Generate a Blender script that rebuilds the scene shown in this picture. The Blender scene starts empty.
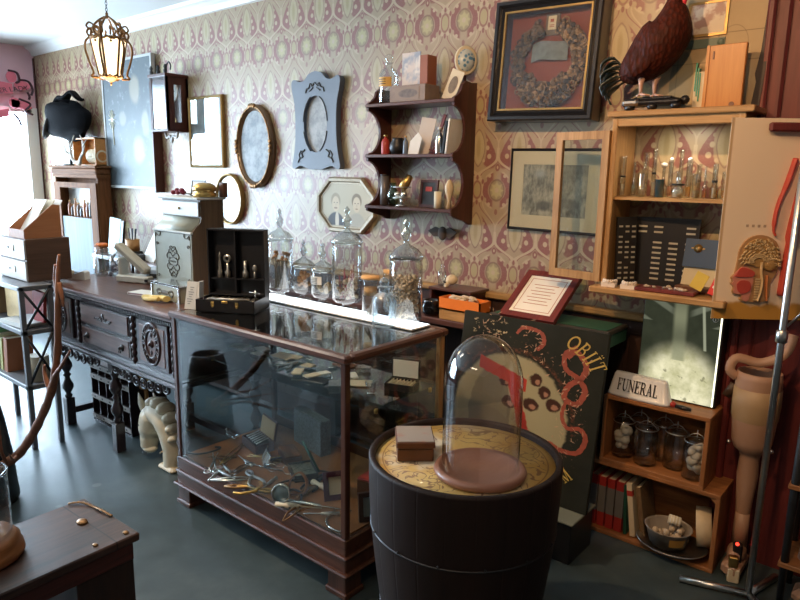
import bpy, bmesh, math, random
from mathutils import Vector, Matrix, Euler, noise
R = random.Random(7)
PI = math.pi
sc = bpy.context.scene
COL = sc.collection

# ---------------------------------------------------------------- camera
CAM_H = 1.62; F_PX = 653.0
_p, _y, _r = math.radians(10.85), math.radians(39.8), math.radians(-0.96)
FW = Vector((-math.sin(_y)*math.cos(_p), math.cos(_y)*math.cos(_p), -math.sin(_p)))
RT0 = Vector((math.cos(_y), math.sin(_y), 0)); UP0 = RT0.cross(FW)
RT = RT0*math.cos(_r) - UP0*math.sin(_r); UP = UP0*math.cos(_r) + RT0*math.sin(_r)
cam_d = bpy.data.cameras.new('camera'); cam = bpy.data.objects.new('camera', cam_d); COL.objects.link(cam)
cam.matrix_world = Matrix(((RT.x, UP.x, -FW.x, 0), (RT.y, UP.y, -FW.y, 0), (RT.z, UP.z, -FW.z, CAM_H), (0, 0, 0, 1)))
cam_d.sensor_width = 36; cam_d.lens = F_PX/800*36; cam_d.clip_start = .02
sc.camera = cam

def spot(px, py, x=None, y=None, z=None):
    """world point of a measured photo position on a known plane (table top, wall, shelf)"""
    d = (px-400)*RT + (300-py)*UP + F_PX*FW
    if z is not None: t = (z-CAM_H)/d.z
    elif y is not None: t = y/d.y
    else: t = x/d.x
    return Vector((d.x*t, d.y*t, CAM_H+d.z*t))

# ---------------------------------------------------------------- node expressions
class N:
    """one material's node tree with small expression helpers"""
    def __init__(s, name):
        s.m = bpy.data.materials.new(name); s.m.use_nodes = True
        s.t = s.m.node_tree; s.t.nodes.clear()
        s.out = s.t.nodes.new('ShaderNodeOutputMaterial')
    def node(s, kind, **kw):
        n = s.t.nodes.new(kind)
        for k, v in kw.items(): setattr(n, k, v)
        return n
    def put(s, sock, v):
        if isinstance(v, Ex): v = v.s
        if isinstance(v, (bpy.types.NodeSocket,)): s.t.links.new(v, sock)
        elif v is not None:
            if sock.type == 'RGBA' and len(v) == 3: v = (*v, 1)
            sock.default_value = v
    def math(s, op, a, b=None, c=None, clamp=False):
        n = s.node('ShaderNodeMath', operation=op, use_clamp=clamp)
        s.put(n.inputs[0], a)
        if b is not None: s.put(n.inputs[1], b)
        if c is not None: s.put(n.inputs[2], c)
        return Ex(s, n.outputs[0])
    def coords(s, kind='Object'):
        n = s.node('ShaderNodeTexCoord'); return n.outputs[kind]
    def xyz(s, v):
        n = s.node('ShaderNodeSeparateXYZ'); s.put(n.inputs[0], v); return [Ex(s, o) for o in n.outputs]
    def vec(s, x, y, z=0.0):
        n = s.node('ShaderNodeCombineXYZ')
        for i, v in enumerate((x, y, z)): s.put(n.inputs[i], v)
        return n.outputs[0]
    def mapped(s, v, scale=(1, 1, 1), loc=(0, 0, 0), rot=(0, 0, 0)):
        n = s.node('ShaderNodeMapping'); s.put(n.inputs[0], v)
        n.inputs[1].default_value = loc; n.inputs[2].default_value = rot; n.inputs[3].default_value = scale
        return n.outputs[0]
    def noise(s, v=None, scale=5, detail=3, rough=.5, dist=0.0):
        n = s.node('ShaderNodeTexNoise')
        if v is not None: s.put(n.inputs['Vector'], v)
        n.inputs['Scale'].default_value = scale; n.inputs['Detail'].default_value = detail
        n.inputs['Roughness'].default_value = rough; n.inputs['Distortion'].default_value = dist
        return Ex(s, n.outputs[0])
    def voronoi(s, v=None, scale=5, feature='F1', rnd=1.0):
        n = s.node('ShaderNodeTexVoronoi', feature=feature)
        if v is not None: s.put(n.inputs['Vector'], v)
        n.inputs['Scale'].default_value = scale; n.inputs['Randomness'].default_value = rnd
        return Ex(s, n.outputs['Distance'])
    def ss(s, e0, e1, x):
        n = s.node('ShaderNodeMapRange', interpolation_type='SMOOTHSTEP')
        s.put(n.inputs[0], x); s.put(n.inputs[1], e0); s.put(n.inputs[2], e1)
        n.inputs[3].default_value = 0; n.inputs[4].default_value = 1
        return Ex(s, n.outputs[0])
    def mix(s, f, a, b):
        n = s.node('ShaderNodeMix', data_type='RGBA')
        s.put(n.inputs[0], f); s.put(n.inputs[6], a); s.put(n.inputs[7], b)
        return n.outputs[2]
    def ramp(s, f, stops):
        n = s.node('ShaderNodeValToRGB'); s.put(n.inputs[0], f); cr = n.color_ramp
        while len(cr.elements) < len(stops): cr.elements.new(.5)
        for e, (p, c) in zip(cr.elements, stops): e.position = p; e.color = (*c, 1)
        return n.outputs[0]
    def bump(s, h, strength=.3, dist=.01):
        n = s.node('ShaderNodeBump'); n.inputs['Strength'].default_value = strength
        n.inputs['Distance'].default_value = dist; s.put(n.inputs['Height'], h); return n.outputs[0]
    def bsdf(s, color, rough=.5, metal=0.0, spec=.5, normal=None, coat=0.0, sheen=0.0, emit=None, estr=0.0, trans=0.0, sub=0.0, alpha=None):
        n = s.node('ShaderNodeBsdfPrincipled')
        s.put(n.inputs['Base Color'], color); s.put(n.inputs['Roughness'], rough); s.put(n.inputs['Metallic'], metal)
        n.inputs['Specular IOR Level'].default_value = spec
        if normal is not None: s.put(n.inputs['Normal'], normal)
        n.inputs['Coat Weight'].default_value = coat; n.inputs['Coat Roughness'].default_value = .12
        n.inputs['Sheen Weight'].default_value = sheen
        n.inputs['Transmission Weight'].default_value = trans
        if emit is not None: s.put(n.inputs['Emission Color'], emit); s.put(n.inputs['Emission Strength'], estr)
        s.t.links.new(n.outputs[0], s.out.inputs[0]); s.b = n
        return s.m
class Ex:
    def __init__(s, n, sock): s.n = n; s.s = sock
    def __add__(s, o): return s.n.math('ADD', s, o)
    __radd__ = __add__
    def __mul__(s, o): return s.n.math('MULTIPLY', s, o)
    __rmul__ = __mul__
    def __sub__(s, o): return s.n.math('SUBTRACT', s, o)
    def __rsub__(s, o): return s.n.math('SUBTRACT', o, s)
    def __truediv__(s, o): return s.n.math('DIVIDE', s, o)
    def abs(s): return s.n.math('ABSOLUTE', s)
    def frac(s): return s.n.math('FRACT', s)
    def sqrt(s): return s.n.math('SQRT', s)
    def min(s, o): return s.n.math('MINIMUM', s, o)
    def max(s, o): return s.n.math('MAXIMUM', s, o)
    def pow(s, o): return s.n.math('POWER', s, o)
    def clamp(s): return s.n.math('ADD', s, 0.0, clamp=True)
    def lt(s, o): return s.n.math('LESS_THAN', s, o)
    def gt(s, o): return s.n.math('GREATER_THAN', s, o)
    def sin(s): return s.n.math('SINE', s)
def ell(x, y, cx, cy, rx, ry):
    """elliptic distance: 1 on the rim"""
    a = (x-cx)/rx; b = (y-cy)/ry
    return (a*a+b*b).sqrt()

# ---------------------------------------------------------------- plain material makers
_cache = {}
def plain(name, color, rough=.5, metal=0.0, spec=.5, var=.12, scale=12, bump=0.0, coat=0.0, sheen=0.0, emit=None, estr=0.0, bscale=None):
    if name in _cache: return _cache[name]
    n = N(name); v = n.coords()
    k = n.noise(v, scale, 3)
    c = n.mix(k, tuple(max(0, x*(1-var)) for x in color), tuple(min(1, x*(1+var)) for x in color))
    nm = n.bump(n.noise(v, bscale or scale*4, 4), bump, .004) if bump else None
    _cache[name] = n.bsdf(c, rough, metal, spec, nm, coat, sheen, emit, estr)
    return _cache[name]
def wood(name, dark, light, scale=1.0, axis=0, rough=.45, coat=0.0, bump=.15, spec=.4, wear=0.0):
    if name in _cache: return _cache[name]
    n = N(name); v = n.coords()
    st = [14*scale]*3; st[axis] = 1.1*scale
    w = n.mapped(v, scale=tuple(st))
    g = n.noise(w, 2.2, 5, .6, 1.2)
    f = n.noise(n.mapped(v, scale=tuple(x*5 for x in st)), 3, 3)
    k = n.ss(.25, .75, g*.75+f*.25)
    c = n.mix(k, dark, light)
    if wear:
        c = n.mix(n.ss(.58, .75, n.noise(v, 7, 5, .7))*wear, c, tuple(min(1, x*2.2+.03) for x in light))
    _cache[name] = n.bsdf(c, rough, 0, spec, n.bump(g*.5+f*.5, bump, .004), coat)
    return _cache[name]
def glassy(name, tint=(.97, .985, .98), ior=.045, gloss=(1, 1, 1), edge=1.0, rough=.02):
    if name in _cache: return _cache[name]
    n = N(name)
    lw = n.node('ShaderNodeLayerWeight'); lw.inputs[0].default_value = .5
    f = Ex(n, lw.outputs['Facing'])
    fac = f.pow(4.0)*(1-ior)*edge+ior
    tr = n.node('ShaderNodeBsdfTransparent'); n.put(tr.inputs[0], n.mix(f.pow(3.0), tint, tuple(x*.42 for x in tint)))
    gl = n.node('ShaderNodeBsdfGlossy'); n.put(gl.inputs[0], gloss); gl.inputs['Roughness'].default_value = rough
    mx = n.node('ShaderNodeMixShader'); n.put(mx.inputs[0], fac.clamp())
    n.t.links.new(tr.outputs[0], mx.inputs[1]); n.t.links.new(gl.outputs[0], mx.inputs[2])
    n.t.links.new(mx.outputs[0], n.out.inputs[0])
    _cache[name] = n.m
    return n.m
def glow(name, color, strength):
    if name in _cache: return _cache[name]
    n = N(name); e = n.node('ShaderNodeEmission'); n.put(e.inputs[0], color); e.inputs[1].default_value = strength
    n.t.links.new(e.outputs[0], n.out.inputs[0]); _cache[name] = n.m
    return n.m

# ---------------------------------------------------------------- mesh builder
def TR(loc=(0, 0, 0), rot=(0, 0, 0), sc_=(1, 1, 1)):
    return Matrix.Translation(loc) @ Euler(rot).to_matrix().to_4x4() @ Matrix.Diagonal((*sc_, 1))
class MB:
    def __init__(s): s.b = bmesh.new(); s.M = Matrix()
    def at(s, loc=(0, 0, 0), rot=(0, 0, 0)): s.M = TR(loc, rot); return s
    def _v(s, co): return s.b.verts.new(s.M @ Vector(co))
    def _f(s, vs, smooth=False):
        try: f = s.b.faces.new(vs); f.smooth = smooth; return f
        except ValueError: return None
    def box(s, c, d, rot=None, taper=1.0, bev=0.0):
        """box centre c, size d; taper scales the top face"""
        m = TR(c, rot or (0, 0, 0)); x, y, z = (k/2 for k in d)
        if bev:
            bev = min(bev, min(x, y, z)*.9)
            pts = [(-x+bev, -y), (x-bev, -y), (x, -y+bev), (x, y-bev), (x-bev, y), (-x+bev, y), (-x, y-bev), (-x, -y+bev)]
            lv = []
            for (zz, ins) in ((-z, bev), (-z+bev, 0), (z-bev, 0), (z, bev)):
                fx, fy = (x-ins)/x, (y-ins)/y; t = taper if zz > 0 else 1
                lv.append([s._v(m @ Vector((a*fx*t, b*fy*t, zz))) for a, b in pts])
            s._f(lv[0][::-1]); s._f(lv[-1])
            for i in range(3):
                for k in range(8): s._f((lv[i][k], lv[i][(k+1) % 8], lv[i+1][(k+1) % 8], lv[i+1][k]))
            return s
        v = [s._v(m @ Vector((a*x*(taper if cz > 0 else 1), b*y*(taper if cz > 0 else 1), cz*z))) for cz in (-1, 1) for a, b in ((-1, -1), (1, -1), (1, 1), (-1, 1))]
        for q in ((3, 2, 1, 0), (4, 5, 6, 7), (0, 1, 5, 4), (1, 2, 6, 5), (2, 3, 7, 6), (3, 0, 4, 7)): s._f([v[i] for i in q])
        return s
    def box2(s, a, b, bev=0.0):
        return s.box([(p+q)/2 for p, q in zip(a, b)], [abs(q-p) for p, q in zip(a, b)], bev=bev)
    def lathe(s, prof, seg=24, c=(0, 0, 0), rot=(0, 0, 0), cap=True, sx=1.0, sy=1.0, smooth=True):
        """prof: list of (r, z)"""
        m = TR(c, rot); rings = []
        for r, z in prof:
            if r < 1e-5: rings.append([s._v(m @ Vector((0, 0, z)))])
            else: rings.append([s._v(m @ Vector((r*sx*math.cos(2*PI*k/seg), r*sy*math.sin(2*PI*k/seg), z))) for k in range(seg)])
        for a, b in zip(rings, rings[1:]):
            for k in range(seg):
                k2 = (k+1) % seg
                if len(a) == 1 and len(b) == 1: continue
                if len(a) == 1: s._f((a[0], b[k2], b[k]), smooth)
                elif len(b) == 1: s._f((a[k], a[k2], b[0]), smooth)
                else: s._f((a[k], a[k2], b[k2], b[k]), smooth)
        if cap:
            if len(rings[0]) > 1: s._f(rings[0][::-1])
            if len(rings[-1]) > 1: s._f(rings[-1])
        return s
    def cyl(s, c, r, h, seg=20, rot=(0, 0, 0), r2=None):
        return s.lathe([(r, -h/2), (r2 if r2 is not None else r, h/2)], seg, c, rot)
    def ball(s, c, r, sx=1, sy=1, sz=1, seg=14, rings=9, rot=(0, 0, 0)):
        m = TR(c, rot, (sx, sy, sz)); S = s.M; s.M = S @ m
        s.lathe([(r*math.sin(PI*i/rings), -r*math.cos(PI*i/rings)) for i in range(rings+1)], seg, cap=False); s.M = S
        return s
    def tube(s, pts, r, seg=8, closed=False, flat=1.0):
        """r: number or list; flat squashes along the second normal"""
        pts = [Vector(p) for p in pts]; n = len(pts)
        rs = r if isinstance(r, (list, tuple)) else [r]*n
        rings = []; up = None
        for i, p in enumerate(pts):
            if closed: d = pts[(i+1) % n]-pts[i-1]
            else: d = pts[min(i+1, n-1)]-pts[max(i-1, 0)]
            if d.length < 1e-9: d = Vector((0, 0, 1))
            d.normalize()
            if up is None: up = Vector((0, 0, 1)) if abs(d.z) < .9 else Vector((1, 0, 0))
            a = d.cross(up); 
            if a.length < 1e-6: a = d.orthogonal()
            a.normalize(); b = a.cross(d).normalized(); up = b
            rings.append([s._v(p + a*(rs[i]*math.cos(2*PI*k/seg)) + b*(rs[i]*flat*math.sin(2*PI*k/seg))) for k in range(seg)])
        rr = list(zip(rings, rings[1:]))
        if closed: rr.append((rings[-1], rings[0]))
        for a, b in rr:
            for k in range(seg): s._f((a[k], a[(k+1) % seg], b[(k+1) % seg], b[k]), True)
        if not closed: s._f(rings[0][::-1]); s._f(rings[-1])
        return s
    def prism(s, out, y0, y1, plane='xz', smooth=False):
        """closed outline extruded; plane xz extrudes along y, xy along z, yz along x"""
        def P(a, b, t): return {'xz': (a, t, b), 'xy': (a, b, t), 'yz': (t, a, b)}[plane]
        A = [s._v(P(a, b, y0)) for a, b in out]; B = [s._v(P(a, b, y1)) for a, b in out]
        s._f(A); s._f(B[::-1]); n = len(out)
        for k in range(n): s._f((A[k], A[(k+1) % n], B[(k+1) % n], B[k]), smooth)
        return s
    def ring(s, outer, inner, y0, y1, plane='xz', smooth=False):
        """frame between two outlines of equal point count"""
        def P(a, b, t): return {'xz': (a, t, b), 'xy': (a, b, t), 'yz': (t, a, b)}[plane]
        n = len(outer)
        L = [[s._v(P(a, b, t)) for a, b in o] for t in (y0, y1) for o in (outer, inner)]
        for k in range(n):
            j = (k+1) % n
            s._f((L[0][k], L[0][j], L[1][j], L[1][k])); s._f((L[2][j], L[2][k], L[3][k], L[3][j]))
            s._f((L[0][j], L[0][k], L[2][k], L[2][j]), smooth); s._f((L[1][k], L[1][j], L[3][j], L[3][k]), smooth)
        return s
    def sweep(s, path, prof, closed=True):
        """profile (u outward in the xz plane from the path centre, v = toward -y) along an xz outline"""
        n = len(path); c = Vector((sum(p[0] for p in path)/n, sum(p[1] for p in path)/n)); rings = []
        for i in range(n):
            a, b = Vector(path[i-1]), Vector(path[(i+1) % n]); t = (b-a).normalized(); nm = Vector((t.y, -t.x))
            if nm.dot(Vector(path[i])-c) < 0: nm = -nm
            # mitre
            p = Vector(path[i]); e1 = (p-a).normalized(); e2 = (b-p).normalized()
            ca = math.sqrt(max(.2, (1+e1.dot(e2))/2))
            rings.append([s._v((p.x+nm.x*u/ca, -v, p.y+nm.y*u/ca)) for u, v in prof])
        for i in range(n):
            A, B = rings[i], rings[(i+1) % n]
            for k in range(len(prof)-1): s._f((A[k], A[k+1], B[k+1], B[k]))
        return s
    def grid(s, fn, nu, nv, smooth=True):
        g = [[s._v(fn(i/nu, j/nv)) for j in range(nv+1)] for i in range(nu+1)]
        for i in range(nu):
            for j in range(nv): s._f((g[i][j], g[i+1][j], g[i+1][j+1], g[i][j+1]), smooth)
        return s
    def build(s, name, mat, parent=None, loc=None, rot=None, smooth=None, solid=0.0):
        bmesh.ops.recalc_face_normals(s.b, faces=s.b.faces)
        if smooth is not None:
            for f in s.b.faces: f.smooth = smooth
        me = bpy.data.meshes.new(name); s.b.to_mesh(me); s.b.free()
        me.materials.append(mat)
        o = bpy.data.objects.new(name, me); COL.objects.link(o)
        if parent is not None: o.parent = parent
        if loc is not None: o.location = loc
        if rot is not None: o.rotation_euler = rot
        if solid:
            md = o.modifiers.new('thickness', 'SOLIDIFY'); md.thickness = solid; md.offset = 0
        return o
def tag(o, label=None, cat=None, group=None, kind=None):
    if label: o['label'] = label
    if cat: o['category'] = cat
    if group: o['group'] = group
    if kind: o['kind'] = kind
    return o
def thing(name, label, cat, loc=(0, 0, 0), rz=0.0, group=None, rot=None):
    o = bpy.data.objects.new(name, None); COL.objects.link(o)
    o.empty_display_size = .05; o.location = loc; o.rotation_euler = rot if rot else (0, 0, rz)
    return tag(o, label, cat, group)
def struct(name, mb, mat, **k): return tag(mb.build(name, mat, **k), kind='structure')
def dup(root, loc=None, rz=None, label=None, group=None, rot=None, scale=None):
    kids = [(c, [g for g in bpy.data.objects if g.parent == c]) for c in list(bpy.data.objects) if c.parent == root]
    r = root.copy(); COL.objects.link(r)
    if loc is not None: r.location = loc
    if rz is not None: r.rotation_euler = (0, 0, rz)
    if rot is not None: r.rotation_euler = rot
    if scale is not None: r.scale = (scale,)*3 if not isinstance(scale, tuple) else scale
    if label: r['label'] = label
    if group: r['group'] = group
    for c, gs in kids:
        k = c.copy(); COL.objects.link(k); k.parent = r
        for g in gs:
            q = g.copy(); COL.objects.link(q); q.parent = k
    return r
def oval(rx, rz, n=40, cx=0, cz=0, p=2.0, a0=0.0):
    o = []
    for k in range(n):
        a = 2*PI*k/n+a0; c, s_ = math.cos(a), math.sin(a)
        o.append((cx+rx*math.copysign(abs(c)**(2/p), c), cz+rz*math.copysign(abs(s_)**(2/p), s_)))
    return o
def rect(w, h, cx=0, cz=0): return [(cx-w/2, cz-h/2), (cx+w/2, cz-h/2), (cx+w/2, cz+h/2), (cx-w/2, cz+h/2)]
def lofted(pts, n=6):
    """Catmull-Rom through 3-D points"""
    P = [Vector(p) for p in pts]; out = []
    for i in range(len(P)-1):
        a, b, c, d = P[max(i-1, 0)], P[i], P[i+1], P[min(i+2, len(P)-1)]
        for k in range(n):
            t = k/n; out.append(.5*((2*b)+(c-a)*t+(2*a-5*b+4*c-d)*t*t+(3*b-a-3*c+d)*t**3))
    out.append(P[-1]); return out
def loft2(pts, n=6): return [(v.x, v.z) for v in lofted([(a, 0, b) for a, b in pts], n)]
def text_mesh(name, body, size, mat, parent, loc, rot, extrude=.001, align='CENTER', width=1.0, shear=0.0, bold=0.0):
    cu = bpy.data.curves.new(name, 'FONT'); cu.body = body; cu.size = size; cu.extrude = extrude; cu.align_x = align; cu.align_y = 'CENTER'; cu.shear = shear
    cu.offset = bold
    o = bpy.data.objects.new(name, cu); COL.objects.link(o)
    bpy.context.view_layer.update()
    me = bpy.data.meshes.new_from_object(o.evaluated_get(bpy.context.evaluated_depsgraph_get()))
    bpy.data.objects.remove(o); bpy.data.curves.remove(cu)
    me.materials.clear(); me.materials.append(mat)
    for v in me.vertices: v.co.x *= width
    q = bpy.data.objects.new(name, me); COL.objects.link(q)
    q.parent = parent; q.location = loc; q.rotation_euler = rot
    return q
# ================================================================ materials of the place
WALL_Y = 3.0; CEIL = 2.85; XL = -7.5; XR = 2.0; YB = -3.6
M = {}
def wallpaper():
    n = N('damask_wallpaper'); x, y, z = n.xyz(n.coords())
    u = (x+1.85)/.2445; v = (z-1.11)/.438
    su = (u+100.5).frac()-.5; a = su.abs()          # 0 on medallion columns, .5 between
    b = (v+100.5).frac()-.5; bb = b.abs()           # 0 on medallion rows, +-.5 on leaf rows
    nz = n.noise(n.coords(), 55, 3); w = (nz-.5)*.16
    tan, olive, mauve, deep, cream = (.355, .265, .160), (.285, .225, .115), (.225, .080, .062), (.13, .045, .036), (.45, .35, .225)
    col = n.mix(n.noise(n.coords(), 30, 4), tuple(k*.88 for k in tan), tuple(min(1, k*1.1) for k in tan))
    def lay(mask, c, k=1.0):
        nonlocal col
        col = n.mix(mask*k if k != 1.0 else mask, col, c)
    def ins(d, soft=.08): return 1-n.ss(1-soft, 1+soft, d+w)
    def band(d, lo, hi): return n.ss(lo-.05, lo+.05, d+w*.6)*(1-n.ss(hi-.05, hi+.05, d+w*.6))
    q = .5-bb; qs = b*0.0+(n.math('SIGN', b)*q)     # signed distance from the leaf row (positive below it)
    # teardrop wings beside the leaves: narrow on top, sweeping outwards below
    wc = .30-qs*.55; wing = ins(ell(a, qs, wc, .02, n.math('ADD', qs*.35, .18), .225))*n.ss(.035, .07, a)*(1-ins(ell(a, q, .5, 0, .21, .25)))
    lay(wing, mauve)
    lay(ins(ell(a, qs, .22, .10, .05, .030), .2), cream); lay(ins(ell(a, qs, .27, -.0, .045, .028), .2), cream); lay(ins(ell(a, qs, .30, -.09, .035, .02), .2), tan); lay(ins(ell(a, qs, .36, .15, .035, .02), .2), cream)
    # pointed arches: stem on the column, flaring outward just above each medallion
    t = n.ss(.44, .17, b); ac = t*t*.46+.008; wd = .026+t*.045
    lay((1-n.ss(.75, 1.15, ((a-ac).abs()+w*.02)/wd))*b.gt(.15), cream)
    lay((1-n.ss(.4, 1.0, ((a-ac+.055).abs())/.016))*b.gt(.17)*b.lt(.36), mauve)
    t2 = n.ss(-.46, -.16, b); lay((1-n.ss(.5, 1.2, ((a-(1-t2)*.0-t2*.34).abs())/.02))*b.lt(-.14), cream, .8)
    lay((1-n.ss(.5, 1.2, ((a-t2*.40-.03).abs())/.016))*b.lt(-.14)*b.gt(-.40), mauve, .8)
    # medallion: two side crescents, outline, olive heart with a cream star
    d = ell(a, bb, 0, 0, .33, .20); cres = band(d, .60, 1.08)*n.ss(.06, .13, a)
    lay(cres, mauve); lay(band(d, 1.08, 1.17)*n.ss(.08, .14, a), cream); lay(band(d, .56, .66), tan)
    hrt = ell(a, bb, .0, .0, .185, .125); lay(ins(hrt), olive); lay(band(hrt, .9, 1.08), deep, .55)
    ang = n.math('ARCTAN2', b*1.8, su); pet = (ang*4.0).sin().abs()
    lay(ins(ell(a, bb, 0, 0, .135, .085)*(pet*.35+.8), .2), (.41, .35, .17)); lay(ins(ell(a, bb, 0, 0, .05, .03), .3), cream)
    lay(ins(ell(a, b, 0, .27, .055, .045), .2), mauve); lay(ins(ell(a, b, .0, .27, .02, .018), .3), cream); lay(ins(ell(a, b, .0, -.26, .04, .035), .2), mauve, .8)
    lay(ins(ell(a, bb, .30, .12, .05, .03), .25), tan); lay(ins(ell(a, bb, .19, .17, .04, .022), .25), cream)
    # small oval between the medallions
    e = ell(a, bb, .5, 0, .085, .085); lay(band(e, 1.0, 1.35), mauve, .8); lay(ins(e, .12), (.37, .30, .15))
    lay(ins(ell(a, bb, .42, .125, .045, .026), .25), cream); lay(ins(ell(a, bb, .36, .10, .03, .03), .25), mauve); lay(ins(ell(a, bb, .5, .15, .03, .03), .25), mauve)
    # tall leaf, pointed
    l = n.math('ADD', ((a-.5)/.15).abs().pow(1.5), (q/.205).abs().pow(1.7)); lay(band(l, .82, 1.2), deep, .5); lay(ins(l, .1), (.41, .335, .195)); lay(ins(ell(a, q, .5, 0, .05, .12), .4), (.34, .27, .13))
    fz = n.noise(n.coords(), 120, 3); lay(n.ss(.55, .7, fz), (.30, .22, .14), .35)
    return n.bsdf(col, .42, 0, .75, n.bump(n.noise(n.coords(), 140, 2), .1, .002))
M['paper'] = wallpaper()
def floor_mat():
    n = N('polished_concrete'); v = n.coords()
    a = n.noise(v, 1.3, 6, .6, .6); b = n.noise(v, 9, 5, .65)
    c = n.ramp(a*.65+b*.35, [(.30, (.026, .038, .041)), (.52, (.052, .074, .079)), (.72, (.095, .118, .118))])
    spk = 1-n.ss(.05, .09, n.voronoi(v, 3.1))
    c = n.mix(spk*.25, c, (.3, .32, .3))
    return n.bsdf(c, n.math('ADD', b*.22, .30), 0, .5, n.bump(b, .06, .004))
M['floor'] = floor_mat()
M['ceil'] = plain('ceiling_paint', (.72, .72, .70), .8, scale=2, var=.04)
M['white'] = plain('white_trim_paint', (.74, .73, .70), .45, var=.04)
M['maroon'] = wood('maroon_painted_wood', (.10, .018, .018), (.19, .035, .03), .6, 2, .45)
M['wains'] = wood('dark_wainscot', (.018, .010, .008), (.045, .02, .014), .6, 2, .5)
M['rail'] = wood('ochre_rail_wood', (.22, .12, .04), (.42, .26, .10), .5, 0, .5)
M['darkroom'] = plain('dim_shop_wall', (.22, .16, .12), .8, scale=1, var=.2)
M['pinkwall'] = plain('faded_rose_paint', (.74, .48, .53), .7, scale=3)
M['oak'] = wood('golden_oak', (.28, .14, .045), (.52, .30, .12), .8, 2, .4, .1)
M['oakx'] = wood('golden_oak_rails', (.28, .14, .045), (.52, .30, .12), .8, 0, .4, .1)
M['pine'] = wood('orange_pine_crate', (.20, .075, .025), (.40, .17, .06), .8, 0, .5)
M['pinez'] = wood('orange_pine_crate_end', (.20, .075, .025), (.40, .17, .06), .8, 2, .5)
M['walnut'] = wood('reddish_walnut', (.045, .016, .010), (.13, .052, .032), .8, 0, .32, .3)
M['walnutz'] = wood('reddish_walnut_posts', (.045, .016, .010), (.12, .048, .030), .8, 2, .32, .3)
M['walnuty'] = wood('reddish_walnut_ends', (.045, .016, .010), (.12, .048, .030), .8, 1, .32, .3)
M['mahog'] = wood('mahogany_shelf', (.035, .008, .006), (.085, .022, .015), .8, 2, .4, .15)
M['mahogx'] = wood('mahogany_shelf_board', (.05, .02, .015), (.12, .05, .04), .8, 0, .35, .15)
M['ebon'] = wood('ebonised_oak', (.012, .008, .010), (.045, .024, .026), .8, 0, .3, .4)
M['ebonz'] = wood('ebonised_oak_legs', (.012, .008, .010), (.045, .024, .026), .8, 2, .3, .4)
M['sidewood'] = wood('sideboard_panels', (.055, .025, .020), (.16, .075, .055), .6, 0, .35, .3)
M['black'] = plain('black_lacquer', (.012, .011, .012), .35, scale=6)
M['blackmatt'] = plain('black_cloth', (.009, .009, .010), .85, scale=30, sheen=.1)
M['brass'] = plain('aged_brass', (.55, .36, .12), .35, 1.0, var=.3, scale=25)
M['bronze'] = plain('dark_gilt', (.24, .13, .055), .42, .9, var=.45, scale=30, bump=.3)
M['steel'] = plain('brushed_steel', (.62, .62, .60), .28, 1.0, var=.1, scale=30)
M['silver'] = plain('old_silver', (.75, .74, .70), .2, 1.0, var=.2, scale=30)
def foxed(name, a, b_):
    n = N(name); v = n.coords(); k = n.noise(v, 9, 5, .7); c = n.mix(n.ss(.35, .65, k), a, b_); return n.bsdf(c, .32, 0, .12)  # matte mottled grey painted in place of a mirror's reflection
M['foxed'] = foxed('mirror_reflection_grey', (.16, .19, .21), (.40, .42, .44))
M['painted_reflection_pale'] = foxed('mirror_reflection_pale', (.26, .26, .26), (.50, .48, .46))
M['iron'] = plain('dark_iron', (.05, .05, .052), .45, .8, var=.3, scale=20)
M['gold'] = plain('gilt_frame', (.34, .22, .08), .4, .7, var=.3, scale=30)
M['paperw'] = plain('white_paper', (.80, .78, .72), .7, var=.05, scale=8)
M['cream'] = plain('cream_card', (.66, .58, .42), .7, var=.08, scale=8)
M['bone'] = plain('old_bone', (.66, .55, .38), .55, var=.18, scale=25)
M['glass'] = glassy('thin_clear_glass', (.96, .975, .975), .075)
M['finial'] = glassy('cut_glass_finial', (.80, .84, .84), .22)
M['glassb'] = glassy('laboratory_glass', (.93, .95, .94), .16)
M['pane'] = glassy('case_glass_pane', (.93, .96, .96), .06, edge=1.0, rough=.0)
M['softpane'] = glassy('picture_glass_soft', (.95, .96, .95), .05, rough=.16)
M['mirror'] = plain('silvered_mirror', (.82, .85, .86), .03, 1.0, var=.03, scale=3)
M['red'] = plain('dull_red', (.42, .04, .03), .5)
M['orange'] = plain('orange_lacquer', (.75, .20, .03), .4)
M['green'] = plain('deep_green_cloth', (.02, .09, .055), .6)
M['blue'] = plain('dark_blue_board', (.02, .05, .10), .5)
M['cork'] = plain('cork', (.55, .32, .13), .8, var=.25, scale=60)
M['leather'] = plain('brown_leather', (.14, .05, .02), .45, var=.3, scale=20, bump=.2)

# ================================================================ the room
struct('floor', MB().box2((XL-.1, YB-.1, -.1), (XR+.1, WALL_Y+.1, 0)), M['floor'])
struct('ceiling', MB().box2((XL-.1, YB-.1, CEIL), (XR+.1, WALL_Y+.1, CEIL+.1)), M['ceil'])
struct('wall_back', MB().box2((XL-.1, WALL_Y, 0), (XR+.1, WALL_Y+.1, CEIL)), M['paper'])
struct('wall_right', MB().box2((XR, YB-.1, 0), (XR+.1, WALL_Y, CEIL)), M['darkroom'])
struct('wall_front', MB().box2((XL-.1, YB-.1, 0), (XR, YB, CEIL)), M['darkroom'])
w = MB()
WZ0, WZ1, WY0, WY1 = .40, 2.24, -1.7, 2.92
WZT = 2.62; YT = 1.765
w.box2((XL-.1, YB, 0), (XL, WALL_Y, WZ0)).box2((XL-.1, YT, WZ1), (XL, WALL_Y, CEIL)).box2((XL-.1, YB, WZT), (XL, YT, CEIL))
w.box2((XL-.1, YB, WZ0), (XL, WY0, WZT)).box2((XL-.1, WY1, WZ0), (XL, WALL_Y, WZ1))
struct('wall_left', w, M['pinkwall'])
nwin = 4; ws = (WY1-WY0)/nwin
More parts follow.
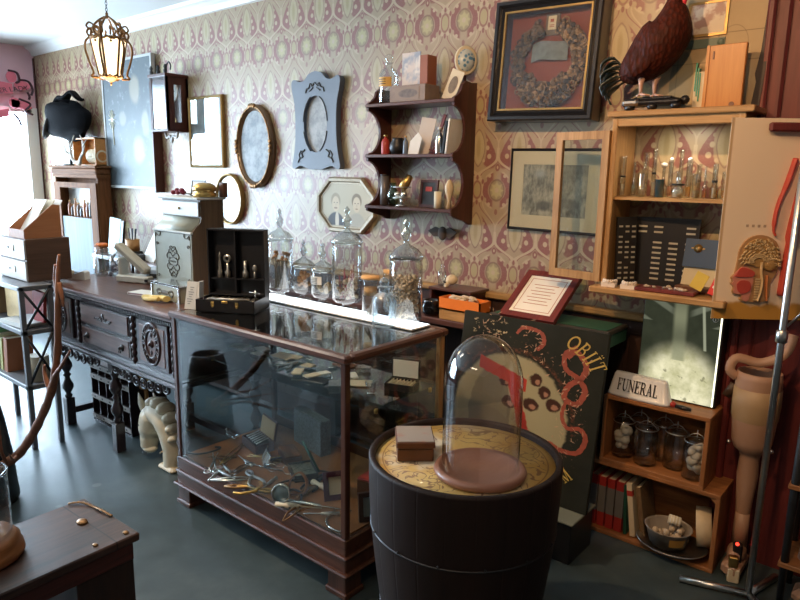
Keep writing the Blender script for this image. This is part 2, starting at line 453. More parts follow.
for i in range(nwin):
    a, b = WY0+i*ws, WY0+(i+1)*ws
    wf = thing('window_%d' % (i+1), None, None, (XL, (a+b)/2, WZ0)); wf['kind'] = 'structure'
    h = ws/2; H = (WZ1 if i == 3 else WZT)-WZ0; fr = MB()
    fr.box2((-.07, -h, 0), (.03, -h+.05, H)).box2((-.07, h-.05, 0), (.03, h, H)).box2((-.07, -h, 0), (.03, h, .05)).box2((-.07, -h, H-.05), (.03, h, H))
    fr.box2((-.05, -.02, 0), (.01, .02, H))
    fr.build('window_frame', M['white'], wf)
    MB().box2((-.045, -h+.04, .04), (-.04, h-.04, H-.04)).build('window_glass', M['glass'], wf)
# crown moulding, chair rail, wainscot
cr = [(0, 0), (0, -.09), (-.018, -.085), (-.03, -.05), (-.055, -.03), (-.075, -.02), (-.085, 0)]
b = MB(); b.prism([(WALL_Y+p, CEIL+q) for p, q in cr], XL, XR, 'yz'); struct('trim_1', b, M['white'])
RZ = .975
b = MB(); b.box2((-5.2, WALL_Y-.022, 0), (-.66, WALL_Y, RZ)); 
for k in range(25):
    xx = -5.1+k*.175
    b.box2((xx, WALL_Y-.03, .08), (xx+.15, WALL_Y-.02, RZ-.06), bev=.004)
struct('trim_2', b, M['wains'])
struct('trim_3', MB().box2((-5.2, WALL_Y-.05, RZ), (-.66, WALL_Y, RZ+.035), bev=.008), M['rail'])
# corner trim of the shop front and maroon door casing on the right
struct('trim_4', MB().box2((XL, WALL_Y-.015, 0), (XL+.022, WALL_Y, 2.74)), M['mahog'])
struct('trim_6', MB().box2((XL, 2.87, 0), (XL+.018, WALL_Y-.015, 2.24)), M['white'])
b = MB()
x0 = -.66
b.box2((x0, WALL_Y-.05, 0), (x0+.10, WALL_Y, CEIL-.1), bev=.01).box2((x0+.02, WALL_Y-.075, 0), (x0+.05, WALL_Y-.04, CEIL-.1), bev=.008).box2((x0+.10, WALL_Y-.03, 0), (1.4, WALL_Y, CEIL-.1))
b.box2((x0+.16, WALL_Y-.045, .25), (x0+.20, WALL_Y-.02, 2.5))
struct('trim_5', b, M['maroon'])
struct('baseboard_back', MB().box2((XL, WALL_Y-.04, 0), (-5.2, WALL_Y, .14)), M['wains'])

# ================================================================ light
world = bpy.data.worlds.new('daylight'); sc.world = world; world.use_nodes = True
bg = world.node_tree.nodes['Background']; bg.inputs[0].default_value = (.64, .81, 1.0, 1); bg.inputs[1].default_value = 32.0
def area(name, loc, rot, size, power, color, shape='RECTANGLE', portal=False):
    l = bpy.data.lights.new(name, 'AREA'); l.energy = power; l.color = color; l.shape = shape; l.size = size[0]
    if shape in ('RECTANGLE', 'ELLIPSE'): l.size_y = size[1]
    if portal: l.cycles.is_portal = True
    o = bpy.data.objects.new(name, l); COL.objects.link(o); o.location = loc; o.rotation_euler = rot; return o
area('window_portal', (XL-.02, (WY0+WY1)/2, (WZ0+WZT)/2), (0, -PI/2, 0), (WZT-WZ0, WY1-WY0), 1, (1, 1, 1), portal=True)
def lamp_spot(name, loc, target, power, color, angle=70, blend=.6, r=.03):
    l = bpy.data.lights.new(name, 'SPOT'); l.energy = power; l.color = color; l.spot_size = math.radians(angle); l.spot_blend = blend; l.shadow_soft_size = r
    o = bpy.data.objects.new(name, l); COL.objects.link(o); o.location = loc
    o.rotation_euler = (Vector(target)-Vector(loc)).to_track_quat('-Z', 'Y').to_euler(); return o
WARM = (1.0, .60, .29)
lamp_spot('track_spot', (-1.55, .9, 2.75), (-1.55, 3.0, 1.7), 105, WARM, 75)
lamp_spot('track_spot', (-.5, .9, 2.75), (-.75, 3.0, 1.6), 70, WARM, 75)
lamp_spot('track_spot', (-2.5, .9, 2.75), (-2.2, 1.9, .5), 130, (1, .72, .46), 62)
lamp_spot('track_spot', (-.4, .2, 2.75), (-1.0, 1.6, .75), 22, WARM, 60)
area('ceiling_fill', (-1.2, -1.5, CEIL-.02), (0, 0, 0), (1.2, .3), 18, (1, .8, .58))  # both ceiling area lights are added room fill, without fixtures
area('ceiling_fill', (-4.2, .8, CEIL-.02), (0, 0, 0), (1.2, .3), 14, (1, .88, .74))
sc.view_settings.view_transform = 'Standard'; sc.view_settings.look = 'None'; sc.view_settings.gamma = 1; sc.view_settings.use_curve_mapping = False
sc.view_settings.exposure = 0.0
sc.cycles.max_bounces = 8; sc.cycles.transparent_max_bounces = 32; sc.cycles.diffuse_bounces = 4; sc.cycles.glossy_bounces = 4
sc.cycles.caustics_reflective = False; sc.cycles.caustics_refractive = False; sc.cycles.sample_clamp_indirect = 6
# ================================================================ glass display case
CX0, CX1, CY0, CY1, CT = -2.755, -1.60, 1.62, 2.23, .975
M['felt'] = plain('rust_brown_lining', (.34, .15, .06), .9, var=.3, scale=14)
def make_case():
    t = thing('display_case', 'long glass display case in dark walnut frame, full of antique instruments', 'display case', ((CX0+CX1)/2, (CY0+CY1)/2, 0))
    ox, oy = t.location.x, t.location.y
    X0, X1, Y0, Y1 = CX0-ox, CX1-ox, CY0-oy, CY1-oy
    b = MB()
    for (m, z0, z1) in ((.0, .175, .245), (.012, .165, .178), (.006, .105, .167), (.022, .098, .112)):
        b.box2((X0-m, Y0-m, z0), (X1+m, Y1+m, z1), bev=.005)
    b.build('base_moulding', M['walnut'], t)
    MB().box2((X0+.02, Y0+.02, .2), (X1-.02, Y1-.02, .25)).build('display_floor', M['felt'], t)
    for sx in (0, 1):
        for sy in (0, 1):
            cx = X0+.045 if sx == 0 else X1-.045; cy = Y0+.04 if sy == 0 else Y1-.04
            f = MB(); f.box((cx, cy, .06), (.10, .09, .085), taper=1.0, bev=.004).box((cx, cy, .012), (.115, .105, .024), bev=.004)
            f.build('foot', M['walnutz'], t)
            px = X0+.014 if sx == 0 else X1-.014; py = Y0+.014 if sy == 0 else Y1-.014
            MB().box2((px-.014, py-.014, .245), (px+.014, py+.014, .945), bev=.004).build('corner_post', M['oak'] if sx == 1 and sy == 1 else M['walnutz'], t)
    r = MB(); o = 0.012
    P = [(.0, .0), (.012, .004), (.016, .012), (.012, .02), (.012, .026), (0, .03), (-.03, .03), (-.03, .0)]
    for (a, c) in (((X0-o, Y0-o, .943), (X1+o, Y0+.03, CT)), ((X0-o, Y1-.03, .943), (X1+o, Y1+o, CT))): r.box2(a, c, bev=.008)
    r.build('top_rail', M['walnut'], t)
    for (a, c) in (((X0-o, Y0+.028, .943), (X0+.03, Y1-.028, CT)), ((X1-.03, Y0+.028, .943), (X1+o, Y1-.028, CT))): MB().box2(a, c, bev=.008).build('end_rail', M['walnuty'], t)
    MB().box2((X0+.028, Y0+.028, CT-.008), (X1-.028, Y1-.028, CT-.002)).build('glass_top', M['pane'], t)
    MB().box2((X0+.028, Y0+.006, .245), (X1-.028, Y0+.010, .945)).build('front_glass', M['pane'], t)
    for s in (X0+.008, X1-.008): MB().box2((s-.002, Y0+.028, .245), (s+.002, Y1-.028, .945)).build('end_glass', M['pane'], t)
    b = MB(); b.box2((X0+.028, Y1-.02, .245), (X1-.028, Y1-.012, .30)).box2((X0+.028, Y1-.02, .90), (X1-.028, Y1-.012, .945))
    b.box2(((X0+X1)/2-.02, Y1-.02, .30), ((X0+X1)/2+.02, Y1-.012, .90))
    b.build('door_rail', M['walnut'], t)
    MB().box2((X0+.028, Y1-.017, .30), (X1-.028, Y1-.014, .90)).build('sliding_glass', M['pane'], t)
    MB().box2((X0+.03, Y0+.16, .716), (X1-.03, Y1-.03, .722)).build('glass_shelf', glassy('shelf_glass', (.55, .66, .64), .09), t)
    for (x, y) in ((X0+.03, Y0+.2), (X1-.03, Y0+.2), (X0+.03, Y1-.06), (X1-.03, Y1-.06)): MB().cyl((x, y, .706), .008, .02, 10).build('shelf_pin', M['brass'], t)
make_case()
DZ = .251; SZ = .7225

# small instrument shapes; each returns a builder in local coordinates lying on z=0
def scissors_mb(L=.14):
    b = MB()
    for s in (-1, 1):
        b.tube([(s*.012*L/.14, -L*.5, .005), (s*.004, -.02, .005), (0, 0, .005), (-s*.010, L*.5, .004)], [.003, .0035, .004, .0012], 6)
        b.tube([(s*.016+.013*math.cos(a), -L*.5-.012+.014*math.sin(a), .005) for a in [k*2*PI/12 for k in range(12)]], .0028, 6, True)
    b.cyl((0, 0, .009), .005, .004, 10); return b
def forceps_mb(L=.15):
    b = MB()
    for s in (-1, 1): b.tube([(0, -L*.5, .006), (s*.010, -L*.2, .006), (s*.012, L*.1, .006), (s*.002, L*.5, .004)], [.005, .004, .0035, .0015], 6)
    return b
def probe_mb(L=.18, r=.004):
    b = MB(); b.lathe([(0, 0), (r*1.3, .004), (r*.8, L*.2), (r*1.4, L*.25), (r*1.1, L*.5), (r*.45, L*.55), (r*.3, L)], 8, (0, -L/2, r*1.4), (-PI/2, 0, 0)); return b
def hook_mb():
    b = MB(); b.tube(lofted([(-.07, .02, .008), (-.03, 0, .008), (.0, -.005, .01), (.04, .01, .01), (.06, .04, .008), (.04, .055, .006)]), [.004]*31, 6); return b
def pliers_mb():
    b = MB()
    for s in (-1, 1): b.tube(lofted([(s*.022, -.08, .007), (s*.026, -.05, .007), (s*.008, -.01, .008), (-s*.004, .01, .008), (-s*.010, .035, .007), (-s*.002, .055, .006)]), 0.0055, 6)
    b.cyl((0, 0, .013), .008, .008, 10); return b
def spoon_mb(L=.15):
    b = MB(); b.tube([(0, -L*.5, .004), (0, L*.25, .006)], [.005, .0025], 6, flat=.5); b.ball((0, L*.38, .006), .02, .8, 1.2, .3); return b
def spectacles_mb():
    b = MB()
    for s in (-1, 1):
        b.tube([(s*.032+.021*math.cos(a), 0.018*math.sin(a)*.0+.0, .022+.018*math.sin(a)) for a in [k*2*PI/18 for k in range(18)]], .0014, 6, True)
        b.tube([(s*.054, 0, .024), (s*.058, .04, .022), (s*.054, .09, .018), (s*.05, .115, .004)], .0013, 6)
    b.tube([(-.012, 0, .026), (0, -.004, .031), (.012, 0, .026)], .0014, 6); return b
def place(mb, name, mat, label, cat, px, py, z, rz, group=None, rx=0):
    p = spot(px, py, z=z); o = tag(mb.build(name, mat, None, (p.x, p.y, z), (rx, 0, rz)), label, cat, group)
    if z < .3: o.scale = (1.25, 1.25, 1.15)
    return o
place(scissors_mb(.16), 'surgical_scissors', M['steel'], 'long steel surgical scissors near left end of the case floor', 'scissors', 214, 462, DZ, .9)
place(forceps_mb(.2), 'forceps', M['brass'], 'long brass toned forceps lying across the left case floor', 'forceps', 232, 455, DZ, .5)
place(forceps_mb(.17), 'forceps', M['steel'], 'steel forceps nearest the front glass at left', 'forceps', 235, 480, DZ, -.7)
p_ = spot(232, 438, z=DZ)
tag(MB().tube(lofted([(-.05, .02, .03), (-.03, .0, .012), (0, 0, .008), (.03, -.015, .006), (.06, -.02, .03)]), .004, 6).ball((-.05, .02, .032), .009).ball((.06, -.02, .032), .009).build('dental_mirror', M['silver'], None, p_, (0, 0, .2)), 'bright curved silver instrument with ball ends on case floor', 'instrument')
place(pliers_mb(), 'dental_pliers', M['steel'], 'steel extraction pliers in front of the double picture frame', 'pliers', 252, 478, DZ, 1.2)
place(pliers_mb(), 'dental_pliers', M['brass'], 'brassy extraction pliers left of the round lens', 'pliers', 258, 492, DZ, -.9)
place(spoon_mb(.16), 'medicine_spoon', M['silver'], 'silver medicine spoon lying right of the ball ended instrument', 'spoon', 264, 468, DZ, 1.9)
place(spectacles_mb(), 'spectacles', M['silver'], 'folded wire spectacles behind the silver spoon', 'spectacles', 280, 474, DZ, .4)
place(probe_mb(.24, .007), 'syringe', M['silver'], 'slim silver syringe pointing to the right corner post', 'syringe', 318, 508, DZ, -1.15)
place(probe_mb(.16, .008), 'carved_bone_tool', M['bone'], 'carved bone tool in front of the silver syringe', 'tool', 298, 509, DZ, -1.0)
place(hook_mb(), 'curved_hook', M['silver'], 'curved silver hook in the front right corner of the case', 'hook', 328, 524, DZ, -.8)
place(probe_mb(.15), 'probe', M['steel'], 'thin steel probe beside the left front of the case floor', 'probe', 218, 473, DZ, .5)
place(scissors_mb(.12), 'small_scissors', M['brass'], 'small brass scissors behind the round lens', 'scissors', 262, 458, DZ, 2.0)
place(pliers_mb(), 'bone_forceps', M['iron'], 'dark iron bone forceps right of the brown leather strap', 'pliers', 318, 482, DZ, .3)
place(probe_mb(.19, .009), 'carved_baton', M['bone'], 'knobbly ivory coloured baton behind the dark bone forceps', 'baton', 330, 493, DZ, -1.6)
q = random.Random(41)
src = [place(forceps_mb(.11), 'loose_instrument', M['bronze'], 'x', 'instrument', 240, 470, DZ, .3), place(probe_mb(.12, .005), 'loose_instrument', M['steel'], 'x', 'instrument', 225, 468, DZ, 1.3), place(hook_mb(), 'loose_instrument', M['iron'], 'x', 'instrument', 300, 500, DZ, 2.2)]
pts_ = [(222, 458), (245, 462), (205, 455), (240, 488), (268, 486), (290, 484), (306, 494), (322, 516), (276, 462), (292, 515), (228, 478), (312, 474)]
for k, (a_, c_) in enumerate(pts_):
    p_ = spot(a_, c_, z=DZ); o_ = src[k % 3].copy(); COL.objects.link(o_); o_.location = (p_.x, p_.y, DZ+.0005*k); o_.rotation_euler = (0, 0, q.uniform(0, 6)); src.append(o_)
for o_ in src: tag(o_, 'small tarnished instrument in the loose scatter on the case floor', 'instrument', 'loose instruments on the case floor')
# round lens on a stand
t = thing('round_lens', 'round magnifying lens in silver ring tilted on case floor', 'lens', spot(281, 503, z=DZ), .55)
MB().lathe([(.034, -.006), (.040, -.006), (.042, 0), (.040, .006), (.034, .006)], 28, (0, 0, .044), (1.25, 0, 0), cap=False).build('ring', M['silver'], t)
MB().lathe([(0, -.004), (.034, -.002), (.034, .002), (0, .004)], 28, (0, 0, .044), (1.25, 0, 0)).build('lens_glass', plain('dark_lens', (.16, .22, .24), .08, .0, coat=1.0), t)
MB().tube([(0, .004, .004), (0, .03, .004), (0, .07, .004)], [.006, .005, .007], 8).build('handle', M['silver'], t)
b = MB(); b.tube(lofted([(-.04, 0, .0), (-.03, .0, .05), (.0, .01, .075), (.03, .0, .05), (.03, -.02, .012), (.0, -.03, .01), (-.02, -.045, .008)]), .011, 6, flat=.25)
place(b, 'leather_strap', plain('tan_leather', (.38, .15, .05), .5), 'looped tan leather strap standing behind the round lens', 'strap', 299, 492, DZ, .4)
# double picture frame
t = thing('hinged_picture_frame', 'small silver double picture frame standing among the instruments', 'picture frame', spot(266, 463, z=DZ), -.55)
for s in (-1, 1):
    f = MB().at((s*.036, 0, .033), (-.5, 0, s*.12)); f.ring(rect(.064, .06), rect(.048, .044), -.003, .003); fr = f.build('frame', M['silver'], t)
    f = MB().at((s*.036, 0, .033), (-.5, 0, s*.12)); f.box((0, .001, 0), (.05, .003, .046)).ball((0, -.001, .004), .012, .8, .15, 1); f.build('portrait', plain('faded_portrait', (.22, .2, .17), .4), t)
# boxes on the case floor
def lidded(name, label, px, py, z, rz, w, d, h, m, ml=None, open_=0.0, inner=None, cat='box', lidback=None, back=False):
    p = spot(px, py, z=z); t = thing(name, label, cat, p, rz)
    b = MB(); e = .005
    b.box2((-w/2, -d/2, 0), (w/2, d/2, .004)).box2((-w/2, -d/2, .004), (w/2, -d/2+e, h)).box2((-w/2, d/2-e, .004), (w/2, d/2, h)).box2((-w/2, -d/2+e, .004), (-w/2+e, d/2-e, h)).box2((w/2-e, -d/2+e, .004), (w/2, d/2-e, h))
    b.build('box_body', m, t)
    if inner: MB().box2((-w/2+e, -d/2+e, .004), (w/2-e, d/2-e, h*.7)).build('lining', inner, t)
    l = MB().at((0, d/2, h), (open_, 0, 0)); l.box2((-w/2, -d, 0), (w/2, 0, .010), bev=.003); lid = l.build('lid', ml or m, t)
    if lidback: 
        l = MB().at((0, d/2, h), (open_, 0, 0)); l.box2((-w/2+.008, -d+.008, -.004), (w/2-.008, -.008, .0)); l.build('lid_lining', lidback, t)
    return t
lidded('instrument_box', 'open wooden box with tan lid lining at the back of the case', 258, 447, DZ, -.25, .17, .10, .045, M['mahogx'], M['mahogx'], -1.75, M['black'], lidback=plain('tan_lining', (.46, .30, .14), .8))
tools = MB()
for k in range(6): tools.tube([(-.06+.024*k, -.035, .012), (-.05+.022*k, .03, .03)], .0035, 6)
p_ = spot(258, 447, z=DZ); tag(tools.build('dental_tool', M['steel'], None, (p_.x, p_.y, DZ+.034), (0, 0, -.25)), 'steel dental burs lying in the open box with tan lining', 'tool', kind='stuff')
lidded('cigar_box', 'closed flat brown wooden box behind the double picture frame', 290, 459, DZ, -.45, .15, .08, .035, M['leather'], wood('brown_box', (.12, .05, .02), (.22, .10, .04)), 0)
lidded('surgeon_kit', 'open black kit with dark green lid standing on case floor', 303, 474, DZ, -.5, .15, .11, .03, M['black'], M['green'], -1.15, plain('pale_tools', (.35, .35, .28), .5, .3, var=.8, scale=60))
lidded('grey_reflection_box', 'grey mottled box in place of a glass reflection at back of the case', 312, 447, DZ, -.2, .26, .06, .17, plain('grey_reflection_mottle', (.20, .22, .24), .7, var=.7, scale=90), None, 0)  # box added where the case glass shows a grey reflection
t = thing('portrait_case', 'purple velvet portrait case with yellow mat left of corner post', 'portrait case', spot(336, 500, z=DZ), 1.0)
b = MB().at((0, 0, 0), (-.35, 0, 0)); b.ring(rect(.10, .12, 0, .06), rect(.055, .075, 0, .06), -.006, .006); b.build('velvet_frame', plain('purple_velvet', (.08, .02, .05), .8), t)
MB().at((0, 0, 0), (-.35, 0, 0)).box((0, .002, .06), (.06, .004, .08)).build('portrait', M['cream'], t)
lidded('red_topped_box', 'dark box with worn red lid at the case right end', 373, 494, DZ, .15, .10, .10, .075, M['leather'], M['red'], 0)
t = thing('framed_card', 'small dark frame with pale blue card behind right end glass', 'frame', spot(369, 520, z=DZ), .95)
MB().at((0, 0, 0), (-.2, 0, 0)).ring(rect(.085, .115, 0, .0575), rect(.05, .08, 0, .0575), -.018, .004).build('frame', M['mahogx'], t)
MB().at((0, 0, 0), (-.2, 0, 0)).box((0, -.004, .0575), (.055, .004, .085)).build('card', plain('pale_blue_card', (.42, .52, .58), .6), t)
# things on the glass shelf
sh = [('tweezers', forceps_mb(.13), 'silver', 'silver tweezers on the glass shelf, leftmost', 248, 350, .4), ('shelf_scissors', scissors_mb(.13), 'steel', 'steel scissors on glass shelf right of the tweezers', 270, 357, 1.4),
      ('shelf_pliers', pliers_mb(), 'steel', 'steel pliers in the middle of the glass shelf', 291, 366, .3), ('shelf_forceps', forceps_mb(.16), 'silver', 'silver forceps on glass shelf behind the pliers', 306, 358, 1.2),
      ('shelf_spoon', spoon_mb(.13), 'silver', 'silver spoon on the glass shelf near its right end', 322, 368, -.9), ('shelf_probe', probe_mb(.15, .006), 'silver', 'silver probe on glass shelf beside the spoon', 331, 376, .9),
      ('shelf_spectacles', spectacles_mb(), 'silver', 'wire spectacles on glass shelf behind the corner post', 358, 372, .2)]
for nm, b, mt, lb, px, py, rz in sh: place(b, nm, M[mt], lb, nm.split('_')[-1], px, py, SZ, rz)
for k, (px, py, w, d, rz, c, lb) in enumerate(((240, 347, .10, .07, .3, 'cream', 'cream printed card at left end of glass shelf'), (284, 357, .13, .09, .1, 'bone', 'buff booklet lying on middle of glass shelf'), (262, 350, .09, .06, -.3, 'paperw', 'white slip of paper on glass shelf'), (316, 381, .12, .07, .25, 'iron', 'dark pewter tray at the front of the glass shelf'), (345, 366, .11, .08, -.2, 'leather', 'brown leather wallet on glass shelf by corner post'), (358, 384, .12, .08, .6, 'cream', 'cream envelope on glass shelf inside right end'))):
    b = MB(); b.box((0, 0, .004), (w, d, .008), bev=.002); place(b, ['printed_card', 'booklet', 'paper_slip', 'pewter_tray', 'wallet', 'envelope'][k], M[c], lb, ['card', 'booklet', 'paper', 'tray', 'wallet', 'envelope'][k], px, py, SZ, rz)
t = thing('glass_cup', 'small cut glass cup on the shelf inside the right end', 'cup', spot(371, 393, z=SZ))
MB().lathe([(.0, .004), (.018, .004), (.026, .05), (.023, .05), (.016, .008), (0, .008)], 20).build('cup_body', M['glass'], t)
MB().lathe([(0, 0), (.019, 0), (.019, .004), (0, .004)], 20).build('cup_foot', M['silver'], t)
for k, (a_, c_) in enumerate(((258, 354), (276, 364), (298, 372), (308, 366), (322, 374), (334, 384), (296, 358), (312, 376), (352, 376), (364, 368))):
    b = MB(); b.box((0, 0, .003), (.06+.012*(k % 3), .045, .006)); o_ = place(b, 'small_photo_card', M[('paperw', 'silver', 'cream', 'bone')[k % 4]], 'small pale photo card in the scatter on the glass shelf', 'card', a_, c_, SZ+.0085+.0005*k, k*1.1, 'small cards on the glass shelf')
t = lidded('lens_case', 'open black case of cream lens slots with white lid lining', 402, 388, SZ, .35, .13, .09, .028, M['black'], M['black'], -1.6, M['bone'], lidback=M['paperw'])
b = MB()
for k in range(7): b.box((-.048+k*.016, -.005, .024), (.004, .07, .012))
b.build('lens_rack', M['cream'], t)

# ================================================================ lit pad, jars and instrument case on top of the display case
TZ = CT
t = thing('light_pad', 'long glowing white light pad under the glass jars', 'light pad', (-2.20, 2.155, TZ))
MB().box2((-.55, -.07, 0), (.53, .06, .008), bev=.002).build('casing', M['white'], t)
MB().box2((-.545, -.066, .008), (.525, .056, .0095)).build('diffuser', glow('pad_light', (.93, .97, 1.0), 3.2), t)
JZ = TZ+.0095
def jar(label, px, py, R_, H_, lid='finial', z=JZ, name='apothecary_jar', foot=True, x=None, y=None, group=None):
    p = spot(px, py, z=z) if x is None else Vector((x, y, z))
    t = thing(name, label, 'jar', (p.x, p.y, z), 0, group)
    body = H_
    prof = [(0, .0)]
    if foot: prof += [(R_*.72, 0), (R_*.75, .006), (R_*.35, .016), (R_*.3, .028), (R_*.8, .038), (R_, .055)]
    else: prof += [(R_*.92, 0), (R_, .008)]
    prof += [(R_, body*.9), (R_*.96, body*.95), (R_*.99, body), (R_*.93, body), (R_*.90, body*.94), (R_*.94, body*.9), (R_*.94, .06 if foot else .012), (0, .045 if foot else .008)]
    MB().lathe(prof, 32, cap=False).build('jar_body', M['glass'], t)
    if lid == 'finial':
        s = R_/.055
        lp = [(R_*1.04, 0), (R_*1.05, .008*s), (R_*.95, .016*s), (R_*.7, .032*s), (R_*.25, .046*s), (.008*s, .056*s), (.010*s, .062*s), (.017*s, .075*s), (.016*s, .088*s), (.007*s, .098*s), (.005*s, .104*s), (.010*s, .112*s), (.009*s, .122*s), (.002*s, .132*s), (0, .133*s)]
        MB().lathe(lp, 24, (0, 0, body)).build('lid', M['finial'], t)
    elif lid == 'knob':
        MB().lathe([(R_*1.02, 0), (R_*1.02, .006), (R_*.7, .016), (.006, .022), (.012, .032), (.012, .042), (0, .047)], 24, (0, 0, body)).build('lid', M['glass'], t)
    elif lid == 'cork':
        MB().lathe([(R_*.9, -.012), (R_*1.02, .014), (0, .014)], 24, (0, 0, body)).build('cork', M['cork'], t)
    elif lid == 'wood':
        MB().lathe([(R_*1.15, 0), (R_*1.2, .006), (R_*1.15, .013), (0, .013)], 28, (0, 0, body)).build('lid', M['cork'], t)
    return t
def twigs(t, r, h0, h1, n, mat, name='contents', th=.0035, lean=.5, seed=1, heads=None):
    q = random.Random(seed); b = MB(); hd = MB(); nh = 0
    for k in range(n):
        a = q.uniform(0, 2*PI); rr = r*math.sqrt(q.random())*.6; a2 = a+q.uniform(-1, 1)*lean*3; r2 = r*q.uniform(.3, .85)
        z = h1*q.uniform(.7, 1)
        b.tube([(rr*math.cos(a), rr*math.sin(a), h0), (.5*(rr*math.cos(a)+r2*math.cos(a2)), .5*(rr*math.sin(a)+r2*math.sin(a2)), (h0+z)/2+.005), (r2*math.cos(a2), r2*math.sin(a2), z)], [th, th*.9, th*.7], 5)
        if heads: hd.ball((r2*math.cos(a2)*.9, r2*math.sin(a2)*.9, z), heads[1]*q.uniform(.7, 1.2), seg=8, rings=5, sz=.7); nh += 1
    tag(b.build(name, mat, t), kind='stuff')
    if heads: tag(hd.build('dried_head', heads[0], t), kind='stuff')
def crumbs(t, r, h0, h1, n, mat, size=.008, seed=3, name='contents'):
    q = random.Random(seed); b = MB()
    for k in range(n):
        a = q.uniform(0, 2*PI); rr = (r-size)*math.sqrt(q.random())
        b.ball((rr*math.cos(a), rr*math.sin(a), h0+size+(h1-h0-size)*q.random()), size*q.uniform(.6, 1.1), sx=q.uniform(.6, 1.3), sy=q.uniform(.6, 1.2), sz=q.uniform(.5, 1), seg=7, rings=4, rot=(q.random()*3, q.random()*3, 0))
    tag(b.build(name, mat, t), kind='stuff')
STEM = plain('dried_stems', (.14, .10, .06), .8, var=.5, scale=40); POD = plain('dried_pods', (.42, .22, .10), .8, var=.3, scale=40); SHELL = plain('shells_and_bones', (.50, .40, .29), .6, var=.5, scale=60)
t = jar('tall footed jar of dried stems with pointed finial lid', 281, 298, .066, .30); twigs(t, .055, .05, .24, 16, STEM, seed=4, heads=(POD, .012), lean=.3)
t = jar('tall finial jar of dark red twigs, centre of light pad', 347, 309, .072, .315); twigs(t, .055, .05, .22, 9, plain('red_twigs', (.25, .03, .04), .5), seed=9, lean=.2); crumbs(t, .065, .05, .15, 60, SHELL, .012, 5)
t = jar('large finial jar packed with bones and shells, rightmost on pad', 405, 320, .074, .275, foot=False); crumbs(t, .066, .01, .20, 330, SHELL, .011, 6); twigs(t, .056, .01, .20, 24, M['bone'], 'bone_splinters', .003, .6, 8)
t = jar('low finial jar of orange dried pods left of centre', 304, 299, .058, .165); crumbs(t, .05, .05, .14, 22, POD, .017, 11)
t = jar('low finial jar with printed label and seed heads', 323, 304, .058, .165); crumbs(t, .05, .05, .10, 16, plain('seed_heads', (.45, .34, .2), .8), .015, 12)
b = MB(); b.grid(lambda u, v: (.0588*math.sin((u-.5)*1.4), -.0588*math.cos((u-.5)*1.4), .105+v*.04), 8, 1); lb_ = b.build('label', M['paperw'], t)
b = MB()
for k in range(4): b.box((0, -.0598, .112+k*.008), (.04, .0006, .0024))
b.build('label_text', M['black'], t)
t = jar('small flat topped jar under a wide cork lid', 370, 317, .036, .175, lid='wood', foot=False); twigs(t, .024, .01, .07, 8, STEM, seed=14); MB().cyl((0, 0, .12), .030, .035, 18).build('cork_plug', M['cork'], t)
t = jar('narrow jar with cork stopper behind the frosted bottle', 389, 313, .030, .19, lid='cork', foot=False); crumbs(t, .024, .01, .09, 25, SHELL, .008, 15)
# frosted milk-blue bottle
t = thing('frosted_bottle', 'short frosted blue white bottle with stopper on light pad', 'bottle', spot(384, 326, z=TZ)); t.location.z = TZ+.0
MB().lathe([(0, 0), (.048, 0), (.052, .006), (.052, .115), (.044, .135), (.024, .145), (.022, .165), (.030, .168), (.030, .174), (0, .174)], 28).build('bottle_body', glassy('frosted_blue_glass', (.72, .82, .88), .12, rough=.35), t)
MB().ball((0, 0, .192), .021, seg=16).build('stopper', glassy('frosted_blue_glass', (.72, .82, .88)), t)
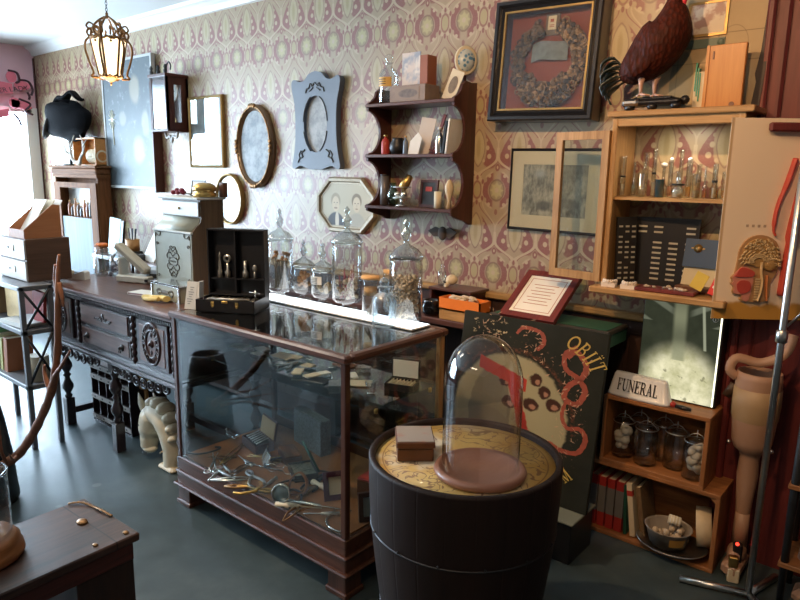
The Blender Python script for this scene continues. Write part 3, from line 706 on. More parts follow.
# open black instrument case
def kit():
    p = spot(235, 308, z=TZ); t = thing('instrument_case', 'open black leather case of instruments on the glass case top', 'instrument case', (-2.575, 1.845, TZ), .52)
    w, d, h = .29, .19, .058; e = .008
    b = MB(); b.box2((-w/2, -d/2, 0), (w/2, d/2, .006)).box2((-w/2, -d/2, 0), (w/2, -d/2+e, h)).box2((-w/2, d/2-e, 0), (w/2, d/2, h)).box2((-w/2, -d/2, 0), (-w/2+e, d/2, h)).box2((w/2-e, -d/2, 0), (w/2, d/2, h))
    b.build('case_body', M['black'], t)
    MB().box2((-w/2+e, -d/2+e, .006), (w/2-e, d/2-e, .040)).build('velvet_lining', M['blackmatt'], t)
    for s in (-.06, .06):
        b = MB(); b.box((s, -d/2-.002, .040), (.016, .005, .022), bev=.002).box((s, -d/2-.004, .030), (.010, .005, .012), bev=.002); b.build('clasp', M['brass'], t)
    b = MB(); b.box((0, -d/2-.002, .050), (.03, .004, .012), bev=.002); b.build('lock_plate', M['brass'], t)
    # standing lid
    H = .32; y = d/2
    b = MB(); b.box2((-w/2, y-.008, h), (w/2, y, h+H)).box2((-w/2, y-.055, h+H-.008), (w/2, y, h+H)).box2((-w/2, y-.055, h), (-w/2+.007, y, h+H)).box2((w/2-.007, y-.055, h), (w/2, y, h+H)).box2((-w/2, y-.055, h), (w/2, y-.0, h+.008))
    b.box2((-w/2, y-.04, h+.075), (w/2, y-.006, h+.082))
    b.box2((-.012, y-.045, h), (-.004, y, h+H))
    b.build('lid', M['black'], t)
    for x, zz, k in ((-.095, .09, 0), (-.055, .085, 1), (.035, .085, 2), (.085, .085, 3)):
        b = MB(); z0 = h+.082
        if k == 0: b.lathe([(0, 0), (.013, 0), (.012, .03), (.008, .045), (.009, .06), (.005, .10), (.008, .105), (.002, .125), (0, .126)], 12, (x, y-.026, z0))
        elif k == 1: b.lathe([(0, 0), (.014, 0), (.014, .028), (.006, .04), (.005, .075), (0, .076)], 12, (x, y-.026, z0)).lathe([(.010, -.004), (.020, -.003), (.020, .003), (.010, .004)], 16, (x, y-.03, z0+.094), (PI/2, 0, 0), cap=False)
        elif k == 2: b.lathe([(0, 0), (.015, 0), (.015, .03), (.010, .038), (.008, .045), (.008, .085), (0, .086)], 12, (x, y-.026, z0))
        else: b.tube([(x, y-.03, z0), (x, y-.03, z0+.035)], [.007, .005], 8).ball((x, y-.03, z0+.05), .014, .9, .5, 1.3)
        b.build('instrument', plain('tarnished_nickel', (.55, .50, .42), .3, .9, var=.3), t)
    q = random.Random(5); b = MB()
    for k in range(14): 
        x = -.12+.018*k; b.tube([(x, -.07+q.random()*.02, .042), (x+q.uniform(-.02, .02), -.02, .050), (x+q.uniform(-.03, .03), .05, .046)], q.uniform(.003, .006), 6)
    b.tube([(-.1, -.05, .052), (.1, -.04, .056)], [.009, .006], 8); b.build('tool_row', plain('tarnished_nickel', (.5, .5, .5)), t)
    b = MB()
    b.tube([(.09, -.02, .09), (.14, -.02, .085)], .003, 6).tube([(.12, -.02, .04), (.12, -.02, .10)], .0035, 6); b.build('valve', M['silver'], t)
kit()
# little white card leaning at the left corner
t = thing('folded_card', 'tall white printed card standing at the case top left corner', 'card', (-2.715, 1.70, TZ), .35)
t.scale = (1.4, 1.2, 1.35)
b = MB().at((0, 0, 0), (0, 0, 0)); b.prism([(-.024, 0), (.020, 0), (.034, .10), (-.006, .10)], -.001, .001).prism([(.020, 0), (.034, .10), (.040, .10), (.036, 0)], .0, .03)
b.build('card_sheet', M['paperw'], t)
b = MB()
for k in range(8): b.box((-.004+k*.0024, -.0018, .02+k*.0085), (.010+.006*(k % 3), .0005, .002))
b.build('printed_text', plain('grey_ink', (.25, .25, .25)), t)
# ================================================================ serif lettering from strokes (em height 1)
def arc(cx, cy, rx, ry, a0, a1, n=8): return [(cx+rx*math.cos(math.radians(a0+(a1-a0)*k/n)), cy+ry*math.sin(math.radians(a0+(a1-a0)*k/n))) for k in range(n+1)]
TH, TN = .13, .05
GL = {
 'F': (.62, [([(.15, 0), (.15, 1)], TH), ([(.03, .98), (.60, .98)], TN), ([(.58, 1), (.58, .80)], TN), ([(.15, .5), (.45, .5)], TN), ([(.45, .4), (.45, .6)], TN), ([(.03, .02), (.32, .02)], TN)]),
 'U': (.80, [([(.15, 1), (.15, .3)]+arc(.40, .3, .25, .28, 180, 270), TH), (arc(.40, .3, .25, .28, 270, 360)+[(.65, 1)], TN), ([(.0, .98), (.30, .98)], TN), ([(.53, .98), (.78, .98)], TN)]),
 'N': (.82, [([(.12, 0), (.12, 1)], TN), ([(.10, .98), (.66, .04)], TH), ([(.68, 0), (.68, 1)], TN), ([(.0, .02), (.25, .02)], TN), ([(.0, .98), (.15, .98)], TN), ([(.55, .98), (.80, .98)], TN)]),
 'E': (.66, [([(.15, 0), (.15, 1)], TH), ([(.03, .98), (.60, .98)], TN), ([(.58, 1), (.58, .80)], TN), ([(.15, .52), (.45, .52)], TN), ([(.45, .42), (.45, .62)], TN), ([(.03, .02), (.62, .02)], TN), ([(.60, 0), (.60, .20)], TN)]),
 'R': (.78, [([(.15, 0), (.15, 1)], TH), ([(.03, .98), (.35, .98)]+arc(.35, .75, .23, .23, 90, -90)+[(.15, .52)], TN*1.5), ([(.36, .52), (.66, .03)], TH), ([(.03, .02), (.30, .02)], TN), ([(.55, .02), (.78, .02)], TN)]),
 'A': (.80, [([(.12, .0), (.40, 1)], TN), ([(.40, 1), (.66, 0)], TH), ([(.2, .33), (.58, .33)], TN), ([(.0, .02), (.24, .02)], TN), ([(.52, .02), (.80, .02)], TN)]),
 'L': (.66, [([(.15, 0), (.15, 1)], TH), ([(.03, .98), (.30, .98)], TN), ([(.03, .02), (.60, .02)], TN), ([(.58, 0), (.58, .24)], TN)]),
 'O': (.86, [(arc(.42, .5, .36, .46, 0, 360, 20), TH*.9)]),
 'B': (.74, [([(.15, 0), (.15, 1)], TH), ([(.03, .98), (.32, .98)]+arc(.32, .76, .2, .22, 90, -90)+[(.15, .54)], TN*1.8), ([(.32, .54)]+arc(.34, .28, .25, .26, 90, -90)+[(.03, .02)], TN*1.8)]),
 'I': (.34, [([(.16, 0), (.16, 1)], TH), ([(.03, .02), (.30, .02)], TN), ([(.03, .98), (.30, .98)], TN)]),
 'Ï': (.34, [([(.16, 0), (.16, .98)], TH), ([(.03, .02), (.30, .02)], TN), ([(.03, .96), (.30, .96)], TN), ([(.04, 1.14), (.10, 1.14)], .09), ([(.22, 1.14), (.28, 1.14)], .09)]),
 'T': (.70, [([(.33, 0), (.33, 1)], TH), ([(.02, .98), (.64, .98)], TN), ([(.04, 1), (.04, .78)], TN), ([(.62, 1), (.62, .78)], TN), ([(.20, .02), (.46, .02)], TN)]),
 'M': (.95, [([(.12, 0), (.12, 1)], TN), ([(.12, 1), (.44, .05)], TH), ([(.44, .05), (.76, 1)], TN), ([(.78, 0), (.78, 1)], TH), ([(0, .02), (.24, .02)], TN), ([(.66, .02), (.9, .02)], TN)]),
 'K': (.80, [([(.15, 0), (.15, 1)], TH), ([(.2, .45), (.62, 1)], TN), ([(.3, .58), (.66, 0)], TH), ([(.03, .02), (.28, .02)], TN), ([(.03, .98), (.28, .98)], TN)]),
 'Y': (.76, [([(.36, 0), (.36, .5)], TH), ([(.36, .5), (.08, 1)], TH), ([(.36, .5), (.64, 1)], TN), ([(.24, .02), (.5, .02)], TN)]),
 'D': (.80, [([(.15, 0), (.15, 1)], TH), ([(.03, .98), (.32, .98)]+arc(.32, .5, .38, .48, 90, -90)+[(.03, .02)], TN*1.8)]),
 ' ': (.4, [])}
def word(b, s, size, y0=-.001, y1=.0, cx=0, cz=0, cond=1.0, arcr=None, a_mid=PI/2, flip=1):
    """lettering in the xz plane facing -y; optional arc of radius arcr"""
    tot = sum(GL[c][0] for c in s)+.10*(len(s)-1); x = -tot/2
    for c in s:
        w, st = GL[c]
        for pts, th in st:
            for p, q in zip(pts, pts[1:]):
                d = Vector((q[0]-p[0], q[1]-p[1])); 
                if d.length < 1e-6: continue
                d.normalize(); nn = Vector((-d.y, d.x))*th/2; e = d*th*.12
                quad = [(p[0]-e.x+nn.x, p[1]-e.y+nn.y), (q[0]+e.x+nn.x, q[1]+e.y+nn.y), (q[0]+e.x-nn.x, q[1]+e.y-nn.y), (p[0]-e.x-nn.x, p[1]-e.y-nn.y)]
                out = []
                for a, z in quad:
                    X = (x+a)*size*cond; Z = (z-.5)*size
                    if arcr: 
                        xc = (x+w/2)*size*cond; th_ = a_mid-flip*xc/arcr; lx = X-xc; rr = arcr+flip*Z
                        X, Z = rr*math.cos(th_)+flip*lx*math.sin(th_), rr*math.sin(th_)-flip*lx*math.cos(th_)
                    out.append((X+cx, Z+cz))
                b.prism(out, y0, y1)
        x += w+.10
    return b

# ================================================================ half barrel with papered top
BX, BY, BZ = -1.143, 1.725, .70
t = thing('half_barrel', 'dark half barrel with yellow map papered top beside display case', 'barrel', (BX, BY, 0))
n = N('barrel_staves'); x, y, z = n.xyz(n.coords())
ang = n.math('ARCTAN2', y, x); st = ((ang*(22/(2*PI))+50).frac()-.5).abs()
g = n.noise(n.mapped(n.coords(), scale=(12, 12, 1)), 3, 4)
n.bsdf(n.mix(g, (.010, .006, .005), (.030, .014, .010)), .55, 0, .3, n.bump(n.ss(.45, .5, st)*-1+g*.2, .25, .004)); M['stave'] = n.m
def br(z): return .250+(.322-.250)*math.sin(min(1, z/BZ)*PI/2)
b = MB(); b.lathe([(0, .03), (br(0)-.01, .03), (br(0), 0)]+[(br(z), z) for z in [BZ*k/10 for k in range(1, 11)]]+[(.322, BZ+.004), (.318, BZ+.010), (.303, BZ+.010), (.300, BZ), (.300, BZ-.03), (0, BZ-.03)], 64)
b.build('barrel_body', M['stave'], t)
for z0, z1 in ((.05, .09), (.115, .135), (.155, .175), (.465, .472)):
    b = MB(); b.lathe([(br(z0)-.002, z0), (br(z0)+.0035, z0+.002), (br(z1)+.0035, z1-.002), (br(z1)-.002, z1)], 64, cap=False)
    for k in range(14):
        a = 2*PI*k/14+z0*9; b.ball(((br(z0)+.003)*math.cos(a), (br(z0)+.003)*math.sin(a), z1+.004 if z0 > .4 else (z0+z1)/2), .0045, seg=8, rings=5)
    b.build('hoop', M['iron'], t)
n = N('map_paper'); x, y, z = n.xyz(n.coords()); v = n.coords()
c = n.mix(n.ss(.35, .7, n.noise(v, 5, 5)), (.62, .36, .08), (.74, .55, .20))
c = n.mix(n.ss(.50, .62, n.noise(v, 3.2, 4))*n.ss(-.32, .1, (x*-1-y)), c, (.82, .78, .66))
r = (x*x+y*y).sqrt()
line = (1-n.ss(.012, .03, (n.noise(v, 11, 2, .5, 1.5)-.5).abs()))
c = n.mix(line*.7*r.gt(.13)*r.lt(.27), c, (.16, .05, .04))
c = n.mix((1-n.ss(.0, .004, (r-.275).abs()))*.8, c, (.25, .10, .04))
c = n.mix((1-n.ss(.0, .004, ((((x-.12)*(x-.12)+(y-.17)*(y-.17)).sqrt())-.06).abs()))*.8, c, (.28, .16, .06))
c = n.mix(inside_ := (1-n.ss(.05, .058, ((x-.12)*(x-.12)+(y-.17)*(y-.17)).sqrt()))*.45, c, (.35, .24, .08))
n.bsdf(c, .45, 0, .4, None, .1); 
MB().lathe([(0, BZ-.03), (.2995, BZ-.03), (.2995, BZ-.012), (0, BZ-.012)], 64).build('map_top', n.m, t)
bt = BZ-.012
t = thing('glass_cloche', 'tall empty glass dome on round terracotta coloured wooden base', 'cloche', (-1.040, 1.660, bt))
n = N('turned_base'); x, y, z = n.xyz(n.coords()); r = (x*x+y*y).sqrt(); g = n.noise(n.mapped(n.coords(), scale=(9, 2, 9)), 3, 4)
n.bsdf(n.mix(g, (.28, .12, .075), (.42, .20, .13)), .38, 0, .5, n.bump((r*260).sin(), .06, .003), .2)
MB().lathe([(0, 0), (.130, 0), (.143, .006), (.148, .016), (.143, .027), (.130, .031), (.128, .026), (0, .026)], 56).build('wooden_base', n.m, t)
pr = [(.125, .027), (.1265, .030)]; Hc = .455; r0 = .122
pr = [(r0+.003, .027), (r0, .034), (r0, .30)]+[(r0*math.cos(a), .30+(Hc-.30)*math.sin(a)) for a in [PI/2*k/12 for k in range(1, 12)]]+[(0, Hc)]
inn = [(max(0, r_-.003), z_ if r_ > .001 else z_-.003) for r_, z_ in reversed(pr)]
MB().lathe(pr, 56, cap=False).build('glass_dome', glassy('cloche_glass', (.97, .975, .97), .085), t)
# little stacked boxes on the barrel
t = thing('trinket_box', 'small dark wooden box with pale worn lid on the barrel', 'box', (-1.292, 1.640, bt), .74)
MB().box((0, 0, .022), (.120, .135, .040), bev=.002).build('box_body', M['leather'], t)
MB().box((0, 0, .046), (.112, .128, .006)).build('lid_gap', M['mahogx'], t)
n = N('worn_lid'); v = n.coords(); c = n.mix(n.ss(.5, .7, n.noise(v, 18, 4)), (.42, .37, .33), (.46, .27, .22)); n.bsdf(c, .35, 0, .5)
MB().box((0, 0, .059), (.128, .145, .022), bev=.003).build('lid_rim', M['leather'], t)
MB().box((0, 0, .0712), (.120, .137, .003)).build('lid', n.m, t)
tag(MB().lathe([(.29, BZ+.011), (.313, BZ+.011), (.313, BZ+.02), (.29, BZ+.02)], 10).build('paper_curl', M['cream']), 'x', 'x') if False else None

# ================================================================ painted board leaning on the back counter
BW, BH = .735, .985
t = thing('painted_board', 'black painted board with red sea serpent, pale fan and OBIIT lettering', 'painted board', (-1.395, 2.50, .196), 0, rot=(-.145, 0, 0))
t.scale = (1, 1, .80)
n = N('board_paint'); x, y, z = n.xyz(n.coords()); v = n.coords()
u = x+BW/2; h = z   # metres from the lower left corner
nz = n.noise(v, 9, 5, .6); fine = n.noise(v, 45, 4, .7)
col = n.mix(nz, (.010, .012, .010), (.028, .030, .024))
def lay(m_, c_):
    global col
    col = n.mix(m_, col, c_)
u2 = u+(nz-.5)*.06; h2 = h+(fine-.5)*.03
fan = ell(u2, h2, .30, .42, .30, .36)
lay((1-n.ss(.96, 1.02, fan))*h.gt(.30), (.30, .28, .18))
fan2 = ell(u2, h2, .20, .40, .12, .30); lay((1-n.ss(.9, 1.0, fan2))*.6, (.10, .09, .08))
for (cx, cz) in ((.425, .66), (.475, .60), (.41, .515), (.52, .54), (.30, .50), (.27, .62)):
    d = ell(u2, h2, cx, cz, .036, .038); lay(1-n.ss(.8, 1.1, d), (.045, .02, .015)); lay((1-n.ss(.3, .6, ell(u2, h2, cx+.008, cz-.01, .03, .03)))*.8, (.38, .20, .14))
# red ribbon
rb = ((u2-.24)*.34+(h2-.66)).abs(); lay((1-n.ss(.035, .042, rb))*u.gt(.12)*u.lt(.38), (.36, .045, .03))
rb = ((u2-.33)*1.0+(h2-.52)*.35-.01).abs(); lay((1-n.ss(.022, .030, rb))*h.gt(.36)*h.lt(.66), (.33, .04, .03))
# brown edge of the fan
fe = ell(u2, h2, .30, .42, .325, .385); lay((1-n.ss(.0, .05, (fe-1).abs()))*n.ss(.45, .55, fine)*h.gt(.40), (.10, .04, .025))
# scattered coral flecks round the fan and cream flourishes at the top
flk = n.ss(.60, .66, fine)*(1-n.ss(.0, .14, (fe-1.10).abs()))*h.gt(.2); lay(flk, (.42, .22, .13))
top = n.ss(.56, .62, n.noise(v, 32, 3, .7))*(1-n.ss(.03, .05, (h-.91).abs()))*u.lt(.26)*u.gt(.06); lay(top, (.46, .38, .24))
wear = n.ss(.70, .76, n.noise(v, 60, 4, .8))*n.ss(.5, .6, n.noise(v, 4, 3)); lay(wear, (.26, .18, .12))
n.bsdf(col, .6, 0, .15, n.bump(fine, .15, .003))
bb_ = MB().box2((-BW/2, 0, 0), (BW/2, .022, BH), bev=.003).build('board_panel', n.m, t)
serp = plain('serpent_paint', (.27, .06, .035), .55, var=.45, scale=30, bump=.2)
def serpent(pts, r):
    b = MB(); P = lofted([(p[0]-BW/2, -.0015, p[1]) for p in pts], 7); nn = len(P)
    rs = [r*(.5+.3*math.sin(min(1, k/nn*3)*PI/2)+.10*math.sin(k*2.3)) for k in range(nn)]
    L = []
    for k, p in enumerate(P):
        d = (P[min(k+1, nn-1)]-P[max(0, k-1)]).normalized(); q = Vector((-d.z, 0, d.x)); L.append((p+q*rs[k], p-q*rs[k]))
    for (a, c), (e, f) in zip(L, L[1:]): b._f([b._v(a), b._v(e), b._v(f), b._v(c)])
    return b
S1 = [(.60, .89), (.55, .84), (.56, .76), (.62, .72), (.66, .66), (.63, .58), (.57, .60), (.585, .67), (.64, .73), (.65, .80), (.60, .86), (.56, .82)]
serpent(S1, .017).build('painted_serpent', serp, t)
serpent([(.58, .58), (.57, .50), (.60, .44), (.66, .45), (.69, .40), (.66, .32), (.58, .31), (.52, .33), (.47, .29), (.50, .23), (.57, .25), (.60, .20), (.55, .15), (.49, .17)], .015).build('painted_serpent', serp, t)
serpent([(.30, .90), (.33, .94), (.39, .94), (.43, .92), (.44, .87), (.41, .83)], .013).build('painted_serpent', serp, t)
serpent([(.47, .25), (.46, .17), (.51, .12), (.56, .17), (.53, .23), (.48, .21)], .013).build('painted_serpent', serp, t)
CK = plain('cream_scale_paint', (.40, .26, .17), .55)
b = MB(); q = random.Random(8)
for k in range(150):
    cx_, cz_ = q.choice(((.60, .80), (.60, .63), (.62, .47), (.55, .30), (.52, .20), (.38, .90), (.44, .72), (.16, .93))); a = q.uniform(0, 2*PI); r_ = q.uniform(.03, .10)
    x_, z_ = cx_+r_*math.cos(a)*.8-BW/2, cz_+r_*math.sin(a); d1 = q.uniform(0, PI); l_ = q.uniform(.006, .016)
    if x_ > BW/2-.02: continue
    b.prism([(x_-l_*math.cos(d1)-.002, z_-l_*math.sin(d1)), (x_+.002, z_-.003), (x_+l_*math.cos(d1), z_+l_*math.sin(d1)), (x_-.002, z_+.003)], -.0026, -.0016)
tag(b.build('painted_flecks', CK, t), kind='stuff')
yl = plain('ochre_lettering', (.55, .40, .10), .5)
b = MB(); word(b, 'OBÏIT'.replace('ÏI', 'IÏ'), .078, -.0022, -.0008, .52, .745 if False else .60, .80, arcr=.30, a_mid=math.radians(48)); 
o = b.build('lettering', yl, t); o.location = (-.44, 0, .04)
b = MB(); word(b, 'NUM', .065, -.0022, -.0008, .0, .0, .8, arcr=.32, a_mid=math.radians(-52), flip=-1)
o = b.build('lettering', yl, t); o.location = (.02, 0, .40)
n = None

t = thing('low_black_box', 'low black box on floor carrying the painted board', 'box', (-1.395, 2.52, 0))
MB().box2((-.34, -.12, 0), (.35, .10, .185), bev=.004).build('box_body', M['black'], t); MB().box2((-.35, -.13, .185), (.36, .11, .195), bev=.003).build('lid', plain('grey_green_lid', (.16, .17, .13), .6), t)

# ================================================================ back counter and what stands on it
CZ = .885
t = thing('back_counter', 'long low dark counter along the wallpapered wall behind the display case', 'counter', (-3.55, 2.8, 0))
b = MB(); b.box2((-2.3, -.11, CZ-.035), (2.3, .145, CZ), bev=.006); b.build('counter_top', M['mahogx'], t)
b = MB()
for x in (-2.25, -.75, .75, 2.25): b.box2((x-.02, -.08, 0), (x+.02, .14, CZ-.035))
for z in (.05, .43): b.box2((-2.23, -.07, z-.015), (2.23, .14, z+.01))
b.build('counter_frame', M['wains'], t)
t = thing('riser_shelf', 'small dark riser shelf holding the little skull', 'shelf', (-1.985, 2.88, CZ))
MB().box2((-.15, -.08, .125), (.13, .10, .140), bev=.003).build('riser_top', M['mahogx'], t)
for s in (-.14, .11): MB().box2((s, -.08, 0), (s+.014, .10, .125)).build('riser_side', M['mahog'], t)
t = thing('skull_model', 'small yellowed skull on the riser shelf', 'skull', (-2.035, 2.86, CZ+.14), -.75)
b = MB(); b.ball((0, .012, .040), .030, .85, 1.1, .95); b.ball((0, -.014, .020), .018, .85, .9, 1.0); b.box((0, -.018, .006), (.022, .022, .012), bev=.004); b.build('cranium', M['bone'], t)
b = MB()
for s in (-1, 1): b.ball((s*.010, -.028, .028), .006, seg=8)
b.ball((0, -.031, .018), .003, seg=6); b.build('eye_socket', M['black'], t)
t = jar('small clear glass jar beside the little skull', 0, 0, .022, .075, 'knob', CZ+.14, 'small_jar', False, x=-2.10, y=2.88)
t = thing('black_mug', 'shiny black two handled mug on back counter', 'mug', (-2.06, 2.735, CZ))
MB().lathe([(0, 0), (.035, 0), (.048, .02), (.050, .05), (.040, .075), (.043, .085), (.038, .085), (.034, .07), (.040, .02), (0, .012)], 28).build('mug_body', plain('black_glaze', (.006, .006, .008), .08, coat=.6), t)
for s in (-1, 1): MB().tube([(s*.046, 0, .062), (s*.064, 0, .058), (s*.064, 0, .034), (s*.048, 0, .028)], .005, 8).build('handle', plain('black_glaze', (.006, .006, .008), .08), t)
t = thing('figurine', 'small brown seated figurine left of the black mug', 'figurine', (-2.155, 2.74, CZ))
b = MB(); b.ball((0, 0, .028), .026, 1, .8, 1.1).ball((0, -.005, .066), .016).tube([(-.02, -.01, .04), (-.028, -.02, .02), (-.01, -.028, .012)], .007, 6).tube([(.02, -.01, .04), (.028, -.02, .02), (.01, -.028, .012)], .007, 6); b.build('figure_body', M['bronze'], t)
t = thing('orange_tray', 'orange wooden tray full of small brown trinkets on back counter', 'tray', (-1.86, 2.742, CZ))
t.scale = (1, .85, 1)
b = MB(); b.box2((-.125, -.06, .055), (.135, .06, .062)).box2((-.125, -.06, .055), (.135, -.052, .115)).box2((-.125, .052, .055), (.135, .06, .115)).box2((-.125, -.06, .055), (-.117, .06, .115)).box2((.127, -.06, .055), (.135, .06, .115)); b.build('tray_body', M['orange'], t)
crumbs(t, .05, .062, .125, 50, SHELL, .012, 21)
q = [c for c in bpy.data.objects if c.parent == t and c.name.startswith('contents')][0]; q.scale = (2.2, .95, 1)
MB().box2((-.12, -.055, 0), (.13, .055, .055), bev=.003).build('tray_base', M['oakx'], t)
# dark green box and the leaning certificate
t = thing('green_cloth_box', 'wide box covered in dark green cloth under the leaning certificate', 'box', (-1.40, 2.80, CZ))
MB().box2((-.27, -.10, 0), (.33, .12, .06), bev=.004).build('box_body', M['green'], t)
MB().box2((-.275, -.105, .06), (.335, .125, .078), bev=.004).build('lid', plain('worn_black_edge', (.03, .025, .02), .6), t)
b = MB().box2((-.255, -.085, .0782), (.315, .10, .080)); b.build('cloth_inset', M['green'], t)
t = thing('certificate_frame', 'maroon framed white certificate leaning above the painted board', 'framed certificate', (-1.455, 2.665, CZ+.082), 0, rot=(-.98, 0, 0))
b = MB(); b.ring(rect(.285, .33, 0, .165), rect(.22, .265, 0, .165), -.012, .012); b.build('frame', M['maroon'], t)
MB().box((0, -.002, .165), (.225, .006, .27)).build('certificate', M['paperw'], t)
b = MB(); b.ring(rect(.185, .225, 0, .165), rect(.179, .219, 0, .165), -.0058, -.005); 
for k in range(7): b.box((0, -.0055, .235-k*.022), (.13-.03*(k % 2), .0006, .004))
b.build('certificate_border', plain('rust_ink', (.45, .22, .14), .6), t)

# ================================================================ crates at the right
def crate(name, label, x0, x1, y0, z0, z1, mid=None):
    t = thing(name, label, 'crate', ((x0+x1)/2, (y0+2.96)/2, z0)); cx, cy = t.location.x, t.location.y
    b = MB(); w = (x1-x0)/2; d = (2.96-y0)/2; H = z1-z0; e = .018
    b.box2((-w, -d, H-e), (w, d, H), bev=.002).box2((-w, -d, 0), (w, d, e), bev=.002).box2((-w, d-.01, e), (w, d, H-e))
    b.build('crate_boards', M['pine'], t)
    for s in (-1, 1): MB().box2((s*w-e/2-s*e/2, -d+.001, e), (s*w+e/2-s*e/2, d-.01, H-e), bev=.002).build('crate_end', M['pinez'], t)
    return t
t = crate('wooden_crate', 'lower orange pine crate on the floor, holding red books', -1.155, -.565, 2.745, .0, .352)
MB().prism([(.285, .334), (.285, .30), (.25, .334)], -.1, -.085).build('corner_block', M['pine'], t)
crate('wooden_crate', 'upper orange pine crate holding glass jars', -1.085, -.635, 2.745, .352, .668)
# jars in the upper crate
t0 = thing('swing_top_jar', 'clear swing top jar stuffed with white wool, left in crate', 'jar', (-1.015, 2.835, .37), 0)
prj = [(0, .0), (.045, 0), (.050, .008), (.050, .135), (.044, .155), (.046, .165), (.043, .165), (.041, .153), (.047, .133), (.047, .012), (0, .008)]
MB().lathe(prj, 28, cap=False).build('jar_body', M['glass'], t0)
MB().lathe([(.047, .165), (.048, .172), (.035, .180), (0, .184)], 24, cap=False).build('jar_lid', M['glass'], t0)
b = MB(); b.tube([(.048*math.cos(a), .048*math.sin(a), .166) for a in [2*PI*k/24 for k in range(24)]], .0022, 6, True).tube([(-.048, 0, .166), (-.02, 0, .192), (0, 0, .200), (.02, 0, .192), (.048, 0, .166)], .0018, 6).tube([(0, 0, .184), (0, 0, .214)], .0025, 6)
b.build('wire_clasp', M['steel'], t0)
def wool(t, h, seed):
    q = random.Random(seed); b = MB()
    for k in range(24):
        a = q.uniform(0, 2*PI); r = .022*q.random()**.5; b.ball((r*math.cos(a), r*math.sin(a), .024+(h-.04)*q.random()), .021*q.uniform(.7, 1.05), q.uniform(.8, 1.1), 1, q.uniform(.6, .9), seg=10, rings=7, rot=(q.random(), q.random(), 0))
    tag(b.build('white_wool', plain('cotton_wool', (.62, .58, .52), .95, bump=.4), t), kind='stuff')
ps = [((-.905, 2.815, .37), 'clear swing top jar, empty, second from left in crate'), ((-.79, 2.86, .37), 'clear swing top jar, empty, third from left in crate'), ((-.695, 2.81, .37), 'clear swing top jar stuffed with white wool, right in crate'),
      ((-.965, 2.905, .37), 'back row swing top jar between the left two jars'), ((-.86, 2.915, .37), 'back row swing top jar in the crate middle')]
ts = [dup(t0, p, 0, l, 'swing top jars in the crate') for p, l in ps]; t0['group'] = 'swing top jars in the crate'
wool(t0, .15, 3); wool(ts[2], .16, 6)
# books in the lower crate
def book(name, label, x, y, z, w, h, d, m, lean=0, group=None, mp=None, band=None, rz=0.0, flat=False, cat='book'):
    """standing book, spine toward -y; w thickness, h height, d depth"""
    t = thing(name, label, cat, (x, y, z), 0, group, rot=(0, lean, rz) if not flat else (0, 0, rz))
    A = MB(); e = .002
    if flat:
        A.box2((0, 0, 0), (d, h, e)).box2((0, 0, w-e), (d, h, w)).box2((0, 0, e), (e, h, w-e)); A.build('cover', m, t)
        MB().box2((e, .003, e), (d-.003, h-.003, w-e)).build('pages', mp or M['cream'], t); return t
    A.box2((0, 0, 0), (e, d, h)).box2((w-e, 0, 0), (w, d, h)).box2((e, 0, 0), (w-e, .003, h), bev=.001); A.build('cover', m, t)
    MB().box2((e, .003, .003), (w-e, d-.003, h-.004)).build('pages', mp or M['cream'], t)
    if band: MB().box2((-.0004, -.0006, band[1]), (w+.0004, .02, band[2])).build('spine_band', band[0], t)
    return t
GRYB = plain('grey_spine', (.20, .19, .18), .5); REDB = plain('red_book_cloth', (.42, .035, .03), .45)
for k, (wd, lb) in enumerate(((.034, 'leftmost red and grey annual in the lower crate'), (.033, 'second red and grey annual from left in crate'), (.034, 'third red and grey annual from left in crate'), (.036, 'rightmost red and grey annual in the lower crate'))):
    book('hardback_book', lb, -1.128+k*.041, 2.775, .019, wd, .245, .16, REDB, 0, 'red and grey annuals in the lower crate', band=(GRYB, .07, .20))
book('slim_book', 'slim dark green book beside the red annuals', -.958, 2.775, .019, .014, .24, .15, M['green'], -.06)
book('tall_book', 'cream book with red spine label leaning in the crate', -.925, 2.77, .024, .024, .25, .16, M['cream'], -.14, band=(M['red'], .19, .215))
book('brown_book', 'brown grained book leaning right of the cream book', -.878, 2.775, .026, .022, .24, .15, plain('brown_grain_cover', (.20, .13, .07), .6, var=.4, scale=60), -.18)
# enamel tray, bowl, paper roll
t = thing('enamel_tray', 'shallow silver rimmed tray holding the plastic bowl', 'tray', (-.745, 2.78, .034), .15, rot=(.10, 0, .1))
t.scale = (1.12, 1.1, 1.1)
b = MB(); b.lathe([(0, .004), (.085, .004), (.115, .026), (.120, .026), (.088, 0), (0, 0)], 40, sx=1.1, sy=.75); b.build('tray_body', M['steel'], t)
t = thing('plastic_tub', 'clear plastic tub with yellow label strip in the lower crate', 'tub', (-.765, 2.785, .046), .0, rot=(.12, 0, .2))
t.scale = (1.15, 1.15, 1.25)
MB().lathe([(0, 0), (.060, 0), (.078, .065), (.082, .07), (.078, .07), (.074, .064), (.057, .004), (0, .004)], 36, sx=1.05, sy=.8).build('tub_body', plain('milky_plastic', (.30, .26, .22), .3, coat=.3), t)
MB().grid(lambda u, v: ((.068+.010*v)*1.062*math.sin(.15+u*.75), -(.068+.010*v)*.812*math.cos(.15+u*.75), .020+.034*v), 8, 2).build('yellow_strip', plain('yellow_tape', (.55, .30, .06), .5), t)
q = random.Random(4); b = MB()
for k in range(26): b.ball((q.uniform(-.05, .05), q.uniform(-.03, .03), .02+q.uniform(0, .04)), .013, seg=7, rings=5)
tag(b.build('tub_contents', SHELL, t), kind='stuff')
t = thing('bandage_roll', 'small white ribbed roll sitting on the plastic tub', 'roll', (-.745, 2.79, .160), .3, rot=(.1, .15, .3))
MB().cyl((0, 0, 0), .020, .050, 20, (0, PI/2, 0)).build('roll_body', M['cream'], t)
b = MB()
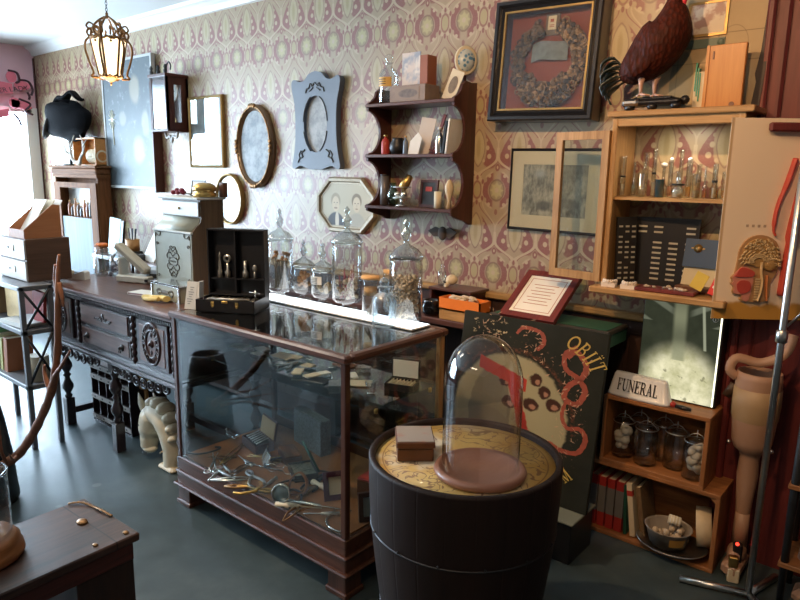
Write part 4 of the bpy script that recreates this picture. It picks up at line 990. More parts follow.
for k in range(4): b.lathe([(.0203, -.002), (.0212, 0), (.0203, .002)], 20, (-.018+k*.012, 0, 0), (0, PI/2, 0), cap=False)
b.build('ribs', M['paperw'], t)
t = thing('paper_roll', 'large cream paper roll leaning in the lower crate right corner', 'roll', (-.64, 2.86, .14), 0, rot=(0, -.12, 0))
MB().lathe([(.085, -.03), (.085, .03), (.03, .03), (.03, -.03)], 40, (0, 0, .0), (0, PI/2, .25), cap=False).build('roll_body', M['bone'], t)

# X-ray light box
t = thing('xray_light_box', 'dark light box showing a glowing abdominal X-ray film', 'x-ray viewer', (-.822, 2.90, .669), 0, rot=(-.03, 0, 0))
W_, H_ = .335, .475
MB().box2((-W_/2, -.028, 0), (W_/2, .05, H_), bev=.004).build('light_box', M['black'], t)
n = N('xray_film'); x, y, z = n.xyz(n.coords()); v = n.coords(); fine = n.noise(v, 22, 5, .6); big = n.noise(v, 6, 3)
u = x; h = z
c = n.mix(fine, (.018, .021, .012), (.05, .056, .034))
bel = ell(u+(big-.5)*.04, h, .01, .05, .20, .22); m1 = 1-n.ss(.55, 1.05, bel)
c = n.mix(m1, c, n.mix(n.ss(.3, .7, fine*.6+big*.4), (.52, .50, .26), (.98, .92, .62)))
sp = (u+.005+(h-.3)*.03).abs(); seg = ((h*38).sin()*.5+.5)
c = n.mix((1-n.ss(.016, .036, sp))*(seg*.35+.4)*h.gt(.18), c, (.27, .28, .17))
c = n.mix((1-n.ss(.003, .008, (u-.085+(h-.4)*.12).abs()))*h.gt(.24)*.6, c, (.5, .52, .36))
rib = (((h+u.abs()*-.55)*55).sin()*.5+.5); c = n.mix(n.ss(.75, .95, rib)*h.gt(.34)*n.ss(.02, .06, u.abs())*.35, c, (.32, .34, .24))
c = n.mix((1-n.ss(.02, .06, ell(u, h, .0, .43, 1.6, .55)))*0.0, c, (0, 0, 0))
c = n.mix(n.ss(.62, .70, n.noise(v, 30, 3))*m1*(1-n.ss(.12, .2, h))*.7, c, (.16, .15, .08))
e = n.node('ShaderNodeEmission'); n.put(e.inputs[0], c); e.inputs[1].default_value = 1.0
gl = n.node('ShaderNodeBsdfGlossy'); gl.inputs['Roughness'].default_value = .3; mx = n.node('ShaderNodeMixShader'); mx.inputs[0].default_value = .02
n.t.links.new(e.outputs[0], mx.inputs[1]); n.t.links.new(gl.outputs[0], mx.inputs[2]); n.t.links.new(mx.outputs[0], n.out.inputs[0])
MB().box2((-W_/2+.004, -.031, .006), (W_/2-.016, -.028, H_-.004)).build('xray_film', n.m, t)
MB().box2((W_/2-.015, -.031, .006), (W_/2-.009, -.028, H_-.06)).build('light_strip', glow('backlight', (1, .96, .72), 2.2), t)
b = MB(); b.lathe([(.009, -.001), (.0115, -.001), (.0115, .001), (.009, .001)], 24, (W_/2-.035, -.0325, H_-.095), (PI/2, 0, 0), cap=False).box((W_/2-.035, -.0325, H_-.095), (.003, .001, .012)).box((W_/2-.035, -.0325, H_-.086), (.004, .001, .003)); b.build('film_marker', M['paperw'], t)
# FUNERAL sign
t = thing('funeral_sign', 'white wedge shaped sign reading FUNERAL on upper crate top', 'sign', (-.945, 2.795, .669), -.05)
b = MB()
L0 = oval(.140, .042, 32, p=4); 
def lvl(z, sx, sy, dx=0): return [b._v((a*sx+dx, c*sy, z)) for a, c in L0]
rings = [lvl(0, 1.0, 1.0), lvl(.010, 1.0, 1.0), lvl(.014, .97, .88), lvl(.095, .84, .40), lvl(.104, .80, .25)]
for A, B in zip(rings, rings[1:]):
    for k in range(32): b._f((A[k], A[(k+1) % 32], B[(k+1) % 32], B[k]), True)
b._f(rings[0][::-1]); b._f(rings[-1])
b.build('sign_body', plain('white_plastic', (.66, .69, .74), .35, coat=.2), t)
b = MB(); b.M = TR((0, -.0295, .056), (-.245, 0, 0)); word(b, 'FUNERAL', .052, -.003, 0, 0, 0, .60)
b.build('lettering', M['black'], t)
t = thing('toy_tack', 'small red topped black toy lying right of the FUNERAL sign', 'toy', (-.775, 2.775, .669), -.1)
MB().ball((-.02, 0, .013), .013).build('toy_head', M['red'], t); MB().lathe([(.008, 0), (.010, .03), (.007, .065), (0, .066)], 12, (-.01, 0, .009), (0, PI/2, 0)).build('toy_body', M['black'], t)
# ================================================================ carved sideboard
SX0, SX1, SY0, SY1, ST = -4.25, -2.80, 1.665, 2.24, .945
t = thing('carved_sideboard', 'dark carved oak sideboard with drawers and turned legs left of display case', 'sideboard', ((SX0+SX1)/2, SY0, 0))
ox = t.location.x; HW = (SX1-SX0)/2
b = MB(); b.box2((-HW-.03, -.03, ST-.028), (HW+.02, SY1-SY0, ST), bev=.008).box2((-HW-.015, -.018, ST-.045), (HW+.01, SY1-SY0-.01, ST-.028), bev=.005)
b.build('top_board', M['sidewood'], t)
b = MB()
for k in range(88): b.box((-HW+.0+k*.01655, -.006, ST-.056), (.008, .012, .016))
b.build('dentil_strip', M['ebon'], t)
D = SY1-SY0
b = MB(); b.box2((-HW, .015, .60), (HW, D-.01, ST-.045)).box2((-HW-.012, -.008, .585), (HW+.012, D, .60), bev=.004).box2((-HW-.02, -.018, .560), (HW+.02, D, .585), bev=.008)
b.box2((-HW, .0, ST-.066), (HW, .02, ST-.045))
b.build('carcass', M['ebon'], t)
def spool_column(x, z0, z1, r=.014, n=7):
    prof = [(r*.8, z0)]
    for k in range(n*6+1):
        z = z0+(z1-z0)*k/(n*6); prof.append((r*(.55+.45*abs(math.sin(PI*k/6))), z))
    return MB().lathe(prof, 12, (x, .002, 0))
for x in (-.715, -.335+.02, .315, .70): spool_column(x, .615, ST-.07).build('turned_column', M['ebon'], t)
def carved_oval(x, z):
    b = MB()
    b.tube([(x+.082*math.cos(a), -.004, z+.108*math.sin(a)) for a in [2*PI*k/40 for k in range(40)]], .008, 8, True)
    b.tube([(x+.050*math.cos(a), -.006, z+.072*math.sin(a)) for a in [2*PI*k/36 for k in range(36)]], .006, 8, True)
    for k in range(14):
        a = 2*PI*k/14; b.tube([(x+(.068+.018*math.cos(q))*math.cos(a)-.008*math.sin(q)*math.sin(a), -.007, z+(.092+.018*math.cos(q))*math.sin(a)+.008*math.sin(q)*math.cos(a)) for q in [2*PI*j/8 for j in range(8)]], .005, 5, True)
    b.ball((x, -.004, z), .020, 1, .6, 1.1, 12, 8); b.ball((x, -.016, z), .009, seg=10)
    for s in (-1, 1): b.ball((x, -.006, z+s*.046), .010, .8, .5, 1.3)
    return b
for x in (-.55, .505):
    w_ = .30
    b = MB(); b.box2((x-w_/2, -.002, .625), (x+w_/2, .016, ST-.075), bev=.004); d_ = b.build('door', M['ebon'], t)
    MB().box2((x-w_/2+.03, -.005, .65), (x+w_/2-.03, .0, ST-.10), bev=.002).build('door_panel', M['sidewood'], d_)
    carved_oval(x, .755).build('carved_ornament', M['ebon'], d_)
for k, (z0, z1) in enumerate(((.625, .735), (.745, .868))):
    b = MB(); b.box2((-.285, -.002 if k == 0 else .0, z0), (.285, .016, z1), bev=.004); d_ = b.build('drawer', M['ebon'], t)
    MB().box2((-.268, -.006, z0+.010), (.268, .0, z1-.010), bev=.002).build('drawer_panel', M['sidewood'], d_)
    if k == 0:
        for s in (-.20, .20):
            h_ = MB(); h_.lathe([(.020, 0), (.018, .004), (.006, .008), (.010, .018), (.004, .024), (0, .025)], 12, (s, -.006, .68), (PI/2, 0, 0)).tube([(s-.008, -.018, .68), (s-.010, -.022, .655), (s+.010, -.022, .655), (s+.008, -.018, .68)], .0025, 6); h_.build('drop_handle', M['iron'], d_)
    else:
        o_ = MB()
        for s in (-1, 1):
            o_.tube(lofted([(0, -.008, .83), (s*.02, -.008, .80), (s*.04, -.008, .812), (s*.05, -.008, .80), (s*.07, -.008, .806), (s*.085, -.008, .80)]), .004, 6)
            o_.tube(lofted([(s*.01, -.008, .795), (s*.03, -.008, .79), (s*.05, -.008, .795), (s*.075, -.008, .79)]), .003, 6).ball((s*.088, -.008, .802), .007)
        o_.ball((0, -.008, .825), .010, 1, .5, 1.3); o_.build('carved_crest', M['ebon'], d_)
# pierced apron
def apron(x0, x1):
    b = MB(); q = int((x1-x0)/.075)
    for k in range(q):
        x = x0+(k+.5)*(x1-x0)/q; dz = .03+.028*math.sin(PI*(k+.5)/q)
        b.tube([(x+.030*math.cos(a), .02, .565-dz+.026*math.sin(a)) for a in [2*PI*j/14 for j in range(14)]], .007, 6, True)
        b.tube([(x+.013*math.cos(a), .02, .568-dz+.012*math.sin(a)) for a in [2*PI*j/10 for j in range(10)]], .004, 6, True)
    return b
for a, c in ((-.64, -.12), (.02, .62)): apron(a, c).build('pierced_apron', M['ebon'], t)
def leg_mb(x, y):
    b = MB(); b.box((x, y, .52), (.055, .055, .08), bev=.004)
    b.lathe([(.022, .48), (.028, .47), (.016, .455), (.018, .44), (.034, .405), (.036, .385), (.020, .355), (.015, .345), (.026, .33), (.015, .318), (.018, .30), (.034, .265), (.034, .245), (.018, .215), (.015, .205), (.024, .195), (.020, .18)], 18, (x, y, 0))
    b.box((x, y, .09), (.055, .055, .18), bev=.004); return b
for x in (-.67, -.03, .66):
    for y in (.055, D-.06): leg_mb(x, y).build('leg', M['ebonz'], t)
b = MB(); b.box2((-.67, D-.075, .07), (.66, D-.045, .11)).box2((-.685, .055, .07), (-.655, D-.06, .11)).box2((.645, .055, .07), (.675, D-.06, .11)); b.build('stretcher', M['ebon'], t)

# pigeonhole cabinet below
t = thing('pigeonhole_cabinet', 'dark open pigeonhole cabinet with paper numbered strips under the sideboard', 'cabinet', (-3.925, 1.86, 0), .03)
b = MB(); W_ = .235; 
b.box2((-W_, .24, 0), (W_, .25, .40)).box2((-W_, 0, .39), (W_, .24, .40)).box2((-W_, 0, 0), (W_, .24, .01))
for k in range(6): b.box2((-W_+k*.0922, 0, .01), (-W_+k*.0922+.009, .24, .39))
for z in (.05, .185, .32): b.box2((-W_, 0, z-.004), (W_, .24, z+.004))
b.build('cabinet_body', M['ebon'], t)
for z in (.05, .185, .32, .39):
    b = MB().box2((-W_, -.004, z-.028), (W_, .0, z)); b.build('paper_strip', plain('worn_label_strip', (.34, .31, .28), .7, var=.4, scale=50), t)
    b = MB()
    for k in range(5): b.box((-W_+.048+k*.0922, -.0045, z-.014), (.018, .001, .012))
    b.build('strip_marks', M['black'], t)
# carousel horse
def horse():
    t = thing('white_horse_figure', 'cream painted wooden horse figure with drooping head on floor by display case', 'horse figure', (-3.245, 1.80, 0), 0)
    t.scale = (1.12, 1, .90)
    cr_ = plain('old_cream_paint', (.66, .58, .42), .45, var=.12, scale=18, coat=.2)
    b = MB(); P = lambda *a: a
    # neck arching up and over to the left, chest on right, head down
    def smooth(pts, rs, k=8):
        L = lofted(pts, k); m_ = len(L)-1; o_ = []
        for i in range(m_+1):
            f = i/m_*(len(rs)-1); j = min(int(f), len(rs)-2); u_ = f-j; u_ = u_*u_*(3-2*u_); o_.append(rs[j]+(rs[j+1]-rs[j])*u_)
        return L, o_
    b.tube(*smooth([(.115, .0, .02), (.125, 0, .12), (.115, 0, .22), (.075, 0, .30), (.01, 0, .335), (-.04, 0, .325)], [.050, .056, .066, .074, .074, .060]), 18)
    b.tube(*smooth([(-.01, 0, .345), (-.045, 0, .29), (-.072, 0, .215), (-.086, -.004, .14), (-.092, -.008, .085), (-.088, -.01, .055)], [.045, .072, .070, .052, .046, .030]), 18)
    b.ball((-.035, 0, .225), .050, 1, .9, 1.2); b.ball((-.078, -.01, .07), .036, 1.2, 1.1, .8)
    b.build('horse_body', cr_, t)
    m = MB()
    for k, (x, z, r) in enumerate(((-.02, .405, .034), (.035, .412, .038), (.09, .395, .038), (.135, .35, .036), (.155, .29, .034), (.165, .23, .030))): m.ball((x, -.01, z-.01), r, 1.05, 1.5, .85, rot=(0, .5*k, 0))
    m.build('mane', cr_, t)
    for s, x in ((-1, -.105), (1, -.05)):
        MB().lathe([(0.001, .095), (.013, .065), (.024, .03), (.022, -.02), (0, -.03)], 12, (x, s*.028, .34), (0, -.35, 0), sy=.6).build('ear', cr_, t)
    e = MB()
    e.ball((-.088, -.058, .235), .011); e.ball((-.118, -.038, .078), .006); e.build('eye', M['iron'], t)
    l = MB(); l.tube([(-.118, -.03, .055), (-.085, -.053, .05), (-.055, -.048, .055)], .003, 6); l.build('mouth_line', M['iron'], t)
    f = MB(); f.tube([(.115, -.052, .13), (.16, -.03, .16)], .005, 6).tube([(.07, -.045, .10), (.11, -.055, .13)], .005, 6); f.build('harness_line', plain('tan_paint', (.4, .3, .18), .5), t)
    b = MB(); b.box((.115, 0, .016), (.13, .11, .032), bev=.012); b.build('base', cr_, t)
horse()
t = thing('wooden_mallet', 'round tan wooden mallet head standing behind the horse ears', 'mallet', (-3.68, 1.97, 0))
MB().tube([(0, 0, .0), (0.0, 0, .33)], .013, 10).build('handle', M['oak'], t)
MB().lathe([(.062, -.035), (.068, -.03), (.068, .03), (.062, .035), (0, .035)], 28, (0, 0, .36), (PI/2, 0, .2), cap=True).build('mallet_head', M['oak'], t)

# ---- on the sideboard
t = thing('painted_chest', 'tall grey green painted chest with stencil ornament on the sideboard', 'chest', (-3.255, 1.95, ST))
GG = plain('grey_green_paint', (.33, .33, .25), .5, var=.15, scale=14); GS = wood('chest_side', (.08, .05, .03), (.17, .11, .06), .8, 2)
w = .19
# profile side in yz: lower body, cove, upper drawer
pr = [(0, 0), (0, .355), (.028, .385), (.05, .40), (.06, .43), (.055, .525), (.20, .525), (.20, 0)]
b = MB(); b.prism(pr, -w, w, 'yz'); b.build('chest_body', GS, t)
MB().box2((-w-.012, -.006, .0), (w+.012, .20, .012), bev=.003).build('base_moulding', GG, t)
MB().box2((-w+.004, -.004, .012), (w-.004, .0, .345), bev=.002).build('front_panel', GG, t)
b = MB(); b.box2((-w-.004, -.012, .345), (w+.004, .004, .357), bev=.003); b.build('ledge', plain('pale_grey_paint', (.62, .62, .56), .5), t)
b = MB(); b.prism([(-.002, .357), (.026, .387), (.048, .402), (.058, .43), (.062, .43), (.052, .398), (.030, .380), (.002, .354)], -w+.01, w-.01, 'yz', True); b.build('cove', GG, t)
b = MB(); b.box2((-w+.01, .048, .435), (w-.01, .056, .515), bev=.003); d_ = b.build('small_drawer', plain('white_enamel_panel', (.72, .72, .68), .4), t)
MB().ball((0, .044, .475), .007).build('knob', M['brass'], d_)
MB().box2((-w-.012, .030, .525), (w+.015, .212, .538), bev=.004).build('top_board', plain('pale_grey_paint', (.6, .6, .55)), t)
ink = plain('brown_stencil', (.10, .08, .05), .6)
b = MB()
def curl(b, cx, cz, s, fx, fz, r=.0024, y=-.006): b.tube(lofted([(cx+fx*s*a, y, cz+fz*s*c) for a, c in ((0, 0), (.35, .25), (.7, .2), (.8, -.05), (.6, -.2), (.4, -.08))], 4), r, 5)
for fx in (-1, 1):
    for fz in (-1, 1):
        curl(b, 0, .185+fz*.028, .075, fx, fz); curl(b, 0, .185+fz*.055, .05, fx, fz); curl(b, 0, .185+fz*.075, .035, fx, fz)
        curl(b, fx*.165, .185+fz*.15, .06, -fx, -fz); curl(b, fx*.17, .185+fz*.09, .03, -fx, fz); curl(b, fx*.165, .185+fz*.14, .04, 0.2*fx, -fz)
b.tube([(.045*math.cos(a), -.006, .185+.022*math.sin(a)) for a in [2*PI*k/20 for k in range(20)]], .002, 5, True)
b.ring(rect(.352, .32, 0, .185), rect(.346, .314, 0, .185), -.0055, -.004)
for k in range(5): b.box((-.024+k*.012, -.0055, .185), (.006, .001, .010))
b.build('stencil_ornament', ink, t)
# glass lidded box in front of the chest
t = thing('mirror_tray_box', 'small silvered glass box in front of the painted chest', 'box', (-3.12, 1.86, ST), 0)
MB().box2((-.13, -.05, 0), (.13, .05, .085), bev=.002).build('box_body', GG, t)
b = MB(); b.ring(rect(.27, .095, 0, .045), rect(.25, .075, 0, .045), -.056, -.050); b.box2((-.135, -.056, .086), (.135, .056, .094)); b.build('silver_edge', M['silver'], t)
b = MB(); b.ball((0, -.052, .045), .02, 2, .1, .6)
for s in (-1, 1): curl(b, s*.03, .045, .06, s, 1, .002, -.053); curl(b, s*.03, .045, .06, s, -1, .002, -.053)
b.build('painted_ornament', ink, t)
# chest top: brass bowl lamp, picture, roses
CH = ST+.538
t = thing('brass_pot', 'round brass pot on top of the painted chest', 'pot', (-3.115, 2.07, CH))
MB().lathe([(0, 0), (.055, 0), (.062, .006), (.064, .022), (.050, .028), (.062, .036), (.066, .048), (.052, .066), (.030, .076), (0, .078)], 28).build('pot_body', M['brass'], t)
t = thing('small_picture', 'little black wire frame with white card on chest top', 'picture frame', (-3.235, 2.10, CH), .1, rot=(-.15, 0, 0))
MB().ring(rect(.13, .09, 0, .045), rect(.12, .08, 0, .045), -.003, .003).build('frame', M['black'], t); MB().box((0, .002, .045), (.122, .003, .082)).build('card', M['paperw'], t)
t = thing('dried_roses', 'dried dark red roses lying at the left of chest top', 'flowers', (-3.37, 2.07, CH))
q = random.Random(3); b = MB(); s_ = MB()
for k in range(6): b.ball((-.04+.02*k, q.uniform(-.02, .02), .018+.012*(k % 2)), .016, 1, 1, .85, seg=8, rings=6)
for k in range(7): s_.tube([(-.03+.02*k, 0, .015), (.03+.02*k, q.uniform(-.03, .03), q.uniform(.006, .02))], .002, 5)
tag(b.build('rose_head', plain('dark_rose', (.22, .02, .04), .7, var=.5), t), kind='stuff'); tag(s_.build('rose_stem', STEM, t), kind='stuff')
tag(MB().box((-3.06, 2.15, CH+.04), (.04, .03, .08), bev=.003).build('small_dark_box', M['leather']), 'small dark upright box behind the brass pot', 'box')
# telephone-like stapler machine, wedge, booklet, gloves
def P_(px, py, z=ST): return spot(px, py, z=z)
p = P_(137, 282); t = thing('cast_embosser', 'pale grey cast embossing press on the sideboard', 'press', (p.x, p.y, ST), .35)
WG = plain('pale_grey_enamel', (.58, .57, .50), .4, coat=.2)
MB().box((0, 0, .022), (.24, .10, .044), bev=.008).build('press_base', WG, t)
b = MB(); b.box((-.10, 0, .09), (.03, .07, .12), bev=.008); b.build('press_arm', WG, t)
b = MB().at((-.02, 0, .145), (0, .62, 0)); b.box((0, 0, 0), (.28, .07, .045), bev=.012); b.build('press_lever', plain('tan_enamel', (.42, .40, .33), .45), t)
b = MB(); b.box((.115, -.052, .022), (.02, .006, .014)); b.build('slot', M['black'], t)
t = thing('light_blue_device', 'pale blue metal device with dark slots behind the embossing press', 'device', (-3.66, 2.14, ST), .35)
MB().box((0, 0, .045), (.22, .14, .09), bev=.01).build('device_body', plain('pale_blue_enamel', (.45, .55, .66), .4), t)
MB().box((.0, -.072, .045), (.14, .006, .025)).build('dark_slot', M['black'], t)
# clear flower jar (bell) with dried bits
t = thing('cable_bundle', 'loose bundle of grey cables and trinkets beside the embossing press', 'cables', (-4.08, 2.06, ST))
q = random.Random(12); b = MB()
for k in range(4): b.tube(lofted([(-.12+.02*k, q.uniform(-.05, .05), .01), (-.10, 0, .10+.01*k), (0, 0, .17-.012*k), (.09, 0, .13), (.12-.01*k, 0, .02)]), .006, 6)
b.build('cable_loop', plain('grey_cable', (.45, .42, .40), .5), t)
b = MB()
for k in range(24): b.ball((q.uniform(-.08, .09), q.uniform(-.05, .05), q.uniform(.012, .09)), q.uniform(.008, .018), 1, 1, q.uniform(.6, 1.3), seg=8, rings=5)
tag(b.build('small_trinkets', plain('mixed_trinkets', (.32, .34, .40), .4, var=.9, scale=70), t), kind='stuff')
p = P_(79, 279); t = thing('marble_wedge', 'small white rounded wedge on the sideboard edge', 'wedge', (p.x, p.y, ST), .5)
MB().prism([(-.06, 0), (.06, 0), (.06, .045), (.045, .055), (-.045, .022), (-.06, .012)], -.025, .025).build('wedge_body', M['paperw'], t)
p = P_(64, 276); t = thing('pewter_dish', 'dark oval pewter dish with a white candle near the drawer box', 'dish', (p.x+.03, p.y+.02, ST))
MB().lathe([(0, .0), (.07, .0), (.105, .016), (.108, .018), (.07, .006), (0, .006)], 32, sy=.7).build('dish_body', M['iron'], t); MB().cyl((0, 0, .022), .03, .03, 18).build('candle', M['cream'], t)
p = P_(140, 296); t = book('thin_booklet', 'white booklet with pink edge lying on sideboard front', p.x-.10, p.y-.02, ST, .012, .10, .16, M['paperw'], mp=plain('pink_pages', (.5, .3, .3)), flat=True, rz=.25)
b = MB(); b.tube(lofted([(-.10, 0, .012), (-.05, .012, .016), (.0, -.005, .018), (.05, .01, .02), (.10, 0, .022)]), [.016]*12+[.022]*13, 8, flat=.7).tube(lofted([(-.06, -.02, .010), (0, -.03, .014), (.06, -.02, .02)]), .012, 8)
p = P_(157, 303); place(b, 'yellow_glove', plain('ochre_glove', (.68, .50, .16), .7), 'crumpled pale yellow glove at the sideboard front edge', 'glove', 155, 301, ST, .1)
# things at the back near the wall: pencil pot, tablet, leaning pad, black camera
t = thing('side_table', 'plain dark table behind the sideboard against the wall', 'table', (-4.95, 2.66, 0)) if False else None
q0 = dict(z=ST)
t = thing('pencil_pot', 'brown leather pot full of pens behind the sideboard', 'pot', (-5.31, 2.80, CZ))
MB().lathe([(0, 0), (.055, 0), (.058, .10), (.05, .10), (.047, .01), (0, .01)], 24, (0, 0, .06)).build('pot_body', plain('tan_pot', (.45, .22, .07), .5), t)
MB().box((0, 0, .03), (.14, .12, .06), bev=.01).build('pot_stand', M['black'], t)
for k in range(7): MB().tube([(-.02+.008*k, 0, .08), (-.06+.02*k, .01*(k % 3), .25)], .004, 6).build('pen', [M['black'], M['white'], M['blue']][k % 3], t)
t = thing('white_notepad', 'white notepad leaning back against the wall by the painted chest', 'notepad', (-5.00, 2.76, CZ), 0, rot=(-.35, .28, 0))
MB().box((0, 0, .13), (.16, .012, .25), bev=.003).build('pad_sheets', M['paperw'], t); MB().box((0, .01, .13), (.175, .008, .265)).build('pad_backing', M['cream'], t)
t = thing('pale_blue_card', 'pale turquoise card standing behind the cable bundle', 'card', (-5.66, 2.80, CZ), 0, rot=(-.1, .06, 0))
MB().box((0, 0, .16), (.19, .004, .32)).build('card_sheet', plain('turquoise_card', (.42, .68, .70), .6), t)
MB().box((.12, .01, .16), (.04, .02, .30)).build('dark_stand', M['black'], t)
t = thing('black_camera', 'low black folding camera between pencil pot and notepad', 'camera', (-5.12, 2.74, CZ), .3)
MB().box((0, -.04, .03), (.17, .08, .06), bev=.006).build('camera_body', M['black'], t); MB().cyl((0, -.09, .035), .022, .03, 16, (PI/2, 0, 0)).build('lens', M['silver'], t)
t = thing('brush_bundle', 'little cluster of blue and white spools left of the cable bundle', 'spools', (-4.62, 2.30, ST) if False else (-4.14, 2.16, ST))
for k in range(4): MB().cyl((-.09+.045*k, .02, .035), .017, .07, 14).build('spool', [M['blue'], M['white'], M['black'], M['white']][k], t)

# ---- narrow shelf rack, drawers and paper holder
LX0, LX1, LY0, LY1, LT = -4.62, -3.93, 1.39, 1.57, .965
t = thing('shelf_rack', 'narrow grey metal shelf rack of books left of the sideboard', 'shelf rack', ((LX0+LX1)/2, (LY0+LY1)/2, 0)); hw, hd = (LX1-LX0)/2, (LY1-LY0)/2
GM = plain('grey_painted_metal', (.17, .17, .18), .45, .2)
for sx in (-1, 1):
    for sy in (-1, 1): MB().box((sx*(hw-.014), sy*(hd-.014), LT/2), (.028, .028, LT), bev=.003).build('leg', GM, t)
for z in (LT-.01, .70, .375): MB().box2((-hw, -hd, z-.014), (hw, hd, z+.014), bev=.003).build('shelf_board', GM, t)
for z0, z1 in ((.40, .68), (.72, .94)):
    b = MB(); b.tube([(hw-.005, -hd+.02, z0), (hw-.005, hd-.02, z1)], .008, 6).tube([(hw-.005, hd-.02, z0), (hw-.005, -hd+.02, z1)], .008, 6); b.build('cross_brace', M['iron'], t)
cols = [((.10, .42, .12), 'bright green book, leftmost on lower rack shelf'), ((.22, .50, .22), 'light green book second on the lower rack shelf'), ((.60, .58, .50), 'white book in the middle of lower rack shelf'), ((.45, .42, .15), 'olive yellow book on the lower rack shelf'), ((.35, .12, .05), 'rust brown book at right of lower rack shelf')]
xx = LX0+.035
for k, (c, lb) in enumerate(cols):
    w_ = (.035, .03, .04, .035, .05)[k]; book('rack_book', lb, xx, LY0+.03, .39, w_, (.25, .24, .22, .21, .22)[k], .15, plain('book_cloth_%s' % ['a', 'b', 'c', 'd', 'e'][k], c, .6), .03*k); xx += w_+.022
t = thing('round_tin', 'pale round tin at right of the lower rack shelf', 'tin', (-4.02, 1.49, .39)); MB().cyl((0, 0, .075), .06, .15, 24).build('tin_body', M['bone'], t)
book('tan_picture_book', 'large tan book standing at left on upper rack shelf', LX0+.04, LY0+.04, .715, .03, .20, .15, plain('tan_cover', (.40, .26, .12), .6), 0)
tag(MB().box((-4.32, 1.50, .81), (.20, .03, .19), bev=.003).build('gilt_picture', M['gold'], rot=None), 'small gilt framed picture on upper rack shelf', 'picture')
t = thing('paper_stack', 'loose stack of white papers on the upper rack shelf', 'papers', (-4.14, 1.485, .7145), .1)
for k in range(3): MB().box((.01*k, 0, .006+.009*k), (.28, .17, .008)).build('paper_sheet', M['paperw'], t)
t = thing('red_folder', 'red folder standing at the rack right end below the sideboard top', 'folder', (-4.02, 1.52, .742), .0, rot=(0, .12, .2)); MB().box((0, 0, .09), (.10, .02, .18)).build('folder_body', M['red'], t)
t = thing('drawer_box', 'brown wooden box of two pale card drawers on the shelf rack', 'drawer box', (-4.255, 1.61, LT+.004))
BB = wood('brown_plywood', (.07, .035, .022), (.13, .07, .045), .5, 1, .55)
bw, bd, bh = .205, .128, .25
b = MB(); b.box2((-bw, -bd+.01, 0), (bw, bd, bh), bev=.002); b.build('box_body', BB, t)
for z0 in (.006, .130):
    b = MB().box2((-bw+.004, -bd, z0), (bw-.004, -bd+.012, z0+.114), bev=.002); d_ = b.build('drawer', plain('pale_wood_front', (.50, .44, .38), .5), t)
    b = MB(); b.ring(rect(.09, .035, 0, z0+.06), rect(.075, .022, 0, z0+.06), -bd-.006, -bd); b.build('label_holder', M['steel'], d_)
t = thing('document_holder', 'tan wooden document holder with slanted cream front on the drawer box', 'document holder', (-4.20, 1.61, LT+.255))
OB = wood('tan_hardboard', (.30, .12, .05), (.42, .18, .08), .5, 1, .6)
side = [(-.11, 0), (.10, 0), (.10, .19), (.055, .19), (-.11, .05)]
b = MB(); b.prism(side, .108, .116, 'yz'); b.build('side_panel', OB, t); b = MB(); b.prism(side, -.116, -.108, 'yz'); b.build('side_panel', OB, t)
b = MB(); b.box2((-.108, .092, 0), (.108, .10, .19)).box2((-.108, -.11, 0), (.108, .10, .008)).box2((-.108, -.11, .008), (.108, -.102, .05)); b.build('holder_body', OB, t)
for k in range(3):
    b = MB().at((-.05+.05*k, -.06+.03*k, .012), (-.55, .0, 0)); b.box((0, 0, .12), (.17-.03*k, .004, .24)); b.build('paper_sheet', M['paperw'] if k != 1 else M['cream'], t)
# antique branch and foreground pieces -------------------------------------------------
def bottle_(name, label, x, y, z, r, h, m, capm=None, cat='bottle'):
    t = thing(name, label, cat, (x, y, z))
    MB().lathe([(0, 0), (r*.95, 0), (r, .004), (r, h*.62), (r*.75, h*.74), (r*.35, h*.82), (r*.35, h*.95), (0, h*.95)], 18).build('bottle_body', m, t)
    MB().lathe([(r*.45, h*.90), (r*.48, h), (0, h)], 14).build('stopper', capm or M['cork'], t); return t
bottle_late = bottle_
# ================================================================ armoire with mirror
AX0, AX1, AY = -6.80, -5.88, 2.80; AZ = 1.655
t = thing('mirror_cupboard', 'tall brown wooden cupboard with mirrored door by the shop window', 'cupboard', ((AX0+AX1)/2, 2.76, 0))
AW = wood('brown_cupboard_wood', (.09, .035, .014), (.19, .08, .032), .6, 2, .7, spec=.12)
hw = (AX1-AX0)/2; AF = .82
t.location.y = 2.86; t.scale = (1, .7, 1)
b = MB(); b.box2((-hw+.02, .10, 0), (hw-.02, .11, AZ-.05)).box2((-hw+.02, -.06, 0), (-hw+.045, .10, AZ-.05)).box2((hw-.045, -.06, 0), (hw-.02, .10, AZ-.05)).box2((-hw+.045, -.06, 0), (hw-.045, .10, .12)); b.build('cupboard_body', AW, t)
b = MB(); b.box2((-hw-.02, -.11, AZ-.02), (hw+.02, .11, AZ), bev=.005).box2((-hw, -.09, AZ-.08), (hw, .11, AZ-.02), bev=.012).box2((-hw+.01, -.08, AZ-.11), (hw-.01, .11, AZ-.08)); b.build('cornice', wood('cornice_wood', (.10, .04, .016), (.20, .085, .035), .6, 0, .7, spec=.12), t)
b = MB(); b.ring(rect(.86, 1.40, 0, .80), rect(.62, 1.24, 0, .83), -.085, -.06); d_ = b.build('door', AW, t)
n = N('door_reflection_grey'); x, y, z = n.xyz(n.coords()); n.bsdf(n.mix(n.noise(n.mapped(n.coords(), scale=(14, 14, .6)), 2, 2), (.10, .125, .14), (.20, .235, .25)), .6, 0, .2)  # streaked matte grey-blue painted in place of the door mirror's reflection
MB().box((0, -.070, .69), (.63, .006, .97)).build('mirror_grey_panel', n.m, d_)
MB().box((0, .02, 1.172), (.80, .15, .012)).build('inner_shelf', AW, t)
MB().box((0, .095, 1.32), (.80, .006, .30)).build('back_lining', M['paperw'], t)
